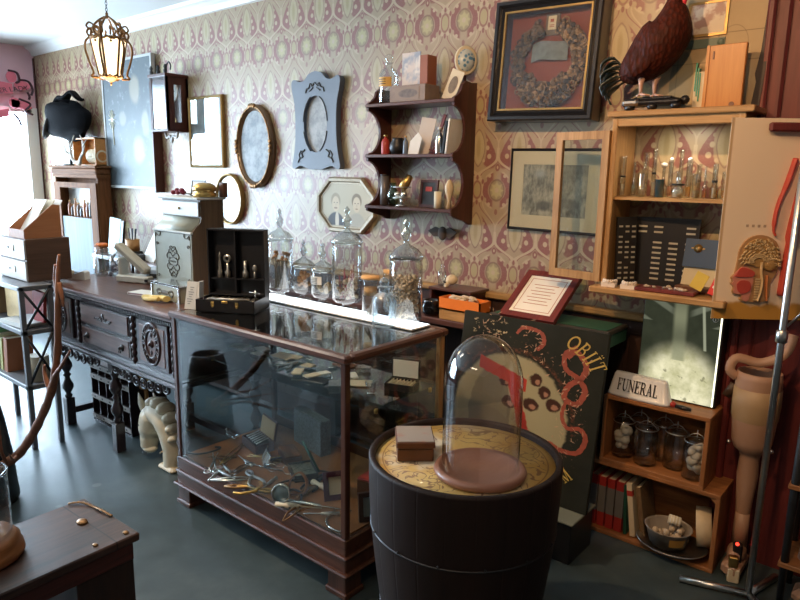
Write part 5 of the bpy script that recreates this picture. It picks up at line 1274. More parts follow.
cc = [(.30, .10, .04), (.05, .03, .02), (.45, .22, .12), (.10, .05, .03), (.04, .04, .05), (.38, .14, .06), (.20, .08, .05), (.03, .03, .03), (.30, .12, .06)]
for k in range(9):
    h_ = (.15, .11, .17, .13, .10, .16, .14, .18, .15)[k]
    u_ = bottle_late('cupboard_bottle', 'small dark bottle in row behind the cupboard glass', -6.34-.25+k*.063, 2.86, 1.179, .020, h_, plain('cupboard_bottle_%d' % k, cc[k], .3))
    u_['group'] = 'bottles behind the cupboard glass'
t = thing('tray_of_figures', 'row of little dark figurines standing on a white cloth by cupboard mirror', 'figurines', (-5.70, 2.40, .885)) if False else None
# ---- on top: glass cylinder, orange crate, antlers, black bonnet
t = thing('ribbed_jar', 'clear ribbed glass jar on top of the mirror cupboard', 'jar', (-6.70, 2.88, AZ))
MB().lathe([(0, 0), (.095, 0), (.105, .01), (.105, .19), (.07, .235), (.045, .25), (.045, .27), (.038, .27), (.038, .25), (.10, .18), (.10, .012), (0, .008)], 28).build('jar_body', M['glass'], t)
t = thing('open_crate', 'orange wooden crate lying open behind the antlers on cupboard top', 'crate', (-6.19, 2.91, AZ))
t.scale = (.85, .6, 1)
b = MB(); b.box2((-.26, .12, 0), (.26, .13, .25)).box2((-.26, -.10, 0), (.26, .13, .012)).box2((-.26, -.10, .238), (.26, .13, .25)).box2((-.26, -.10, 0), (-.248, .13, .25)).box2((.248, -.10, 0), (.26, .13, .25)); b.build('crate_body', M['orange'] if False else wood('bright_orange_wood', (.45, .17, .04), (.65, .30, .09), .6, 0), t)
t = thing('coiled_rope', 'pale coiled cord inside the orange crate on cupboard top', 'cord', (-6.08, 2.91, AZ+.014)); 
for k in range(6): MB().lathe([(.04, -.012), (.07, -.01), (.07, .01), (.04, .012)], 20, (-.05+.03*k, 0, .071), (0, PI/2, 0), cap=False).build('coil', M['bone'], t)
t = thing('deer_antlers', 'small pair of grey deer antlers in front of the orange crate', 'antlers', (-6.20, 2.80, AZ))
for s in (-1, 1):
    b = MB(); b.tube(lofted([(s*.02, 0, .02), (s*.08, -.02, .06), (s*.13, -.01, .14), (s*.10, 0, .22), (s*.06, 0, .27)]), [.014]*10+[.010]*8+[.005]*7, 8).tube(lofted([(s*.10, -.015, .09), (s*.17, -.03, .12), (s*.21, -.03, .18)]), [.010]*7+[.004]*6, 6).tube([(s*.12, -.01, .17), (s*.18, 0, .23)], [.008, .003], 6); b.build('antler', plain('grey_antler', (.42, .36, .30), .6, var=.3), t)
b = MB(); b.ball((0, 0, .025), .035, 1.1, .8, .7); b.build('skull_plate', M['bone'], t)
t = thing('black_bonnet', 'large black feathered bonnet with oval opening, high beside the wallpaper', 'bonnet', (-6.49, 2.86, AZ))
b = MB(); b.M = TR((0, 0, .42), (0, .25, 0))
def bf(u, v):
    a = 2*PI*u; th = PI*v; w = 1+.10*math.sin(3*a+1)*math.sin(th)+.08*math.sin(5*th+2*a)
    c_ = math.cos(a)*math.sin(th); return (.30*w*math.copysign(abs(c_)**.75, c_), .14*w*math.sin(th)*math.sin(a), .175*w*math.copysign(abs(math.cos(th))**.7, math.cos(th))+.05*c_)
BKF = plain('black_feathers', (.003, .003, .004), .9, spec=.12, bump=.5, scale=14)
b.grid(bf, 28, 18); b.build('bonnet_body', BKF, t)
b = MB(); b.lathe([(.0, -.02), (.075, -.02), (.10, 0), (.085, .012), (.06, 0), (0, -.005)], 24, (-.20, -.10, .37), (1.25, 0, -.7), sy=1.35); b.build('bonnet_rim', plain('grey_brown_straw', (.03, .025, .02), .7), t)
b = MB()
b.grid(lambda u, v: (-.20+.45*u, -.05+.10*v, .55+.07*math.sin(PI*u)+.025*math.sin(9*u+3*v)+.06*u), 18, 4); b.build('ribbon_bow', BKF, t, solid=.02)
MB().cyl((0, 0, .14), .012, .28, 10).build('stand_pole', M['iron'], t); MB().cyl((0, 0, .006), .07, .012, 20).build('stand_base', M['iron'], t)
t['label'] = 'large black feathered bonnet on a stand on top of the mirror cupboard'
# row of bottles & small glass vase in front of the mirror
for k, (x, h, c, lb) in enumerate(((-5.00, .16, 'red', 'small red bottle'), (-5.06, .20, 'bone', 'cream bottle'))): pass
t = thing('orange_flower_jar', 'glass jar with orange flower beside the drawer box', 'jar', (-4.55, 2.10, CZ) if False else (-4.17, 1.99, ST))
MB().lathe([(0, 0), (.05, 0), (.055, .01), (.055, .13), (.04, .16), (.042, .18), (.036, .18), (.05, .13), (.05, .012), (0, .008)], 24).build('jar_body', M['glass'], t)
b = MB(); b.tube([(0, 0, .012), (.0, 0, .19)], .003, 6); b.build('stem', M['green'], t)
b = MB()
for k in range(7): a = k*2*PI/7; b.ball((.022*math.cos(a), .022*math.sin(a), .20), .02, 1, 1, .6, 8, 6)
b.build('flower', M['orange'], t)

# ================================================================ shop sign seen against the window wall
SP = plain('pink_sign_paint', (.72, .16, .22), .45); SPD = plain('dark_sign_edge', (.06, .02, .03), .5)
t = thing('shop_sign', 'pink cut out sign with flourishes and lettering high on the window wall', 'sign', (XL+.10, 2.60, 2.27))
t.scale = (1, .86, .74)
b = MB()
def yz(b, pts, r, x=0): b.tube(lofted([(x, a, c) for a, c in pts], 5), r, 6)
b.prism([(-.5, .06), (-.25, .20), (0, .27), (.16, .25), (.16, .12), (0, .12), (-.25, .06), (-.5, -.06)], -.012, .0, 'yz')
b.prism([(-.5, -.22), (-.1, -.24), (.1, -.18), (.10, -.08), (-.1, -.14), (-.5, -.12)], -.012, .0, 'yz')
b.prism([(y_, z_) for y_, z_ in oval(.055, .075, 20, .16, .34)], -.012, 0, 'yz').prism(oval(.085, .060, 20, .27, .24), -.012, 0, 'yz').prism(oval(.06, .07, 20, .17, 0), -.012, 0, 'yz').prism([(.13, .05), (.33, .02), (.36, -.06), (.28, -.08), (.14, -.05)], -.012, 0, 'yz')
b.build('sign_board', SP, t)
b = MB()
for pts in ([(.13, .42), (.22, .40), (.24, .30), (.20, .26)], [(.24, .31), (.34, .30), (.38, .20), (.36, .12)], [(.32, .16), (.34, .10), (.33, .06)], [(.14, -.14), (.20, -.22), (.22, -.30)], [(.22, .06), (.34, .0), (.28, -.10), (.36, -.14)]): yz(b, pts, .014, .0)
b.build('flourish', SPD, t)
tm = text_mesh('lettering', 'OVER LADY', .085, SPD, t, (.0025, .11, .165), (PI/2, 0, PI/2), .001)
tm.rotation_euler = (PI/2+.0, -.22, PI/2)
MB().box2((-.06, .28, .20), (.0, .30, .23)).build('bracket', M['iron'], t); MB().box2((-.10, -.2, .0), (-.012, -.16, .03)).build('bracket', M['iron'], t)

# ================================================================ things hung on the wall
WY = WALL_Y
def hung(name, label, cat, x, z, d=0.0, rot=None, group=None): return thing(name, label, cat, (x, WY-d, z), 0, group, rot=rot)
# blue grey chart
n = N('chart_paint'); x, y, z = n.xyz(n.coords()); v = n.coords()
c = n.mix(n.noise(v, 5, 6, .65), (.05, .07, .082), (.12, .145, .155))
c = n.mix(n.ss(.55, .75, n.noise(v, 13, 5, .7))*.5, c, (.42, .45, .44))
for (cx, cz, rx, rz, cc) in ((.05, -.22, .11, .13, (.42, .36, .24)), (.13, .28, .09, .13, (.45, .38, .26)), (-.1, .05, .07, .07, (.34, .33, .26)), (.28, .0, .07, .12, (.38, .36, .28))):
    d = ell(x+(n.noise(v, 9, 2)-.5)*.06, z, cx+(.1 if cz < -.2 else 0), cz, rx, rz); c = n.mix((1-n.ss(.6, 1.1, d))*.45, c, cc)
n.bsdf(c, .45, 0, .4)
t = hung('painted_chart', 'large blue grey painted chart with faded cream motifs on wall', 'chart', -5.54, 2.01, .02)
MB().box2((-.41, -.03, -.53), (.41, -.01, .53)).build('chart_board', n.m, t)
b = MB(); b.ring(rect(.85, 1.09), rect(.81, 1.05), -.036, .0); b.build('frame', plain('pale_worn_frame', (.42, .42, .40), .5), t)
b = MB(); 
for k in range(12): a = 2*PI*k/12; b.tube([(-.28, -.032, .05), (-.28+.06*math.cos(a), -.032, .05+.085*math.sin(a))], .0035, 5)
b.tube([(-.275, -.032, 0), (-.262, -.032, -.17)], .006, 5); b.ball((-.28, -.032, .05), .02, 1, .2, 1.3); b.build('painted_flower', plain('cream_paint', (.7, .66, .5), .5), t)
MB().box2((.425, -.065, -.57), (.452, .018, .32), bev=.004).build('side_shadow_strip', M['mahog'], t)  # dark strip stands for the chart's brown side and its cast shadow
# clock case / wall lantern
t = hung('hanging_wall_clock', 'narrow dark glazed wall clock case with gallery top beside blue chart', 'clock', -4.80, 1.92, 0)
DK = M['mahog']; w_ = .115; d0 = .19
b = MB(); b.box2((-w_, -d0, 0), (w_, 0, .02), bev=.004).box2((-w_-.012, -d0-.012, .405), (w_+.012, 0, .43), bev=.004)
for sx in (-1, 1):
    for yy in (-d0+.01, -.012): b.box((sx*(w_-.010), yy, .21), (.02, .02, .40))
b.box2((-w_, -.008, .02), (w_, 0, .405)); b.build('clock_case', DK, t)
b = MB()
for sx in (-1, 0, 1): b.lathe([(.014, 0), (.016, .02), (.008, .03), (.014, .045), (.004, .065), (0, .066)], 10, (sx*.10, -d0+.01, .43))
b.tube(lofted([(-.03, -.09, .43), (-.03, -.09, .50), (.0, -.09, .53), (.03, -.09, .50), (.02, -.09, .47)]), .006, 6); b.build('finial', M['iron'], t)
MB().box2((-w_+.02, -d0+.004, .02), (w_-.02, -d0+.008, .405)).build('front_glass', M['softpane'], t)
MB().box2((w_-.006, -d0+.02, .02), (w_-.002, -.02, .405)).build('side_glass', M['softpane'], t)
for s in (-1, 1):
    b = MB(); b.ring([(-d0, .02), (0, .02), (0, .405), (-d0, .405)], [(-d0+.065, .07), (-.065, .07), (-.065, .35), (-d0+.065, .35)], s*w_-s*.010, s*w_, 'yz'); b.build('side_panel', DK, t)
MB().lathe([(0, 0), (.075, 0), (.078, .006), (.07, .010), (0, .010)], 28, (0, -.06, .31), (PI/2, 0, 0)).build('clock_face', M['white'], t)
b = MB(); b.box((0, -.072, .325), (.005, .002, .045)).box((.018, -.072, .31), (.035, .002, .005)); b.build('clock_hand', M['black'], t)
b = MB(); b.tube([(0, -.06, .24), (0, -.06, .10)], .003, 6).cyl((0, -.06, .09), .025, .006, 18, (PI/2, 0, 0)); b.build('pendulum', M['brass'], t)
b = MB(); b.tube(lofted([(-.09, -.09, 0), (-.07, -.09, -.04), (-.02, -.09, -.03), (0, -.09, -.075), (.02, -.09, -.03), (.07, -.09, -.04), (.09, -.09, 0)]), .010, 8); b.build('carved_drop', plain('pale_carving', (.45, .44, .42), .5), t)
def pframe(name, label, x, z, w, h, fw, fd, fm, pic, tilt=0, cat='picture frame', lean=0.0, glass=False, mat=None, mw=0):
    t = hung(name, label, cat, x, z, .004+fd/2+lean*h/2, rot=(-lean if lean else 0, tilt, 0))
    b = MB(); b.sweep(rect(w-2*fw, h-2*fw), [(0, -fd/2), (0, fd*.2), (fw*.25, fd*.35), (fw*.6, fd/2), (fw, fd*.3), (fw, -fd/2)]); b.build('frame', fm, t)
    MB().box((0, fd*.1, 0), (w-fw, fd*.3, h-fw)).build('picture', pic, t)
    if mat: b = MB(); b.ring(rect(w-2*fw, h-2*fw), rect(w-2*fw-2*mw, h-2*fw-2*mw), -fd*.12, -fd*.02); b.build('mat_board', mat, t)
    if glass: MB().box((0, -fd*.18, 0), (w-1.8*fw, .002, h-1.8*fw)).build('picture_glass', M['pane'], t)
    return t
pframe('gold_framed_mirror', 'thin gold framed rectangular mirror on wall left of the ornate oval', -4.435, 1.915, .44, .535, .022, .03, M['gold'], M['painted_reflection_pale'], 0, 'mirror', glass=True)
# ornate oval mirror
def ovalframe(name, label, x, z, rx, rz, fw, fm, pic, cat, orn=True):
    t = hung(name, label, cat, x, z, .02)
    b = MB(); b.sweep(oval(rx-fw, rz-fw, 56), [(0, -.016), (0, .004), (fw*.3, .010), (fw*.45, .022), (fw*.75, .022), (fw*.9, .010), (fw, .0), (fw, -.016)])
    o = b.build('frame', fm, t, smooth=True)
    MB().prism(oval(rx-fw+.004, rz-fw+.004, 48), -.004, .012).build('mirror_glass', pic, t)
    if orn:
        b = MB()
        for k in range(28):
            a = 2*PI*k/28; b.ball(((rx-fw*.45)*math.cos(a), -.022, (rz-fw*.45)*math.sin(a)), fw*.26, 1, .6, 1, 8, 5)
        for a in (PI/2, -PI/2, 0, PI):
            for j in (-1, 0, 1): b.ball(((rx-fw*.3)*math.cos(a+j*.12), -.026, (rz-fw*.3)*math.sin(a+j*.12)), fw*.42, 1, .6, 1, 8, 6)
        b.tube([((rx-fw*.42)*math.cos(2*PI*k/48), -.022, (rz-fw*.42)*math.sin(2*PI*k/48)) for k in range(48)], fw*.16, 6, True)
        b.build('frame_ornament', M['bronze'], t)
    return t
ovalframe('ornate_oval_mirror', 'large ornate oval mirror with dark gilt frame on the wall', -3.84, 1.80, .205, .29, .045, plain('dark_gilt_wood', (.16, .09, .04), .3, .3, coat=.4), M['foxed'], 'mirror')
ovalframe('small_oval_mirror', 'small plain oval mirror in thin gold frame above instrument case', -4.16, 1.42, .165, .19, .022, M['gold'], plain('pale_oval_reflection', (.60, .66, .68), .15, coat=.5), 'mirror', False)  # flat pale blue-grey stands in for what the small mirror reflects
# blue grey shaped frame with oval mirror
t = hung('grey_blue_mirror', 'blue grey shaped wooden frame with black scroll ornaments and oval mirror', 'mirror', -3.195, 1.93, .014)
hf = [(0, .325), (.06, .31), (.10, .275), (.15, .268), (.20, .285), (.225, .262), (.215, .20), (.195, .12), (.19, .0), (.195, -.12), (.21, -.20), (.225, -.262), (.205, -.282), (.15, -.262), (.10, -.272), (.05, -.285), (0, -.282)]
o1 = loft2(hf, 4); full = o1+[(-a, c) for a, c in reversed(o1[1:-1])]
nn = len(full)
inn = []
for a, c in full:
    th = math.atan2(c/1.5, a); inn.append((.108*math.cos(th), .175*math.sin(th)))
BG = plain('blue_grey_paint', (.135, .16, .20), .5, var=.08, scale=6)
b = MB(); b.ring(full, inn, -.030, .012); b.build('frame', BG, t)
MB().prism(oval(.115, .182, 40), -.010, .004).build('mirror_glass', M['painted_reflection_pale'], t)
b = MB()
for s in (-1, 1):
    b.tube(lofted([(0, -.032, .255), (s*.025, -.032, .235), (s*.04, -.032, .25), (s*.055, -.032, .225), (s*.075, -.032, .22), (s*.085, -.032, .195)]), .005, 6)
    b.tube(lofted([(s*.015, -.032, .225), (s*.03, -.032, .215), (s*.05, -.032, .205)]), .004, 6)
    b.tube(lofted([(s*.10, -.032, -.16), (s*.13, -.032, -.18), (s*.12, -.032, -.205), (s*.15, -.032, -.215), (s*.165, -.032, -.24)]), .005, 6)
    b.tube(lofted([(s*.135, -.032, -.165), (s*.155, -.032, -.19), (s*.15, -.032, -.21)]), .004, 6)
    b.tube([((.112)*math.cos(a), -.031, .18*math.sin(a)) for a in [PI*(.5-s*.12-s*.35*k/8)*1.0 for k in range(9)]], .004, 6)
    b.tube([((.112)*math.cos(a), -.031, .18*math.sin(a)) for a in [PI*(-.5-s*.12-s*.30*k/8)*1.0 for k in range(9)]], .004, 6)
b.build('scroll_ornament', M['black'], t)
# octagonal double portrait
t = hung('octagonal_portrait', 'octagonal antique frame with faded portrait of a man and a woman', 'portrait', -2.945, 1.425, .016)
def octo(w, h, c): return [(-w+c, -h), (w-c, -h), (w, -h+c), (w, h-c), (w-c, h), (-w+c, h), (-w, h-c), (-w, -h+c)]
def octr(w, h, c):
    o = octo(w, h, c); r = []
    for i in range(8):
        a, b_ = o[i], o[(i+1) % 8]
        for k in range(4): r.append((a[0]+(b_[0]-a[0])*k/4, a[1]+(b_[1]-a[1])*k/4))
    return r
b = MB(); b.sweep(octo(.215, .13, .085), [(0, -.014), (0, .004), (.012, .004), (.018, .016), (.034, .018), (.042, .006), (.042, -.014)]); b.build('frame', plain('pale_gilt_gesso', (.34, .28, .19), .45, .2, var=.3, scale=40, bump=.3), t)
n = N('faded_sepia'); x, y, z = n.xyz(n.coords()); v = n.coords()
c = n.mix(n.noise(v, 8, 3), (.46, .43, .32), (.54, .50, .38))
for sx, sk in ((-.09, 0), (.095, 1)):
    bod = ell(x, z, sx, -.145, .085, .10); c = n.mix(1-n.ss(.92, 1.05, bod), c, (.07, .075, .085) if sk == 0 else (.42, .40, .33))
    if sk == 0: c = n.mix((1-n.ss(.8, 1.1, ell(x, z, sx+.012, -.10, .018, .06))), c, (.62, .58, .48))
    c = n.mix(1-n.ss(.85, 1.05, ell(x, z, sx, .028, .045, .05)), c, (.22, .18, .12) if sk == 1 else (.33, .28, .19))
    c = n.mix(1-n.ss(.88, 1.05, ell(x, z, sx, .006, .034, .050)), c, (.60, .52, .38))
    for ex in (-.013, .013): c = n.mix((1-n.ss(.6, 1.2, ell(x, z, sx+ex, .014, .007, .004)))*.8, c, (.15, .12, .09))
    c = n.mix((1-n.ss(.6, 1.2, ell(x, z, sx, -.020, .013 if sk else .018, .004 if sk else .007)))*.8, c, (.2, .13, .09))
    c = n.mix((1-n.ss(.6, 1.2, ell(x, z, sx+.002, .0, .004, .012)))*.35, c, (.3, .24, .16))
n.bsdf(c, .5, 0, .3)
MB().prism(octo(.218, .133, .085), -.002, .010).build('portrait', n.m, t)
# ---- scalloped wall shelf
t = hung('wall_shelf', 'dark red wooden wall shelf with scalloped sides and three boards', 'shelf', -2.30, 1.36, 0)
hw = .295; D_ = .20
zs = [.07, .355, .63]
def sideprof():
    o = [(0, 0.0), (-.03, 0), (-.07, .02), (-.12, .03), (-.17, .045), (-D_, .055), (-D_, .09)]
    for a, c in ((.09, .335), (.375, .61)):
        cz, rz = (a+c)/2, (c-a)/2
        for k in range(1, 12):
            th = -PI/2+PI*k/12; o.append((-D_+.105*math.cos(th), cz+rz*math.sin(th)))
        o.append((-D_, c+.0)); o.append((-D_, c+.04 if c < .5 else c+.02))
    o += [(-D_, .65), (-.17, .665), (-.14, .69), (-.13, .72), (-.10, .74), (-.05, .735), (0, .74)]
    return o
for s in (-1, 1):
    b = MB(); b.prism(sideprof(), s*hw-.008, s*hw+.008, 'yz'); b.build('side_panel', M['mahog'], t)
for z in zs: MB().box2((-hw+.008, -D_+.004, z), (hw-.008, -.002, z+.014), bev=.003).build('shelf_board', M['mahogx'], t)
for z in zs: MB().box2((-hw-.012, -D_-.008, z-.002), (hw+.012, -D_+.006, z+.016), bev=.003).build('board_edge', M['mahogx'], t)
S3, S2, S1z = 1.36+zs[2]+.016, 1.36+zs[1]+.016, 1.36+zs[0]+.016
FY = WY-.11
# top board
t = thing('glass_stoppered_bottle', 'tall clear bottle with amber label and stopper on top shelf', 'bottle', (-2.49, 2.86, S3))
MB().lathe([(0, 0), (.052, 0), (.056, .008), (.056, .155), (.045, .18), (.020, .195), (.018, .215), (.026, .222), (.018, .222), (.014, .2), (.05, .155), (.05, .012), (0, .01)], 28).build('bottle_body', M['glass'], t)
MB().lathe([(.012, .215), (.014, .228), (.024, .24), (.02, .258), (.006, .268), (0, .268)], 16, cap=False).build('stopper', M['glass'], t)
MB().grid(lambda u, v: (.0575*math.sin((u-.35)*1.5), -.0575*math.cos((u-.35)*1.5), .09+v*.05), 8, 1).build('amber_label', plain('amber_label', (.62, .36, .08), .5), t)
b = MB()
for k in range(3): b.grid(lambda u, v, k=k: (.0582*math.sin(-.18+(u-.35)*.9), -.0582*math.cos(-.18+(u-.35)*.9), .102+k*.012+v*.004), 5, 1)
b.build('label_text', M['black'], t)
lb_ = plain('driftwood_box', (.26, .19, .15), .7, var=.35, scale=20)
t = thing('printed_wooden_box', 'grey brown wooden box with printed oval mark on top shelf', 'box', (-2.305, 2.86, S3))
MB().box2((-.13, -.055, 0), (.115, .07, .085), bev=.002).build('box_body', lb_, t)
n = N('printed_mark'); x, y, z = n.xyz(n.coords()); d = ell(x, z, 0, .042, .07, .024); c = n.mix((1-n.ss(.8, 1.05, d))*n.noise(n.coords(), 60, 2), (.27, .2, .155), (.06, .06, .07)); n.bsdf(c, .7)
MB().box2((-.09, -.0565, .01), (.075, -.055, .075)).build('printed_mark', n.m, t)
n = N('seascape_card'); x, y, z = n.xyz(n.coords()); v = n.coords(); k_ = n.noise(v, 16, 4)
c = n.mix(n.ss(.42, .62, k_), (.62, .55, .50), (.30, .34, .42)); c = n.mix(n.ss(.5, .6, n.noise(v, 9, 3)), c, (.72, .68, .62)); n.bsdf(c, .5)
t = thing('picture_card', 'upright picture card with blurry figure standing on the wooden box', 'card', (-2.33, 2.86, S3+.085)); MB().box((0, 0, .087), (.125, .006, .174)).build('card_sheet', n.m, t)
book('rust_book', 'upright rust brown book beside the picture card on box', -2.255, 2.84, S3+.085, .050, .150, .08, plain('rust_cover', (.30, .10, .05), .6), 0)
t = thing('photo_card', 'sepia oval portrait card leaning right on top shelf', 'photo card', (-2.085, 2.86, S3), 0, rot=(-.1, .38, 0))
MB().box((0, 0, .078), (.08, .004, .155)).build('card_sheet', M['cream'], t); MB().prism(oval(.024, .045, 24, 0, .08), -.0035, -.002).build('portrait', plain('sepia_portrait', (.20, .15, .10), .5, var=.6, scale=60), t)
t = thing('blue_plaque', 'round blue and white decorated plaque at the top shelf right end', 'plaque', (-2.03, 2.935, S3+.14), 0, rot=(0, 0, .9))
MB().lathe([(0, 0), (.055, 0), (.062, .006), (.055, .012), (0, .010)], 28, (0, 0, .06), (PI/2, 0, 0), sy=1.2).build('plaque_rim', M['cream'], t)
n = N('blue_pattern'); v = n.coords(); c = n.mix(n.ss(.25, .5, n.voronoi(v, 45)), (.10, .28, .5), (.6, .7, .75)); n.bsdf(c, .3)
MB().lathe([(0, 0), (.046, 0), (.046, .002), (0, .002)], 24, (0, -.0115, .06), (PI/2, 0, 0), sy=1.2).build('plaque_face', n.m, t)
MB().box2((-.008, .004, -.14), (.008, .012, .06)).build('stand', M['mahog'], t)
# middle board
bottle_('red_gold_bottle', 'small red bottle with gold cap on middle shelf left', -2.50, 2.85, S2, .024, .11, M['red'], M['brass'])
t = thing('dark_pitcher', 'round dark pitcher on the middle shelf beside red bottle', 'pitcher', (-2.42, 2.86, S2)); MB().lathe([(0, 0), (.03, 0), (.045, .03), (.042, .06), (.028, .08), (.032, .09), (0, .085)], 20).build('pitcher_body', M['iron'], t); MB().tube([(.035, 0, .08), (.06, 0, .07), (.055, 0, .04), (.04, 0, .035)], .005, 6).build('handle', M['iron'], t)
bottle_('small_vial', 'thin steel blue vial in the middle of middle shelf', -2.345, 2.84, S2, .014, .10, plain('blue_grey_glass', (.16, .2, .26), .2), M['cork'])
t = thing('greeting_card', 'large beige card leaning at centre of the middle shelf', 'card', (-2.275, 2.89, S2), 0, rot=(-.15, .15, 0)); MB().box((0, 0, .10), (.10, .003, .20)).build('card_sheet', plain('beige_card', (.55, .45, .36), .6), t)
t = thing('paper_tag', 'small white arrow shaped paper tag on the middle shelf', 'tag', (-2.275, 2.835, S2), .1); MB().prism([(-.045, 0), (.02, .0), (.045, .085), (.02, .115), (-.03, .07)], -.001, .001).build('tag_sheet', M['paperw'], t)
t = thing('maroon_strut', 'maroon easel strut leaning behind the white paper tag', 'easel', (-2.20, 2.90, S2), 0, rot=(-.1, .28, 0)); MB().box((0, 0, .11), (.018, .01, .22)).build('easel_leg', M['maroon'], t); MB().box((.0, -.012, .02), (.04, .02, .008)).build('easel_ledge', M['maroon'], t)
bottle_('white_figurine', 'white ceramic bottle figurine on the right of middle shelf', -2.13, 2.86, S2, .022, .14, M['silver'], M['white'], 'figurine')
book('black_notebook', 'black notebook leaning at middle shelf right end', -2.088, 2.82, S2, .014, .17, .12, M['black'], .12)
book('white_notebook', 'white thin notebook leaning beside the black one', -2.066, 2.82, S2, .010, .18, .12, M['paperw'], .12)
# bottom board
t = thing('dark_tin', 'tall dark grey tin at the left of bottom shelf', 'tin', (-2.52, 2.87, S1z)); MB().cyl((0, 0, .085), .025, .17, 20).build('tin_body', plain('grey_tin', (.16, .14, .13), .4, .4), t); MB().cyl((0, 0, .172), .026, .006, 20).build('lid', M['iron'], t)
t = thing('green_glass_flask', 'squat greenish glass flask on the bottom shelf', 'flask', (-2.45, 2.86, S1z)); MB().lathe([(0, 0), (.028, 0), (.032, .06), (.03, .085), (.018, .10), (.02, .13), (.014, .13), (.012, .1), (.026, .08), (.026, .006), (0, .006)], 20).build('flask_body', glassy('greenish_glass', (.70, .80, .74)), t)
t = thing('brass_kaleidoscope', 'brass and pewter instrument on stand at centre of bottom shelf', 'instrument', (-2.365, 2.84, S1z))
b = MB(); b.lathe([(.035, 0), (.038, .006), (.012, .014), (.008, .05), (.02, .055), (.006, .07), (.005, .1)], 18); b.build('stand', M['silver'], t)
for zz in (.045, .105): MB().lathe([(.05, 0), (.052, .004), (0, .006)], 24, (0, 0, zz)).build('tray', M['steel'], t)
for s in (-1, 1): MB().lathe([(0, -.012), (.017, -.006), (.017, .012), (.008, .02), (0, .022)], 14, (s*.024, -.01, .062)).build('cup', M['silver'], t)
MB().lathe([(0, 0), (.022, .0), (.026, .03), (.018, .08), (0, .09)], 16, (0, 0, .10), (0, .6, .4)).build('brass_barrel', M['brass'], t)
t = thing('black_plaque', 'small black framed plaque with red seal leaning on bottom shelf', 'plaque', (-2.22, 2.89, S1z), 0, rot=(-.12, 0, 0))
MB().ring(rect(.12, .15, 0, .075), rect(.09, .12, 0, .075), -.008, .006).build('frame', M['mahog'], t); MB().box((0, 0, .075), (.095, .006, .125)).build('plaque_panel', M['black'], t); MB().box((0, -.004, .10), (.045, .003, .025)).build('seal', M['red'], t)
t = thing('white_candle', 'short cream candle at the right of bottom shelf', 'candle', (-2.115, 2.84, S1z)); MB().cyl((0, 0, .045), .020, .09, 18).build('candle_wax', M['cream'], t); MB().cyl((0, 0, .095), .0012, .01, 6).build('wick', M['black'], t)
t = thing('shell_ornament', 'pale pearly shell ornament at the bottom shelf right edge', 'ornament', (-2.055, 2.86, S1z)); MB().lathe([(0, 0), (.02, 0), (.01, .04), (.028, .09), (.03, .12), (.012, .15), (0, .155)], 14, sx=.7).build('shell_body', M['bone'], t)
t = thing('hanging_bat', 'small dark dried creature hung under the wall shelf', 'specimen', (-2.18, WALL_Y-.02, 1.30)); b = MB(); b.ball((0, 0, 0), .03, 1, .5, 1.3); 
for s in (-1, 1): b.prism([(0, .02), (s*.05, .035), (s*.10, .01), (s*.06, -.02), (0, -.02)], -.004, .004)
b.build('creature_body', plain('dark_brown_fur', (.06, .045, .035), .9, bump=.4), t)

# ---- wreath shadow box
t = hung('wreath_shadow_box', 'deep black framed shadow box holding a brown hair wreath', 'shadow box', -1.572, 2.165, .035, rot=(-.045, .028, 0))
w_, h_ = .555, .565
b = MB(); b.sweep(rect(w_-.10, h_-.10), [(0, -.03), (0, .055), (.010, .065), (.020, .055), (.030, .070), (.044, .070), (.05, .06), (.05, -.03)]); b.build('frame', plain('black_frame', (.012, .010, .010), .3, coat=.5), t)
b = MB(); b.ring(rect(w_-.10, h_-.10), rect(w_-.118, h_-.118), -.058, -.048); b.build('gilt_slip', M['gold'], t)
b = MB(); b.ring(rect(w_-.104, h_-.104), rect(w_-.112, h_-.112), -.050, .012); b.build('inner_wall', plain('plum_velvet', (.07, .02, .025), .8), t)
MB().box((0, .018, 0), (w_-.09, .008, h_-.09)).build('backing', plain('rust_backing', (.24, .055, .022), .85, scale=3, var=.15), t)
q = random.Random(17); HA = plain('brown_hairwork', (.16, .10, .055), .8, var=.7, scale=50, bump=.5); HB = plain('tan_hairwork', (.36, .22, .11), .8, var=.5, scale=50); HC = plain('dark_hairwork', (.05, .035, .025), .8)
for nm, m_, cnt, sd in (('dark_hair_loops', HC, 220, 1), ('brown_hair_flowers', HA, 330, 2), ('tan_hair_flowers', HB, 260, 3)):
    q = random.Random(sd); b = MB()
    for k in range(cnt):
        a = q.uniform(-PI*1.42, PI*.42)            # open at the top
        rr = q.uniform(.095, .195) if -2.6 < a < -.5 else q.uniform(.13, .19)
        x, z = rr*math.cos(a)*1.02, rr*math.sin(a)*1.05-.005
        if nm.startswith('tan') and x < -.02 and z > -.05: continue
        s = q.uniform(.008, .017)
        if q.random() < .55:
            b.tube([(x+s*math.cos(p), .002-q.uniform(0, .02), z+s*math.sin(p)) for p in [2*PI*j/7 for j in range(7)]], s*.28, 5, True)
        else: b.ball((x, -.005-q.uniform(0, .015), z), s*.8, 1, .8, q.uniform(.7, 1.2), 7, 5)
    tag(b.build(nm, m_, t), kind='stuff')
b = MB(); b.prism([(-.035, .215), (.035, .215), (.035, .12), (-.035, .12)], .004, .012); b.build('ribbon', plain('grey_ribbon', (.17, .14, .11), .7), t)
MB().box((0, .002, .175), (.042, .004, .062)).build('paper_label', M['cream'], t)
b = MB(); b.box((0, -.0005, .185), (.018, .001, .014)).box((0, -.0005, .165), (.024, .001, .003)).box((0, -.0005, .158), (.024, .001, .003)); b.build('label_print', plain('red_ink', (.4, .1, .06), .6), t)
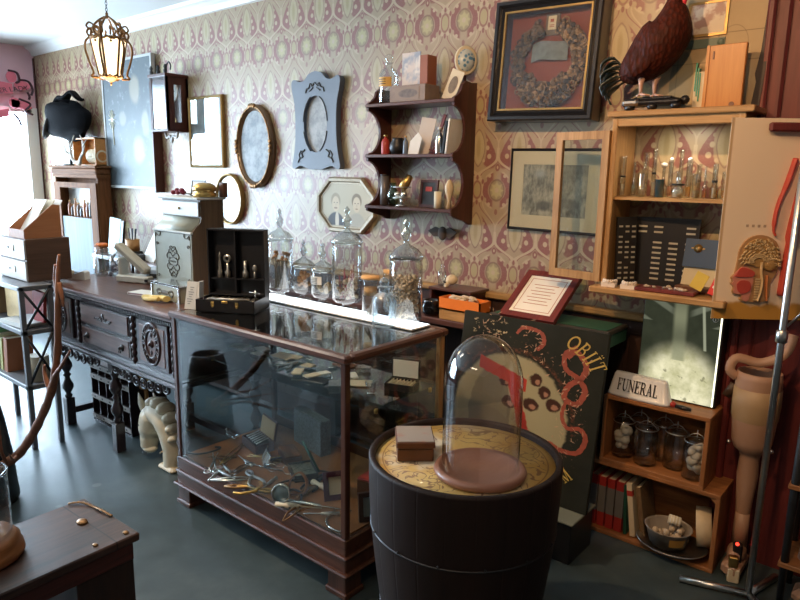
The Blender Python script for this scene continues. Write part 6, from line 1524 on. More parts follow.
b = MB(); b.grid(lambda u, v: ((u-.5)*.19, .003-.012*math.sin(PI*u), .050+(v-.5)*.085+.004*math.sin(u*7)-.010*(2*u-1)**2), 16, 6); b.build('blue_cloth', plain('blue_grey_cloth', (.17, .19, .19), .7, var=.6, scale=40), t)
MB().box((0, -.052, 0), (w_-.11, .002, h_-.11)).build('picture_glass', M['softpane'], t)
# ---- old photograph
n = N('old_group_photo'); x, y, z = n.xyz(n.coords()); v = n.coords(); f_ = n.noise(n.mapped(v, scale=(1, 1, .45)), 55, 4, .7); g_ = n.noise(v, 12, 4)
c = n.mix(n.ss(.35, .65, f_*.5+g_*.5), (.10, .085, .055), (.52, .45, .32))
c = n.mix((1-n.ss(.0, .5, ell(x, z, -.08, .08, .1, .07)))*.8, c, (.42, .42, .38)); c = n.mix(n.ss(.03, .10, z)*n.ss(-.05, .1, x)*.6, c, (.20, .17, .11))
c = n.mix((1-n.ss(.5, 1.1, ell(x, z, .06, -.06, .10, .03)))*.6, c, (.10, .08, .05))
c = n.mix((1-n.ss(.5, 1.1, ell(x, z, -.05, -.075, .05, .03)))*.8, c, (.05, .045, .035)); n.bsdf(c, .5)
pframe('old_street_photo', 'black framed sepia group photograph with wide cream mat on wall', -1.512, 1.555, .50, .405, .012, .024, M['black'], n.m, .012, 'framed photo', glass=True, mat=plain('cream_mat', (.72, .58, .38), .7, scale=4), mw=.065)
bpy.data.objects['picture'] if False else None
# ================================================================ open oak wall cabinet
KX0, KX1, KY, KZ0, KZ1 = -1.15, -.635, 2.78, 1.155, 1.885
t = thing('oak_wall_cabinet', 'open golden oak wall cabinet with glass doors, full of medical glassware', 'cabinet', ((KX0+KX1)/2, WALL_Y, KZ0))
hw = (KX1-KX0)/2; d_ = WALL_Y-KY; H = KZ1-KZ0
for s in (-1, 1): MB().box2((s*hw-.009-s*.009, -d_, 0), (s*hw+.009-s*.009, -.002, H), bev=.002).build('side_panel', M['oak'], t)
b = MB(); b.box2((-hw-.02, -d_-.03, H-.012), (hw+.03, -.002, H+.012), bev=.004).box2((-hw, -d_-.01, H-.05), (hw, -d_+.01, H-.012), bev=.003); b.build('cabinet_top', M['oakx'], t)
b = MB(); b.box2((-hw-.03, -d_-.07, -.028), (hw+.01, -.002, .0), bev=.005); b.build('cabinet_bottom', M['oakx'], t)
MB().box2((-hw+.018, -d_+.01, .375), (hw-.018, -.01, .388)).build('inner_shelf', M['oakx'], t)
for s in (-1, 1): MB().box2((s*hw-.012-s*.012, -d_-.012, 0), (s*hw+.012-s*.012, -d_, H-.012), bev=.003).build('face_stile', M['oak'], t)
KYm = WALL_Y-d_/2
def cdoor(hx, ang, name):
    b = MB(); w_ = .262; h_ = .665
    b.ring([(0, .015), (w_, .015), (w_, h_), (0, h_)], [(.032, .05), (w_-.032, .05), (w_-.032, h_-.035), (.032, h_-.035)], -.010, .010)
    o = b.build('glass_door', M['oak'], t); o.location = (hx, -d_-.012, 0); o.rotation_euler = (0, 0, ang)
    MB().box2((.028, -.002, .045), (w_-.028, .002, h_-.03)).build('door_pane', M['pane'], o)
    if ang > 1:
        for z in (.12, .55): MB().box((.0, -.012, z), (.02, .004, .05)).build('hinge', M['brass'], o)
cdoor(-hw-.004, math.radians(180-7), 'glass_door')
cdoor(hw+.006, math.radians(38), 'glass_door')
t2 = thing('cabinet_lamp', 'small bright white lamp strip under the cabinet top', 'lamp', (-.90, KY+.06, KZ1-.024)); MB().box((0, 0, 0), (.10, .02, .012)).build('lamp_casing', M['steel'], t2); MB().box((-.0, -.002, -.008), (.055, .016, .005)).build('lamp_diffuser', glow('cabinet_light', (1, .93, .80), 9), t2)
area('cabinet_lamp_light', (-.90, KY+.06, KZ1-.042), (0, 0, 0), (.09, .02), 1.1, (1, .86, .66))
# glassware on the inner shelf
GZ = KZ0+.389
q = random.Random(31)
LIQ = [('amber_liquid', (.55, .22, .04)), ('grey_liquid', (.18, .20, .16)), ('red_liquid', (.40, .08, .05)), ('blue_liquid', (.03, .10, .14)), ('clear_liquid', (.55, .56, .5))]
labs = ['far left slim test tube with black band', 'second slim tall tube from left in cabinet', 'tall clear glass cylinder in cabinet', 'squat clear beaker in cabinet behind tubes', 'tall narrow graduated tube left of centre', 'stoppered clear flask left of centre', 'short blue glass pot in the cabinet centre', 'pair tube with white stopper by cabinet centre', 'tallest centre glass pipe with flared lip', 'wide clear cup with silver rim on cabinet shelf', 'narrow bottle with amber liquid right of centre', 'clear tube with red liquid right of centre', 'short jar with grey liquid in cabinet', 'slim vial with red liquid beside the grey jar', 'amber bulb bottle near right side of cabinet', 'tall tube with black cap on cabinet right', 'clear phial with orange base at right end', 'white capped plastic bottle at the far right end']
xs = [-1.115, -1.085, -1.055, -1.03, -1.0, -.975, -.955, -.93, -.905, -.88, -.855, -.83, -.81, -.79, -.765, -.74, -.715, -.69]
hs = [.17, .15, .19, .10, .20, .13, .075, .15, .20, .11, .15, .14, .10, .13, .12, .14, .11, .23]
rs = [.011, .010, .013, .022, .009, .018, .019, .009, .009, .024, .012, .010, .016, .009, .017, .010, .011, .016]
for k, (x, h, r) in enumerate(zip(xs, hs, rs)):
    y = KY+.06+(k % 3)*.05
    t = thing('glass_vessel', labs[k], 'glassware', (x, y, GZ), 0, 'glass vessels on the cabinet shelf')
    gm = M['glassb'] if k not in (6,) else plain('teal_glass', (.02, .07, .10), .15, coat=.5)
    if k == 17: gm = plain('white_plastic_bottle', (.75, .74, .68), .4)
    if k % 4 == 1 or k == 14: pf = [(0, 0), (r, .003), (r*1.05, h*.35), (r*.4, h*.5), (r*.38, h*.95), (r*.6, h), (r*.5, h), (r*.3, h*.95), (r*.3, h*.5), (r*.9, h*.33), (r*.85, .008), (0, .006)]
    else: pf = [(0, 0), (r, .002), (r, h*.97), (r*1.18, h), (r*1.0, h), (r*.86, h*.96), (r*.86, .006), (0, .005)]
    MB().lathe(pf, 18, cap=False).build('glass_body', gm, t)
    if k not in (6, 17):
        nm, c = LIQ[[4, 1, 4, 1, 4, 4, 3, 2, 4, 4, 0, 2, 1, 2, 0, 4, 0, 4][k]]
        MB().cyl((0, 0, h*.15+.004), r*.82, h*.28, 14).build('liquid', plain(nm, c, .15), t)
    if k in (0, 4, 9, 11, 15): MB().lathe([(r*1.02, -.004), (r*1.12, 0), (r*1.02, .004)], 16, (0, 0, h*.5), cap=False).build('black_band', M['black'], t)
    if k in (5, 7, 10, 17): MB().lathe([(r*.7, 0), (r*.8, .012), (0, .018)], 14, (0, 0, h)).build('stopper', M['white'], t)
# lower compartment
BZ_ = KZ0+.0005
def coinboard(name, label, x, y, w, h, rz, cols, rows, gapc=None):
    t = thing(name, label, 'display board', (x, y, BZ_), 0, rot=(-.06, 0, rz))
    MB().box((0, 0, h/2), (w, .012, h)).build('board_panel', M['black'], t)
    b = MB()
    for i in range(cols):
        for j in range(rows):
            if gapc and gapc(i, j): continue
            b.box((-w/2+(i+.5)*w/cols, -.0075, .02+(j+.5)*(h-.05)/rows), (w/cols*.55, .002, .008))
    b.build('silver_label', plain('dull_silver_label', (.42, .40, .33), .5), t)
coinboard('slide_case_wing', 'narrow left wing of the black slide case in oak cabinet', -1.075, 2.85, .10, .30, 1.0, 3, 11, lambda i, j: (j+i) % 5 == 4)
coinboard('slide_case', 'tall black slide case with rows of silver labels in oak cabinet', -.94, 2.93, .27, .30, .05, 4, 11, lambda i, j: i in (0,) and j < 8 or (i == 2 and j > 7) or j == 8)
t = thing('medal_box', 'open blue box with gold medal emblem and cream paper in oak cabinet', 'box', (-.755, 2.89, BZ_), 0, rot=(0, 0, -.05))
MB().at((0, .02, .10), (-.2, 0, 0)).box((0, 0, .06), (.20, .008, .12)).build('lid', M['blue'], t)
MB().at((0, .0, .01), (-.35, 0, 0)).box((0, 0, .075), (.19, .004, .12)).build('paper_sheet', plain('old_cream_paper', (.52, .42, .24), .7), t)
b = MB().at((0, .02, .10), (-.2, 0, 0)); b.lathe([(0, 0), (.016, 0), (.018, .002), (0, .003)], 20, (-.045, -.005, .08), (PI/2, 0, 0)).box((-.045, -.006, .08), (.055, .002, .005)); b.build('medal_emblem', M['gold'], t)
MB().box((0, -.0, .012), (.20, .10, .024)).build('box_base', M['leather'], t)
tag(MB().box((0, 0, .035), (.05, .006, .07), rot=(-.1, .4, 0)).build('yellow_packet', plain('yellow_packet', (.60, .42, .06), .5), None, (-.745, 2.79, BZ_+.0255)), 'small yellow packet leaning beside the red packet', 'packet')
t = thing('red_packet', 'bright red packet with white print at the cabinet right', 'packet', (-.690, 2.795, BZ_), 0, rot=(-.15, .3, 0)); MB().box((0, 0, .052), (.05, .012, .09)).build('packet_body', plain('bright_red_packet', (.62, .04, .03), .4), t)
b = MB(); b.box((0, -.0068, .06), (.030, .001, .008)).box((0, -.0068, .04), (.034, .001, .010)); b.build('packet_print', M['paperw'], t)
for k, (x, lb) in enumerate(((-1.105, 'left white plaster dental cast on cabinet ledge'), (-1.02, 'right white plaster dental cast on cabinet ledge'))):
    t = thing('dental_cast', lb, 'dental cast', (x, 2.755, BZ_), .1)
    MB().prism([(-.03, -.02), (.03, -.02), (.034, .0), (.02, .03), (-.02, .03), (-.034, 0)], 0, .018, 'xy').build('cast_base', plain('plaster', (.72, .62, .52), .6), t)
    b = MB()
    for j in range(9): a = PI+PI*j/8; b.ball((.026*math.cos(a), .012+.03*math.sin(a), .024), .0065, 1, 1, 1.5, 6, 5)
    tag(b.build('teeth', plain('plaster', (.7, .7, .6)), t), kind='stuff')
t = thing('red_ledger', 'flat red brown booklet with small trinkets on the cabinet ledge', 'booklet', (-.87, 2.785, BZ_), .05); MB().box((0, 0, .008), (.24, .09, .016), bev=.003).build('booklet_cover', M['maroon'], t)
b = MB(); q = random.Random(9)
for k in range(12): b.ball((q.uniform(-.10, .10), q.uniform(-.03, .03), .020), q.uniform(.005, .010), 1.4, 1, .8, 7, 5)
tag(b.build('small_trinkets', SHELL, t), kind='stuff')

# ================================================================ on top of the oak cabinet
TZc = KZ1+.0125
t = thing('carved_stand', 'low dark carved stand with pewter end under the rooster', 'stand', (-1.005, 2.845, TZc), -.03)
b = MB(); b.box((0, 0, .035), (.23, .10, .022), bev=.008); b.box((0, 0, .05), (.16, .08, .012), bev=.004); b.build('stand_top', M['black'], t)
MB().box((-.085, -.004, .036), (.07, .108, .030), bev=.010).build('pewter_end', M['steel'], t)
for sx in (-1, 0, 1):
    b = MB(); b.ball((sx*.095, -.03, .016), .022, 1, 1, .72, 10, 6); b.build('foot', M['black'], t)
b = MB(); b.ball((.12, 0, .04), .018).ball((-.13, 0, .035), .012); b.build('knob', M['black'], t)
t = thing('stuffed_rooster', 'stuffed chestnut brown rooster with black tail on carved stand', 'rooster', (-1.035, 2.825, TZc+.057))
t.scale = (.86, .86, .90)
n = N('rooster_feathers'); x, y, z = n.xyz(n.coords()); v = n.coords()
vo = n.voronoi(n.mapped(v, scale=(1, 1, .55), rot=(0, .6, 0)), 60); g_ = n.noise(v, 7, 3)
c = n.mix(g_, (.022, .005, .003), (.11, .02, .008)); c = n.mix(n.ss(.3, .6, vo)*.5, c, (.02, .008, .006)); c = n.mix(n.ss(.08, .0, z)*n.ss(.0, -.1, x)*.7, c, (.16, .06, .03))
n.bsdf(c, .6, 0, .12, n.bump(vo, .8, .006))
b = MB(); P = lofted([(-.135, 0, .10), (-.10, 0, .115), (-.05, 0, .145), (.0, 0, .185), (.045, 0, .235), (.085, 0, .285), (.095, 0, .345), (.095, 0, .395), (.105, 0, .43)], 4)
rr = [.025, .062, .088, .108, .114, .102, .070, .040, .032]
R_ = []
for i in range(8):
    for k in range(4): R_.append(rr[i]+(rr[i+1]-rr[i])*k/4)
R_.append(rr[-1])
b.tube(P, R_, 22); b.ball((.115, 0, .445), .036, 1.1, .85, 1, 14, 9); b.build('rooster_body', n.m, t)
for s in (-1, 1):
    b = MB(); b.ball((-.02, s*.082, .16), .075, 1.25, .28, .85, 16, 10, rot=(0, -.75, 0)); b.build('wing', n.m, t)
    b = MB(); b.tube([(-.02 if s < 0 else .03, s*.03, .095), (-.022 if s < 0 else .022, s*.03, .055), (-.02 if s < 0 else .025, s*.03, .012)], [.022, .011, .008], 8)
    bx_ = -.02 if s < 0 else .025
    for dx, dy in ((.045, 0), (.035, .022), (.035, -.022), (-.02, 0)): b.tube([(bx_, s*.03, .012), (bx_+dx, s*.03+dy, .004)], [.007, .004], 6)
    b.build('leg', plain('pinkish_leg', (.55, .33, .24), .5), t)
TL = plain('black_green_feathers', (.008, .016, .014), .3, var=.5, coat=.3)
for k in range(9):
    b = MB(); yy = (k % 3-1)*.022; a = k/8
    e = (-.22-.05*math.sin(a*3), yy*2, .16-a*.17)
    b.tube(lofted([(-.10, yy, .12-a*.03), (-.165, yy*1.5, .18-a*.12), (-.215, yy*2, .16-a*.14), (-.225+.03*a, yy*2, .10-a*.12)]), [.012]*6+[.024]*8+[.010]*5, 6, flat=.35); b.build('tail_feather', TL, t)
b = MB(); b.prism([(.08, .47), (.09, .505), (.10, .485), (.115, .515), (.128, .488), (.145, .50), (.15, .47), (.13, .455)], -.004, .004); b.build('comb', M['red'], t)
b = MB(); b.ball((.135, 0, .405), .016, .8, .8, 1.8).ball((.12, -.02, .42), .014, .9, .4, 1.1); b.build('wattle', plain('bright_wattle', (.65, .03, .06), .5), t)
MB().lathe([(.012, 0), (.006, .02), (0, .03)], 10, (.148, 0, .445), (0, PI/2+.2, 0)).build('beak', M['bone'], t)
b = MB(); b.ball((.13, -.030, .452), .006).ball((.13, .030, .452), .006); b.build('eye', M['black'], t)
t = thing('orange_wooden_panel', 'orange varnished wooden box lid standing on cabinet right of rooster', 'wooden panel', (-.745, 2.845, TZc), -.05)
OV = wood('orange_varnish', (.42, .15, .03), (.58, .25, .06), .4, 2, .35, .2)
b = MB(); b.box((0, .0, .119), (.145, .022, .238), bev=.003).box((-.066, -.012, .119), (.012, .006, .238)); b.build('panel', OV, t)
b = MB(); b.cyl((.038, -.012, .012), .010, .002, 14, (PI/2, 0, 0)).box((-.045, -.0122, .20), (.006, .002, .03)); b.build('knot_mark', M['leather'], t)
t = thing('green_striped_book', 'slim book with green stripes behind the orange wooden panel', 'book', (-.865, 2.90, TZc), .05)
MB().box((.02, 0, .075), (.05, .03, .15)).build('pages', M['cream'], t)
for k in range(3): MB().box((.0+.008*k, -.004, .13-.02*k), (.005, .03, .11)).build('green_strip', plain('green_stripe', (.05, .30, .20), .5), t)
# large cracked antique board
n = N('antique_board'); x, y, z = n.xyz(n.coords()); v = n.coords()
c = n.mix(n.noise(v, 4, 5, .6), (.30, .21, .11), (.50, .37, .20))
lines = n.math('MINIMUM', n.math('MINIMUM', (z-.19).abs(), (z-.30).abs()), n.math('MINIMUM', (x-.03).abs(), (x+.12).abs()))
c = n.mix((1-n.ss(.001, .003, lines))*.6, c, (.14, .09, .04))
dd = ell(x, z, .085, .25, .055, .075); c = n.mix((1-n.ss(.0, .05, (dd-1).abs()))*z.gt(.22)*.5, c, (.16, .1, .05))
c = n.mix((1-n.ss(.9, 1.0, ell(x, z, -.10, .12, .05, .13)))*.6, c, (.10, .13, .10))
n.bsdf(c, .5, 0, .4)
t = thing('antique_panel', 'large cracked cream antique panel leaning on wall behind rooster', 'panel', (-.835, 2.93, TZc), 0, rot=(-.04, 0, 0))
MB().prism([(-.20, 0), (.175, 0), (.185, .10), (.178, .13), (.190, .22), (.20, .50), (-.17, .52)], -.008, .008).build('panel_board', n.m, t)
b = MB(); b.prism([(.175, 0), (.205, 0), (.212, .12), (.225, .50), (.20, .50), (.190, .22), (.178, .13), (.185, .10)], -.012, .010); b.build('broken_edge', M['wains'], t)
n = N('inset_print'); v = n.coords(); c = n.mix(n.ss(.45, .6, n.noise(v, 22, 4)), (.58, .50, .40), (.36, .22, .18)); n.bsdf(c, .5)
b = MB(); b.ring(rect(.155, .135, -.02, .36), rect(.135, .115, -.02, .36), -.016, -.008); b.build('inset_frame', M['gold'], t); MB().box((-.02, -.010, .36), (.138, .004, .118)).build('inset_print', n.m, t)
b = MB()
for s in (-1, 1): b.ball((-.02+s*.06, -.012, .265), .014, 1, .5, 1)
b.box((-.02, -.010, .265), (.15, .006, .035)); b.build('carved_bracket', plain('verdigris', (.10, .14, .11), .5), t)

# ================================================================ anatomy poster on the opened right door
px_, py_ = -.672, 2.722
t = thing('anatomy_chart', 'raised relief anatomy chart with sectioned human head hanging from cabinet door', 'anatomy chart', (px_, py_, 1.085), math.radians(38))
n = N('chart_sheet'); x, y, z = n.xyz(n.coords()); v = n.coords()
c = n.mix(n.noise(v, 3, 3), (.82, .66, .50), (.88, .73, .57)); edge = n.ss(.075, .055, z+(n.noise(v, 12, 3)-.5)*.07)
c = n.mix(edge, c, (.50, .26, .05)); c = n.mix(n.ss(.014, .008, x)*.7, c, (.45, .28, .12)); n.bsdf(c, .5, 0, .4)
b = MB(); b.box2((0, -.003, 0), (.42, .0, .765)); b.build('chart_sheet', n.m, t)
MB().box2((.13, -.035, .715), (.30, -.012, .748), bev=.006).build('hanger_clip', M['maroon'], t)
MB().box2((.01, 0, .72), (.41, .012, .75)).build('backing_bar', M['maroon'], t)
def relief(name, pts, y0, y1, m, par): 
    return MB().prism(loft2(pts+[pts[0]], 3)[:-1], y0, y1).build(name, m, par)
cx, cz = .150, .222
skull_o = [(-.085, -.045), (-.098, -.06), (-.092, -.075), (-.098, -.085), (-.085, -.10), (-.085, -.125), (-.05, -.135), (-.05, -.155), (.055, -.155), (.062, -.08), (.085, -.03), (.09, .03), (.065, .09), (.01, .115), (-.045, .10), (-.075, .055), (-.078, .01)]
S = lambda pts: [(a*.95+cx, c_*.95+cz) for a, c_ in pts]
HB_ = plain('relief_tan', (.42, .24, .11), .5); HR = plain('relief_red', (.50, .07, .05), .45, var=.3); HP = plain('relief_pink', (.60, .24, .18), .45); HCm = plain('relief_cream', (.62, .45, .24), .45)
hd = relief('head_relief', S(skull_o), -.012, -.003, HB_, t)
relief('face_muscle', S([(-.084, -.04), (-.094, -.06), (-.088, -.075), (-.094, -.085), (-.082, -.10), (-.082, -.122), (-.05, -.130), (-.045, -.15), (-.02, -.15), (-.01, -.06), (-.03, -.02), (-.06, -.015)]), -.016, -.012, HP, t)
relief('nasal_cavity', S([(-.080, -.045), (-.085, -.055), (-.02, -.055), (-.01, -.035), (-.04, -.02), (-.068, -.02)]), -.020, -.014, HR, t)
relief('tongue', S([(-.075, -.085), (-.06, -.07), (-.025, -.075), (-.02, -.11), (-.05, -.125), (-.07, -.11)]), -.020, -.014, HR, t)
relief('brain', S([(-.062, .005), (-.062, .055), (-.035, .090), (.01, .102), (.055, .078), (.079, .025), (.074, -.02), (.03, -.02), (-.03, -.005)]), -.020, -.012, plain('relief_ochre', (.40, .235, .08), .5), t)
b = MB(); q = random.Random(6)
for ring_ in range(4):
    for k in range(9+3*ring_):
        a = -.12+(PI+.2)*k/(8+3*ring_); R0 = .030+.0125*ring_+.004*math.sin(k*2.1); c0 = (cx+.006+R0*1.08*math.cos(a), cz+.008+R0*.98*math.sin(a)*1.22)
        pts = [(c0[0]+.0065*math.cos(j*1.15+k+ring_)*(.5+.12*j), -.0215, c0[1]+.0065*math.sin(j*1.15+k*1.3)*(.5+.12*j)) for j in range(6)]
        b.tube(pts, .0026, 5)
tag(b.build('brain_folds', HCm, t), kind='stuff')
b = MB()
for rr_ in (.036, .028, .021): b.tube([(cx+.0+rr_*math.cos(a), -.021, cz+.008+rr_*.8*math.sin(a)) for a in [PI*j/10 for j in range(11)]], .0032, 5)
b.build('corpus_callosum', HCm, t)
b = MB(); b.ball((cx+.048, -.018, cz-.005), .026, 1, .25, .9)
for k in range(5): b.tube([(cx+.03, -.024, cz-.005), (cx+.068, -.022, cz-.022+.010*k)], .0015, 4)
b.build('cerebellum', plain('relief_ochre', (.4, .3, .1)), t)
b = MB(); b.tube(lofted([(cx+.012, -.018, cz+.005), (cx+.014, -.02, cz-.03), (cx+.022, -.02, cz-.07), (cx+.02, -.02, cz-.11), (cx+.012, -.02, cz-.146)]), .009, 8, flat=.5)
for k in range(9): b.box((cx+.006, -.020, cz-.06-.010*k), (.018, .006, .006))
b.build('spinal_column', HCm, t)
b = MB(); b.tube(lofted([(cx+.04, -.014, cz-.045), (cx+.042, -.016, cz-.09), (cx+.05, -.014, cz-.146)]), .010, 6, flat=.4); b.build('neck_muscle', plain('relief_orange', (.60, .22, .08), .5), t)
b = MB()
for k in range(4): b.box((.10+.022*k, -.0036, .365), (.010, .0008, .010))
b.build('chart_caption', plain('faded_caption', (.45, .34, .25), .6), t)
# muscle figure relief at the chart edge
b = MB(); b.tube(lofted([(.245, -.012, .62), (.225, -.012, .53), (.20, -.012, .44), (.195, -.012, .36), (.205, -.012, .33)]), [.016]*8+[.012]*10+[.008]*7, 8, flat=.5)
b.tube(lofted([(.29, -.012, .68), (.285, -.014, .55), (.27, -.014, .40), (.255, -.014, .25), (.25, -.012, .10)]), [.035]*8+[.040]*8+[.022]*9, 10, flat=.4); b.build('muscle_figure', HR, t)

# ================================================================ steel stand
t = thing('steel_stand', 'tall brushed steel pole stand with tubular foot at right', 'stand', (-.412, 2.668, 0))
MB().tube([(0, 0, .012), (0, 0, 2.05)], .0125, 14).build('pole', M['steel'], t)
MB().lathe([(.014, 1.04), (.020, 1.045), (.020, 1.085), (.014, 1.09)], 18).build('collar', M['steel'], t)
for a, L in ((math.atan2(-.065, -.24), .25), (math.atan2(-.065, -.24)+2.1, .25), (math.atan2(-.065, -.24)-2.1, .22)):
    MB().tube([(0, 0, .022), (L*math.cos(a), L*math.sin(a), .016)], [.014, .014], 12).build('foot_tube', M['steel'], t)
MB().tube([(0, 0, 1.09), (.10, .05, 1.22), (.13, .08, 1.35)], .005, 8).build('side_rod', M['steel'], t)
# prosthetic leg
SK = plain('skin_tone_leather', (.38, .22, .14), .5, var=.12, scale=9)
t = thing('prosthetic_leg', 'skin coloured antique artificial leg hanging behind the steel pole', 'prosthetic leg', (-.50, 2.86, 0))
t.scale = (.92, .92, .935)
MB().lathe([(.030, .28), (.036, .36), (.044, .46), (.040, .545), (.050, .57), (.070, .585), (.082, .62), (.088, .70), (.090, .72), (.094, .78), (.092, .90), (.088, .93), (.082, .93), (.086, .78), (.07, .60), (0, .58)], 28, cap=False).build('leg_shell', SK, t)
MB().lathe([(.090, .718), (.0935, .73), (.0965, .79), (.0955, .86), (.0915, .861)], 28, cap=False).build('thigh_band', plain('tan_leather_band', (.38, .25, .13), .5), t)
b = MB(); b.tube(lofted([(-.08, -.04, .90), (-.11, -.05, .93), (-.09, -.03, .98), (.0, .0, .97), (.08, .02, 1.02), (.10, .05, 1.10)]), .007, 6, flat=3.2); b.build('leather_strap', SK, t)
b = MB(); b.tube([(-.09, -.02, .86), (-.12, -.02, .80)], .008, 6, flat=2.5); b.build('side_strap', plain('dark_strap', (.06, .035, .02), .5), t)
b = MB(); b.ball((0, -.03, .10), .05, .8, 1.5, .8); b.tube([(0, 0, .28), (0, 0, .12)], [.030, .034], 14); b.box((0, -.04, .05), (.08, .19, .07), bev=.02); b.build('foot_shell', SK, t)
b = MB(); b.ball((-.085, -.03, .60), .010).ball((.085, -.03, .60), .010); b.build('knee_rivet', M['steel'], t)
tag(MB().box2((-.545, 2.885, .28), (-.525, 2.965, .98), bev=.004).build('black_plank', M['black']), 'x', 'plank') if False else None
# brass and glass tape dispenser with a red light
t = thing('brass_lamp_block', 'small brass and black block with tiny red light on floor', 'gadget', (-.495, 2.775, 0), .3)
MB().box((0, 0, .03), (.045, .08, .06), bev=.004).build('block_base', M['bone'], t); MB().box((-.005, -.02, .085), (.035, .03, .05), bev=.004).build('brass_plate', M['brass'], t); MB().box((.01, .02, .10), (.035, .035, .10), bev=.006).build('black_body', M['black'], t)
MB().ball((.005, .0, .155), .007).build('red_light', glow('tiny_red_light', (1, .04, .02), 4), t)
# dark étagère at the right edge
t = thing('dark_shelf_stand', 'dark open shelf stand with tan objects at the right edge', 'shelf stand', (-.16, 2.80, 0))
for x in (-.15, .17): MB().tube([(x, -.10, 0), (x, -.10, .45), (x, -.10, .9)], [.012, .016, .012], 10).build('post', M['iron'], t)
for x in (-.15, .17): MB().tube([(x, .10, 0), (x, .10, .9)], .012, 10).build('post', M['iron'], t)
for z in (.18, .50, .86): MB().box2((-.17, -.12, z-.01), (.19, .12, z+.01), bev=.003).build('shelf_board', M['pine'] if z < .8 else M['wains'], t)
t = thing('tan_cone', 'tan conical form on lower board of the dark shelf stand', 'cone', (-.235, 2.78, .19)); MB().lathe([(.045, 0), (.03, .12), (.02, .15), (0, .15)], 20).build('cone_body', SK, t)
t = thing('glass_oil_lamp', 'small clear glass lamp with brass burner on the dark shelf stand', 'lamp', (-.15, 2.76, .19)); MB().lathe([(.035, 0), (.05, .05), (.03, .09), (.012, .10)], 20, cap=False).build('lamp_glass', M['glass'], t); MB().cyl((0, 0, .115), .014, .03, 14).build('burner', M['brass'], t); MB().lathe([(.035, 0), (.035, .004), (0, .004)], 18).build('lamp_base', M['brass'], t)
t = thing('folded_brown_cloth', 'folded brown cloth on floor beneath the shelf stand', 'cloth', (-.20, 2.80, 0)); MB().box((0, 0, .03), (.16, .12, .06), bev=.02).build('cloth_fold', SK, t)
# ================================================================ pendant lantern
t = thing('pendant_lantern', 'ornate gilt hanging lantern with glowing cream glass panels', 'lantern', (-3.735, 1.90, 2.105))
LS = .86; t.scale = (LS,)*3
HL = .23; n6 = 6
G = M['bronze']
def rr6(z): return .068+(.118-.068)*min(1, z/HL)
for k in range(n6):
    a = 2*PI*k/n6+.2; a2 = a+2*PI/n6
    z0, z1 = .035, .035+HL
    r0, r1 = .066, .108
    b = MB(); b.b.faces.new([b._v((r0*math.cos(a), r0*math.sin(a), z0)), b._v((r0*math.cos(a2), r0*math.sin(a2), z0)), b._v((r1*math.cos(a2), r1*math.sin(a2), z1)), b._v((r1*math.cos(a), r1*math.sin(a), z1))])
    b.build('glass_panel', glow('lantern_glass', (1.0, .80, .50), 2.6), t, solid=.003)
    c, s = math.cos(a), math.sin(a)
    b = MB(); b.tube([(r0*c, r0*s, z0), (r1*c, r1*s, z1)], .008, 6)
    b.tube(lofted([(r0*1.05*c, r0*1.05*s, z0-.01), (r0*1.75*c, r0*1.75*s, z0-.005), (r0*1.55*c, r0*1.55*s, z0+.02), (.125*c, .125*s, z0+.09), (.142*c, .142*s, z0+.16), (.135*c, .135*s, z0+.21), (r1*c, r1*s, z1+.01)]), .0075, 6)
    b.tube(lofted([(r1*c, r1*s, z1), (.125*c, .125*s, z1+.035), (.105*c, .105*s, z1+.06), (.085*c, .085*s, z1+.045), (.095*c, .095*s, z1+.03)]), .007, 6)
    b.tube(lofted([(r1*c, r1*s, z1+.01), (.085*c, .085*s, z1+.075), (.05*c, .05*s, z1+.115), (.012*c, .012*s, z1+.14)]), .007, 6)
    b.tube(lofted([(.10*c, .10*s, z1+.05), (.125*c, .125*s, z1+.07), (.11*c, .11*s, z1+.095), (.085*c, .085*s, z1+.085)]), .006, 6)
    m_ = a+PI/n6; cm, sm = math.cos(m_), math.sin(m_)
    b.tube(lofted([(.095*cm, .095*sm, z1+.02), (.11*cm, .11*sm, z1+.05), (.09*cm, .09*sm, z1+.07), (.075*cm, .075*sm, z1+.055)]), .006, 6)
    b.ball((.104*cm, .104*sm, z1+.005), .013, 1, 1, .8, 8, 6).ball((.098*cm, .098*sm, z1-.018), .008)
    b.build('scroll_arm', G, t)
b = MB()
for (r, z, th) in ((.110, .035+HL, .008), (.068, .035, .007)):
    b.tube([(r*math.cos(2*PI*k/36)*(1+.05*math.cos(12*PI*k/36*2)), r*math.sin(2*PI*k/36)*(1+.05*math.cos(12*PI*k/36*2)), z+.006*math.cos(24*PI*k/36)) for k in range(36)], th, 6, True)
b.build('scalloped_band', G, t)
b = MB(); b.lathe([(.0, -.02), (.005, -.016), (.008, -.005), (.004, .0), (.02, .008), (.05, .022), (.068, .034), (0, .034)], 18); b.build('bottom_finial', G, t)
b = MB(); b.lathe([(.014, .0), (.018, .008), (.008, .02), (.010, .03), (.004, .04), (0, .04)], 12, (0, 0, .035+HL+.13)); b.build('top_cap', G, t)
z = .035+HL+.165; k = 0
b = MB()
while z < (CEIL-2.105)/LS-.02:
    pts = []
    for j in range(10):
        a = 2*PI*j/10; u_, w_ = .007*math.cos(a), .012*math.sin(a); pts.append((u_, 0, z+w_) if k % 2 == 0 else (0, u_, z+w_))
    b.tube(pts, .002, 5, True); z += .019; k += 1
tag(b.build('chain', M['iron'], t), kind='stuff')
MB().lathe([(.0, .0), (.04, .0), (.05, .02), (0, .02)], 20, (0, 0, (CEIL-2.105)/LS-.02)).build('ceiling_rose', G, t)
MB().ball((0, 0, .15), .022, seg=12).build('bulb', glow('bulb_glow', (1, .8, .5), 12), t)
l = bpy.data.lights.new('lantern_light', 'POINT'); l.energy = 10; l.color = (1, .72, .4); l.shadow_soft_size = .10
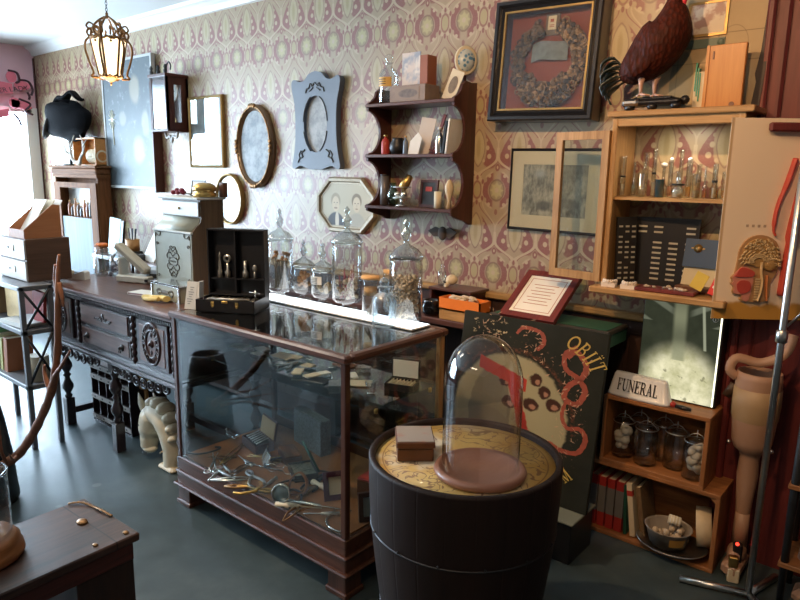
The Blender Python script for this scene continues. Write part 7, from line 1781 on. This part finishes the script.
o = bpy.data.objects.new('lantern_light', l); COL.objects.link(o); o.location = (-3.725, 1.90, 2.02)

# ================================================================ foreground bench, jar, branch
BT = .50
t = thing('wooden_bench', 'dark worn wooden bench with metal corner studs in the foreground', 'bench', (-2.0, .922, 0), .035)
n = N('worn_dark_planks'); x, y, z = n.xyz(n.coords()); v = n.coords()
g = n.noise(n.mapped(v, scale=(10, 1.2, 10)), 3.0, 6, .6, .4); e = n.noise(v, 4, 5, .7)
c = n.mix(n.ss(.3, .7, g), (.022, .010, .007), (.090, .042, .028)); c = n.mix(n.ss(.58, .72, e)*.5, c, (.13, .05, .04)); c = n.mix((1-n.ss(.0015, .003, ((x+.175+.5)/.12).frac().sin()*0+(y+.075).abs()))*.8, c, (.008, .006, .005))
n.bsdf(c, n.math('ADD', g*.25, .33), 0, .45, n.bump(g*.6+e*.4, .35, .004), .1)
b = MB(); b.box2((-.175, -1.15, BT-.028), (.175, 0, BT), bev=.004); b.build('bench_top', n.m, t)
RS = wood('red_brown_board', (.030, .010, .008), (.11, .025, .018), .7, 1, .4, .2)
MB().box2((.150, -1.12, BT-.085), (.168, -.02, BT-.028), bev=.002).build('side_apron', RS, t)
MB().box2((-.168, -1.12, BT-.085), (-.150, -.02, BT-.028), bev=.002).build('side_apron', RS, t)
for y0 in (-.20, -1.12): MB().box2((-.165, y0, 0), (.165, y0+.18, BT-.028), bev=.003).build('end_block', M['wains'], t)
for (x, y, s) in ((-.02, -.085, .017), (.145, -.03, .009), (.14, -.125, .008)): 
    MB().ball((x, y, BT+.002), s, 1.3, 1, .5, 12, 6).build('brass_stud', M['bronze'], t)
b = MB(); b.tube(lofted([(-.17, -.06, BT+.004), (-.14, -.03, BT+.008), (-.09, -.015, BT+.004), (-.03, -.012, BT+.008), (.02, -.006, BT+.003)]), [.003, .007]*12+[.003], 6, flat=.5); b.build('chipped_edge', M['bronze'], t)
# glass jar with branch coral over a turned wooden base
t = thing('specimen_jar', 'clear glass jar on thick wooden disc holding dark antler twigs', 'jar', (-2.035, .55, BT))
t.scale = (.93, .93, 1)
n = N('turned_orange_wood'); v = n.coords(); g = n.noise(n.mapped(v, scale=(3, 3, 22)), 4, 4); n.bsdf(n.mix(g, (.26, .09, .025), (.48, .20, .07)), .35, 0, .5, n.bump(g, .2, .004), .3)
MB().lathe([(0, 0), (.115, 0), (.125, .012), (.122, .030), (.112, .040), (.115, .052), (.100, .068), (.05, .075), (0, .075)], 48).build('wooden_base', n.m, t)
pr = [(.092, .070), (.095, .075), (.095, .255), (.088, .272), (.07, .276), (0, .276)]
MB().lathe(pr, 48, cap=False).build('jar_body', M['glass'], t)
b = MB(); b.tube([(.094*math.cos(2*PI*k/40), .094*math.sin(2*PI*k/40), .262) for k in range(40)], .004, 6, True); b.build('jar_rim', M['glass'], t)
b = MB(); AN = plain('dark_antler_twig', (.03, .025, .03), .5)
b.tube(lofted([(.02, 0, .075), (.04, -.01, .12), (.03, 0, .17), (.055, 0, .21)]), [.012]*8+[.007]*6+[.004]*5, 8).tube(lofted([(.04, -.01, .12), (.07, -.01, .15), (.065, 0, .185)]), [.008]*6+[.004]*7, 6).tube(lofted([(.0, 0, .075), (-.02, .01, .14), (-.05, .01, .19)]), [.010]*6+[.005]*7, 6); b.build('antler_twig', AN, t)
b = MB(); b.ball((.045, 0, .095), .022, 1.3, 1, .9).ball((.01, .02, .09), .026); b.build('pale_stone', M['bone'], t)
# black pot with tall driftwood branch
t = thing('black_planter', 'tall black cloth covered planter at the left edge', 'planter', (-3.46, .985, 0))
MB().lathe([(0, 0), (.14, 0), (.15, .02), (.135, .25), (.115, .42), (.10, .50), (.085, .50), (.10, .4), (0, .35)], 36).build('planter_body', M['black'], t)
BR = wood('driftwood_bark', (.17, .06, .03), (.38, .17, .09), 1.5, 2, .6, bump=.5)
t = thing('driftwood_branch', 'bare reddish brown branch rising from the black planter', 'branch', (-3.42, 1.05, 0))
def bt(pts, rs, k=6):
    P = [(a+3.42, b_-1.05, c_) for a, b_, c_ in pts]; L = lofted(P, k); m_ = len(L)-1; R2 = []
    for i in range(len(L)): f = i/m_*(len(rs)-1); j = min(int(f), len(rs)-2); R2.append((rs[j]+(rs[j+1]-rs[j])*(f-j))*(1+.10*math.sin(i*2.1)))
    return L, R2
MAIN = [(-3.50, .98, .02), (-3.38, 1.02, .18), (-3.163, 1.05, .316), (-2.934, 1.05, .501), (-2.735, 1.05, .711), (-2.635, 1.05, .90), (-2.600, 1.05, 1.08), (-2.594, 1.06, 1.22), (-2.592, 1.07, 1.30)]
b = MB(); b.tube(*bt(MAIN, [.026, .024, .021, .019, .017, .014, .011, .009, .005]), 10); b.build('main_stem', BR, t)
for pts, rs in (([(-2.735, 1.05, .711), (-2.66, 1.04, .80), (-2.56, 1.03, .87), (-2.47, 1.03, .95)], [.012, .010, .007, .003]), ([(-2.735, 1.05, .72), (-2.775, 1.05, .79), (-2.77, 1.05, .83)], [.012, .008, .005]),
    ([(-3.163, 1.05, .316), (-3.02, .98, .36), (-2.90, .93, .44)], [.010, .006, .002]), ([(-3.25, 1.03, .25), (-3.15, .98, .36), (-3.05, .95, .50), (-3.02, .93, .58)], [.009, .007, .004, .002]),
    ([(-2.60, 1.06, 1.10), (-2.622, 1.06, 1.19), (-2.61, 1.06, 1.26)], [.010, .008, .005]), ([(-2.594, 1.06, 1.19), (-2.575, 1.06, 1.14), (-2.57, 1.06, 1.10)], [.011, .008, .004]),
    ([(-3.36, 1.02, .18), (-3.20, .90, .22), (-3.00, .84, .21), (-2.86, .80, .24)], [.012, .009, .006, .003]), ([(-3.30, 1.03, .23), (-3.12, .93, .28), (-2.95, .88, .33)], [.010, .006, .002])):
    b = MB(); b.tube(*bt(pts, rs), 7); b.build('side_twig', BR, t)
# gilt moulding on the floor
t = thing('gilt_moulding', 'length of brown and silver beaded frame moulding on the floor behind bench', 'moulding', (-2.38, .82, 0), -.62)
b = MB(); b.box2((-.11, -.45, 0), (.11, .12, .03), bev=.006).box2((-.11, -.45, .03), (-.06, .12, .045), bev=.006).box2((.06, -.45, .03), (.11, .12, .045), bev=.006); b.build('moulding_body', M['leather'], t)
b = MB()
for k in range(26): b.ball((.0, -.44+k*.022, .032), .020, 1.2, .6, .8, 8, 6)
b.build('beading', M['iron'] if False else plain('silvered_beading', (.30, .27, .24), .35, .6), t)
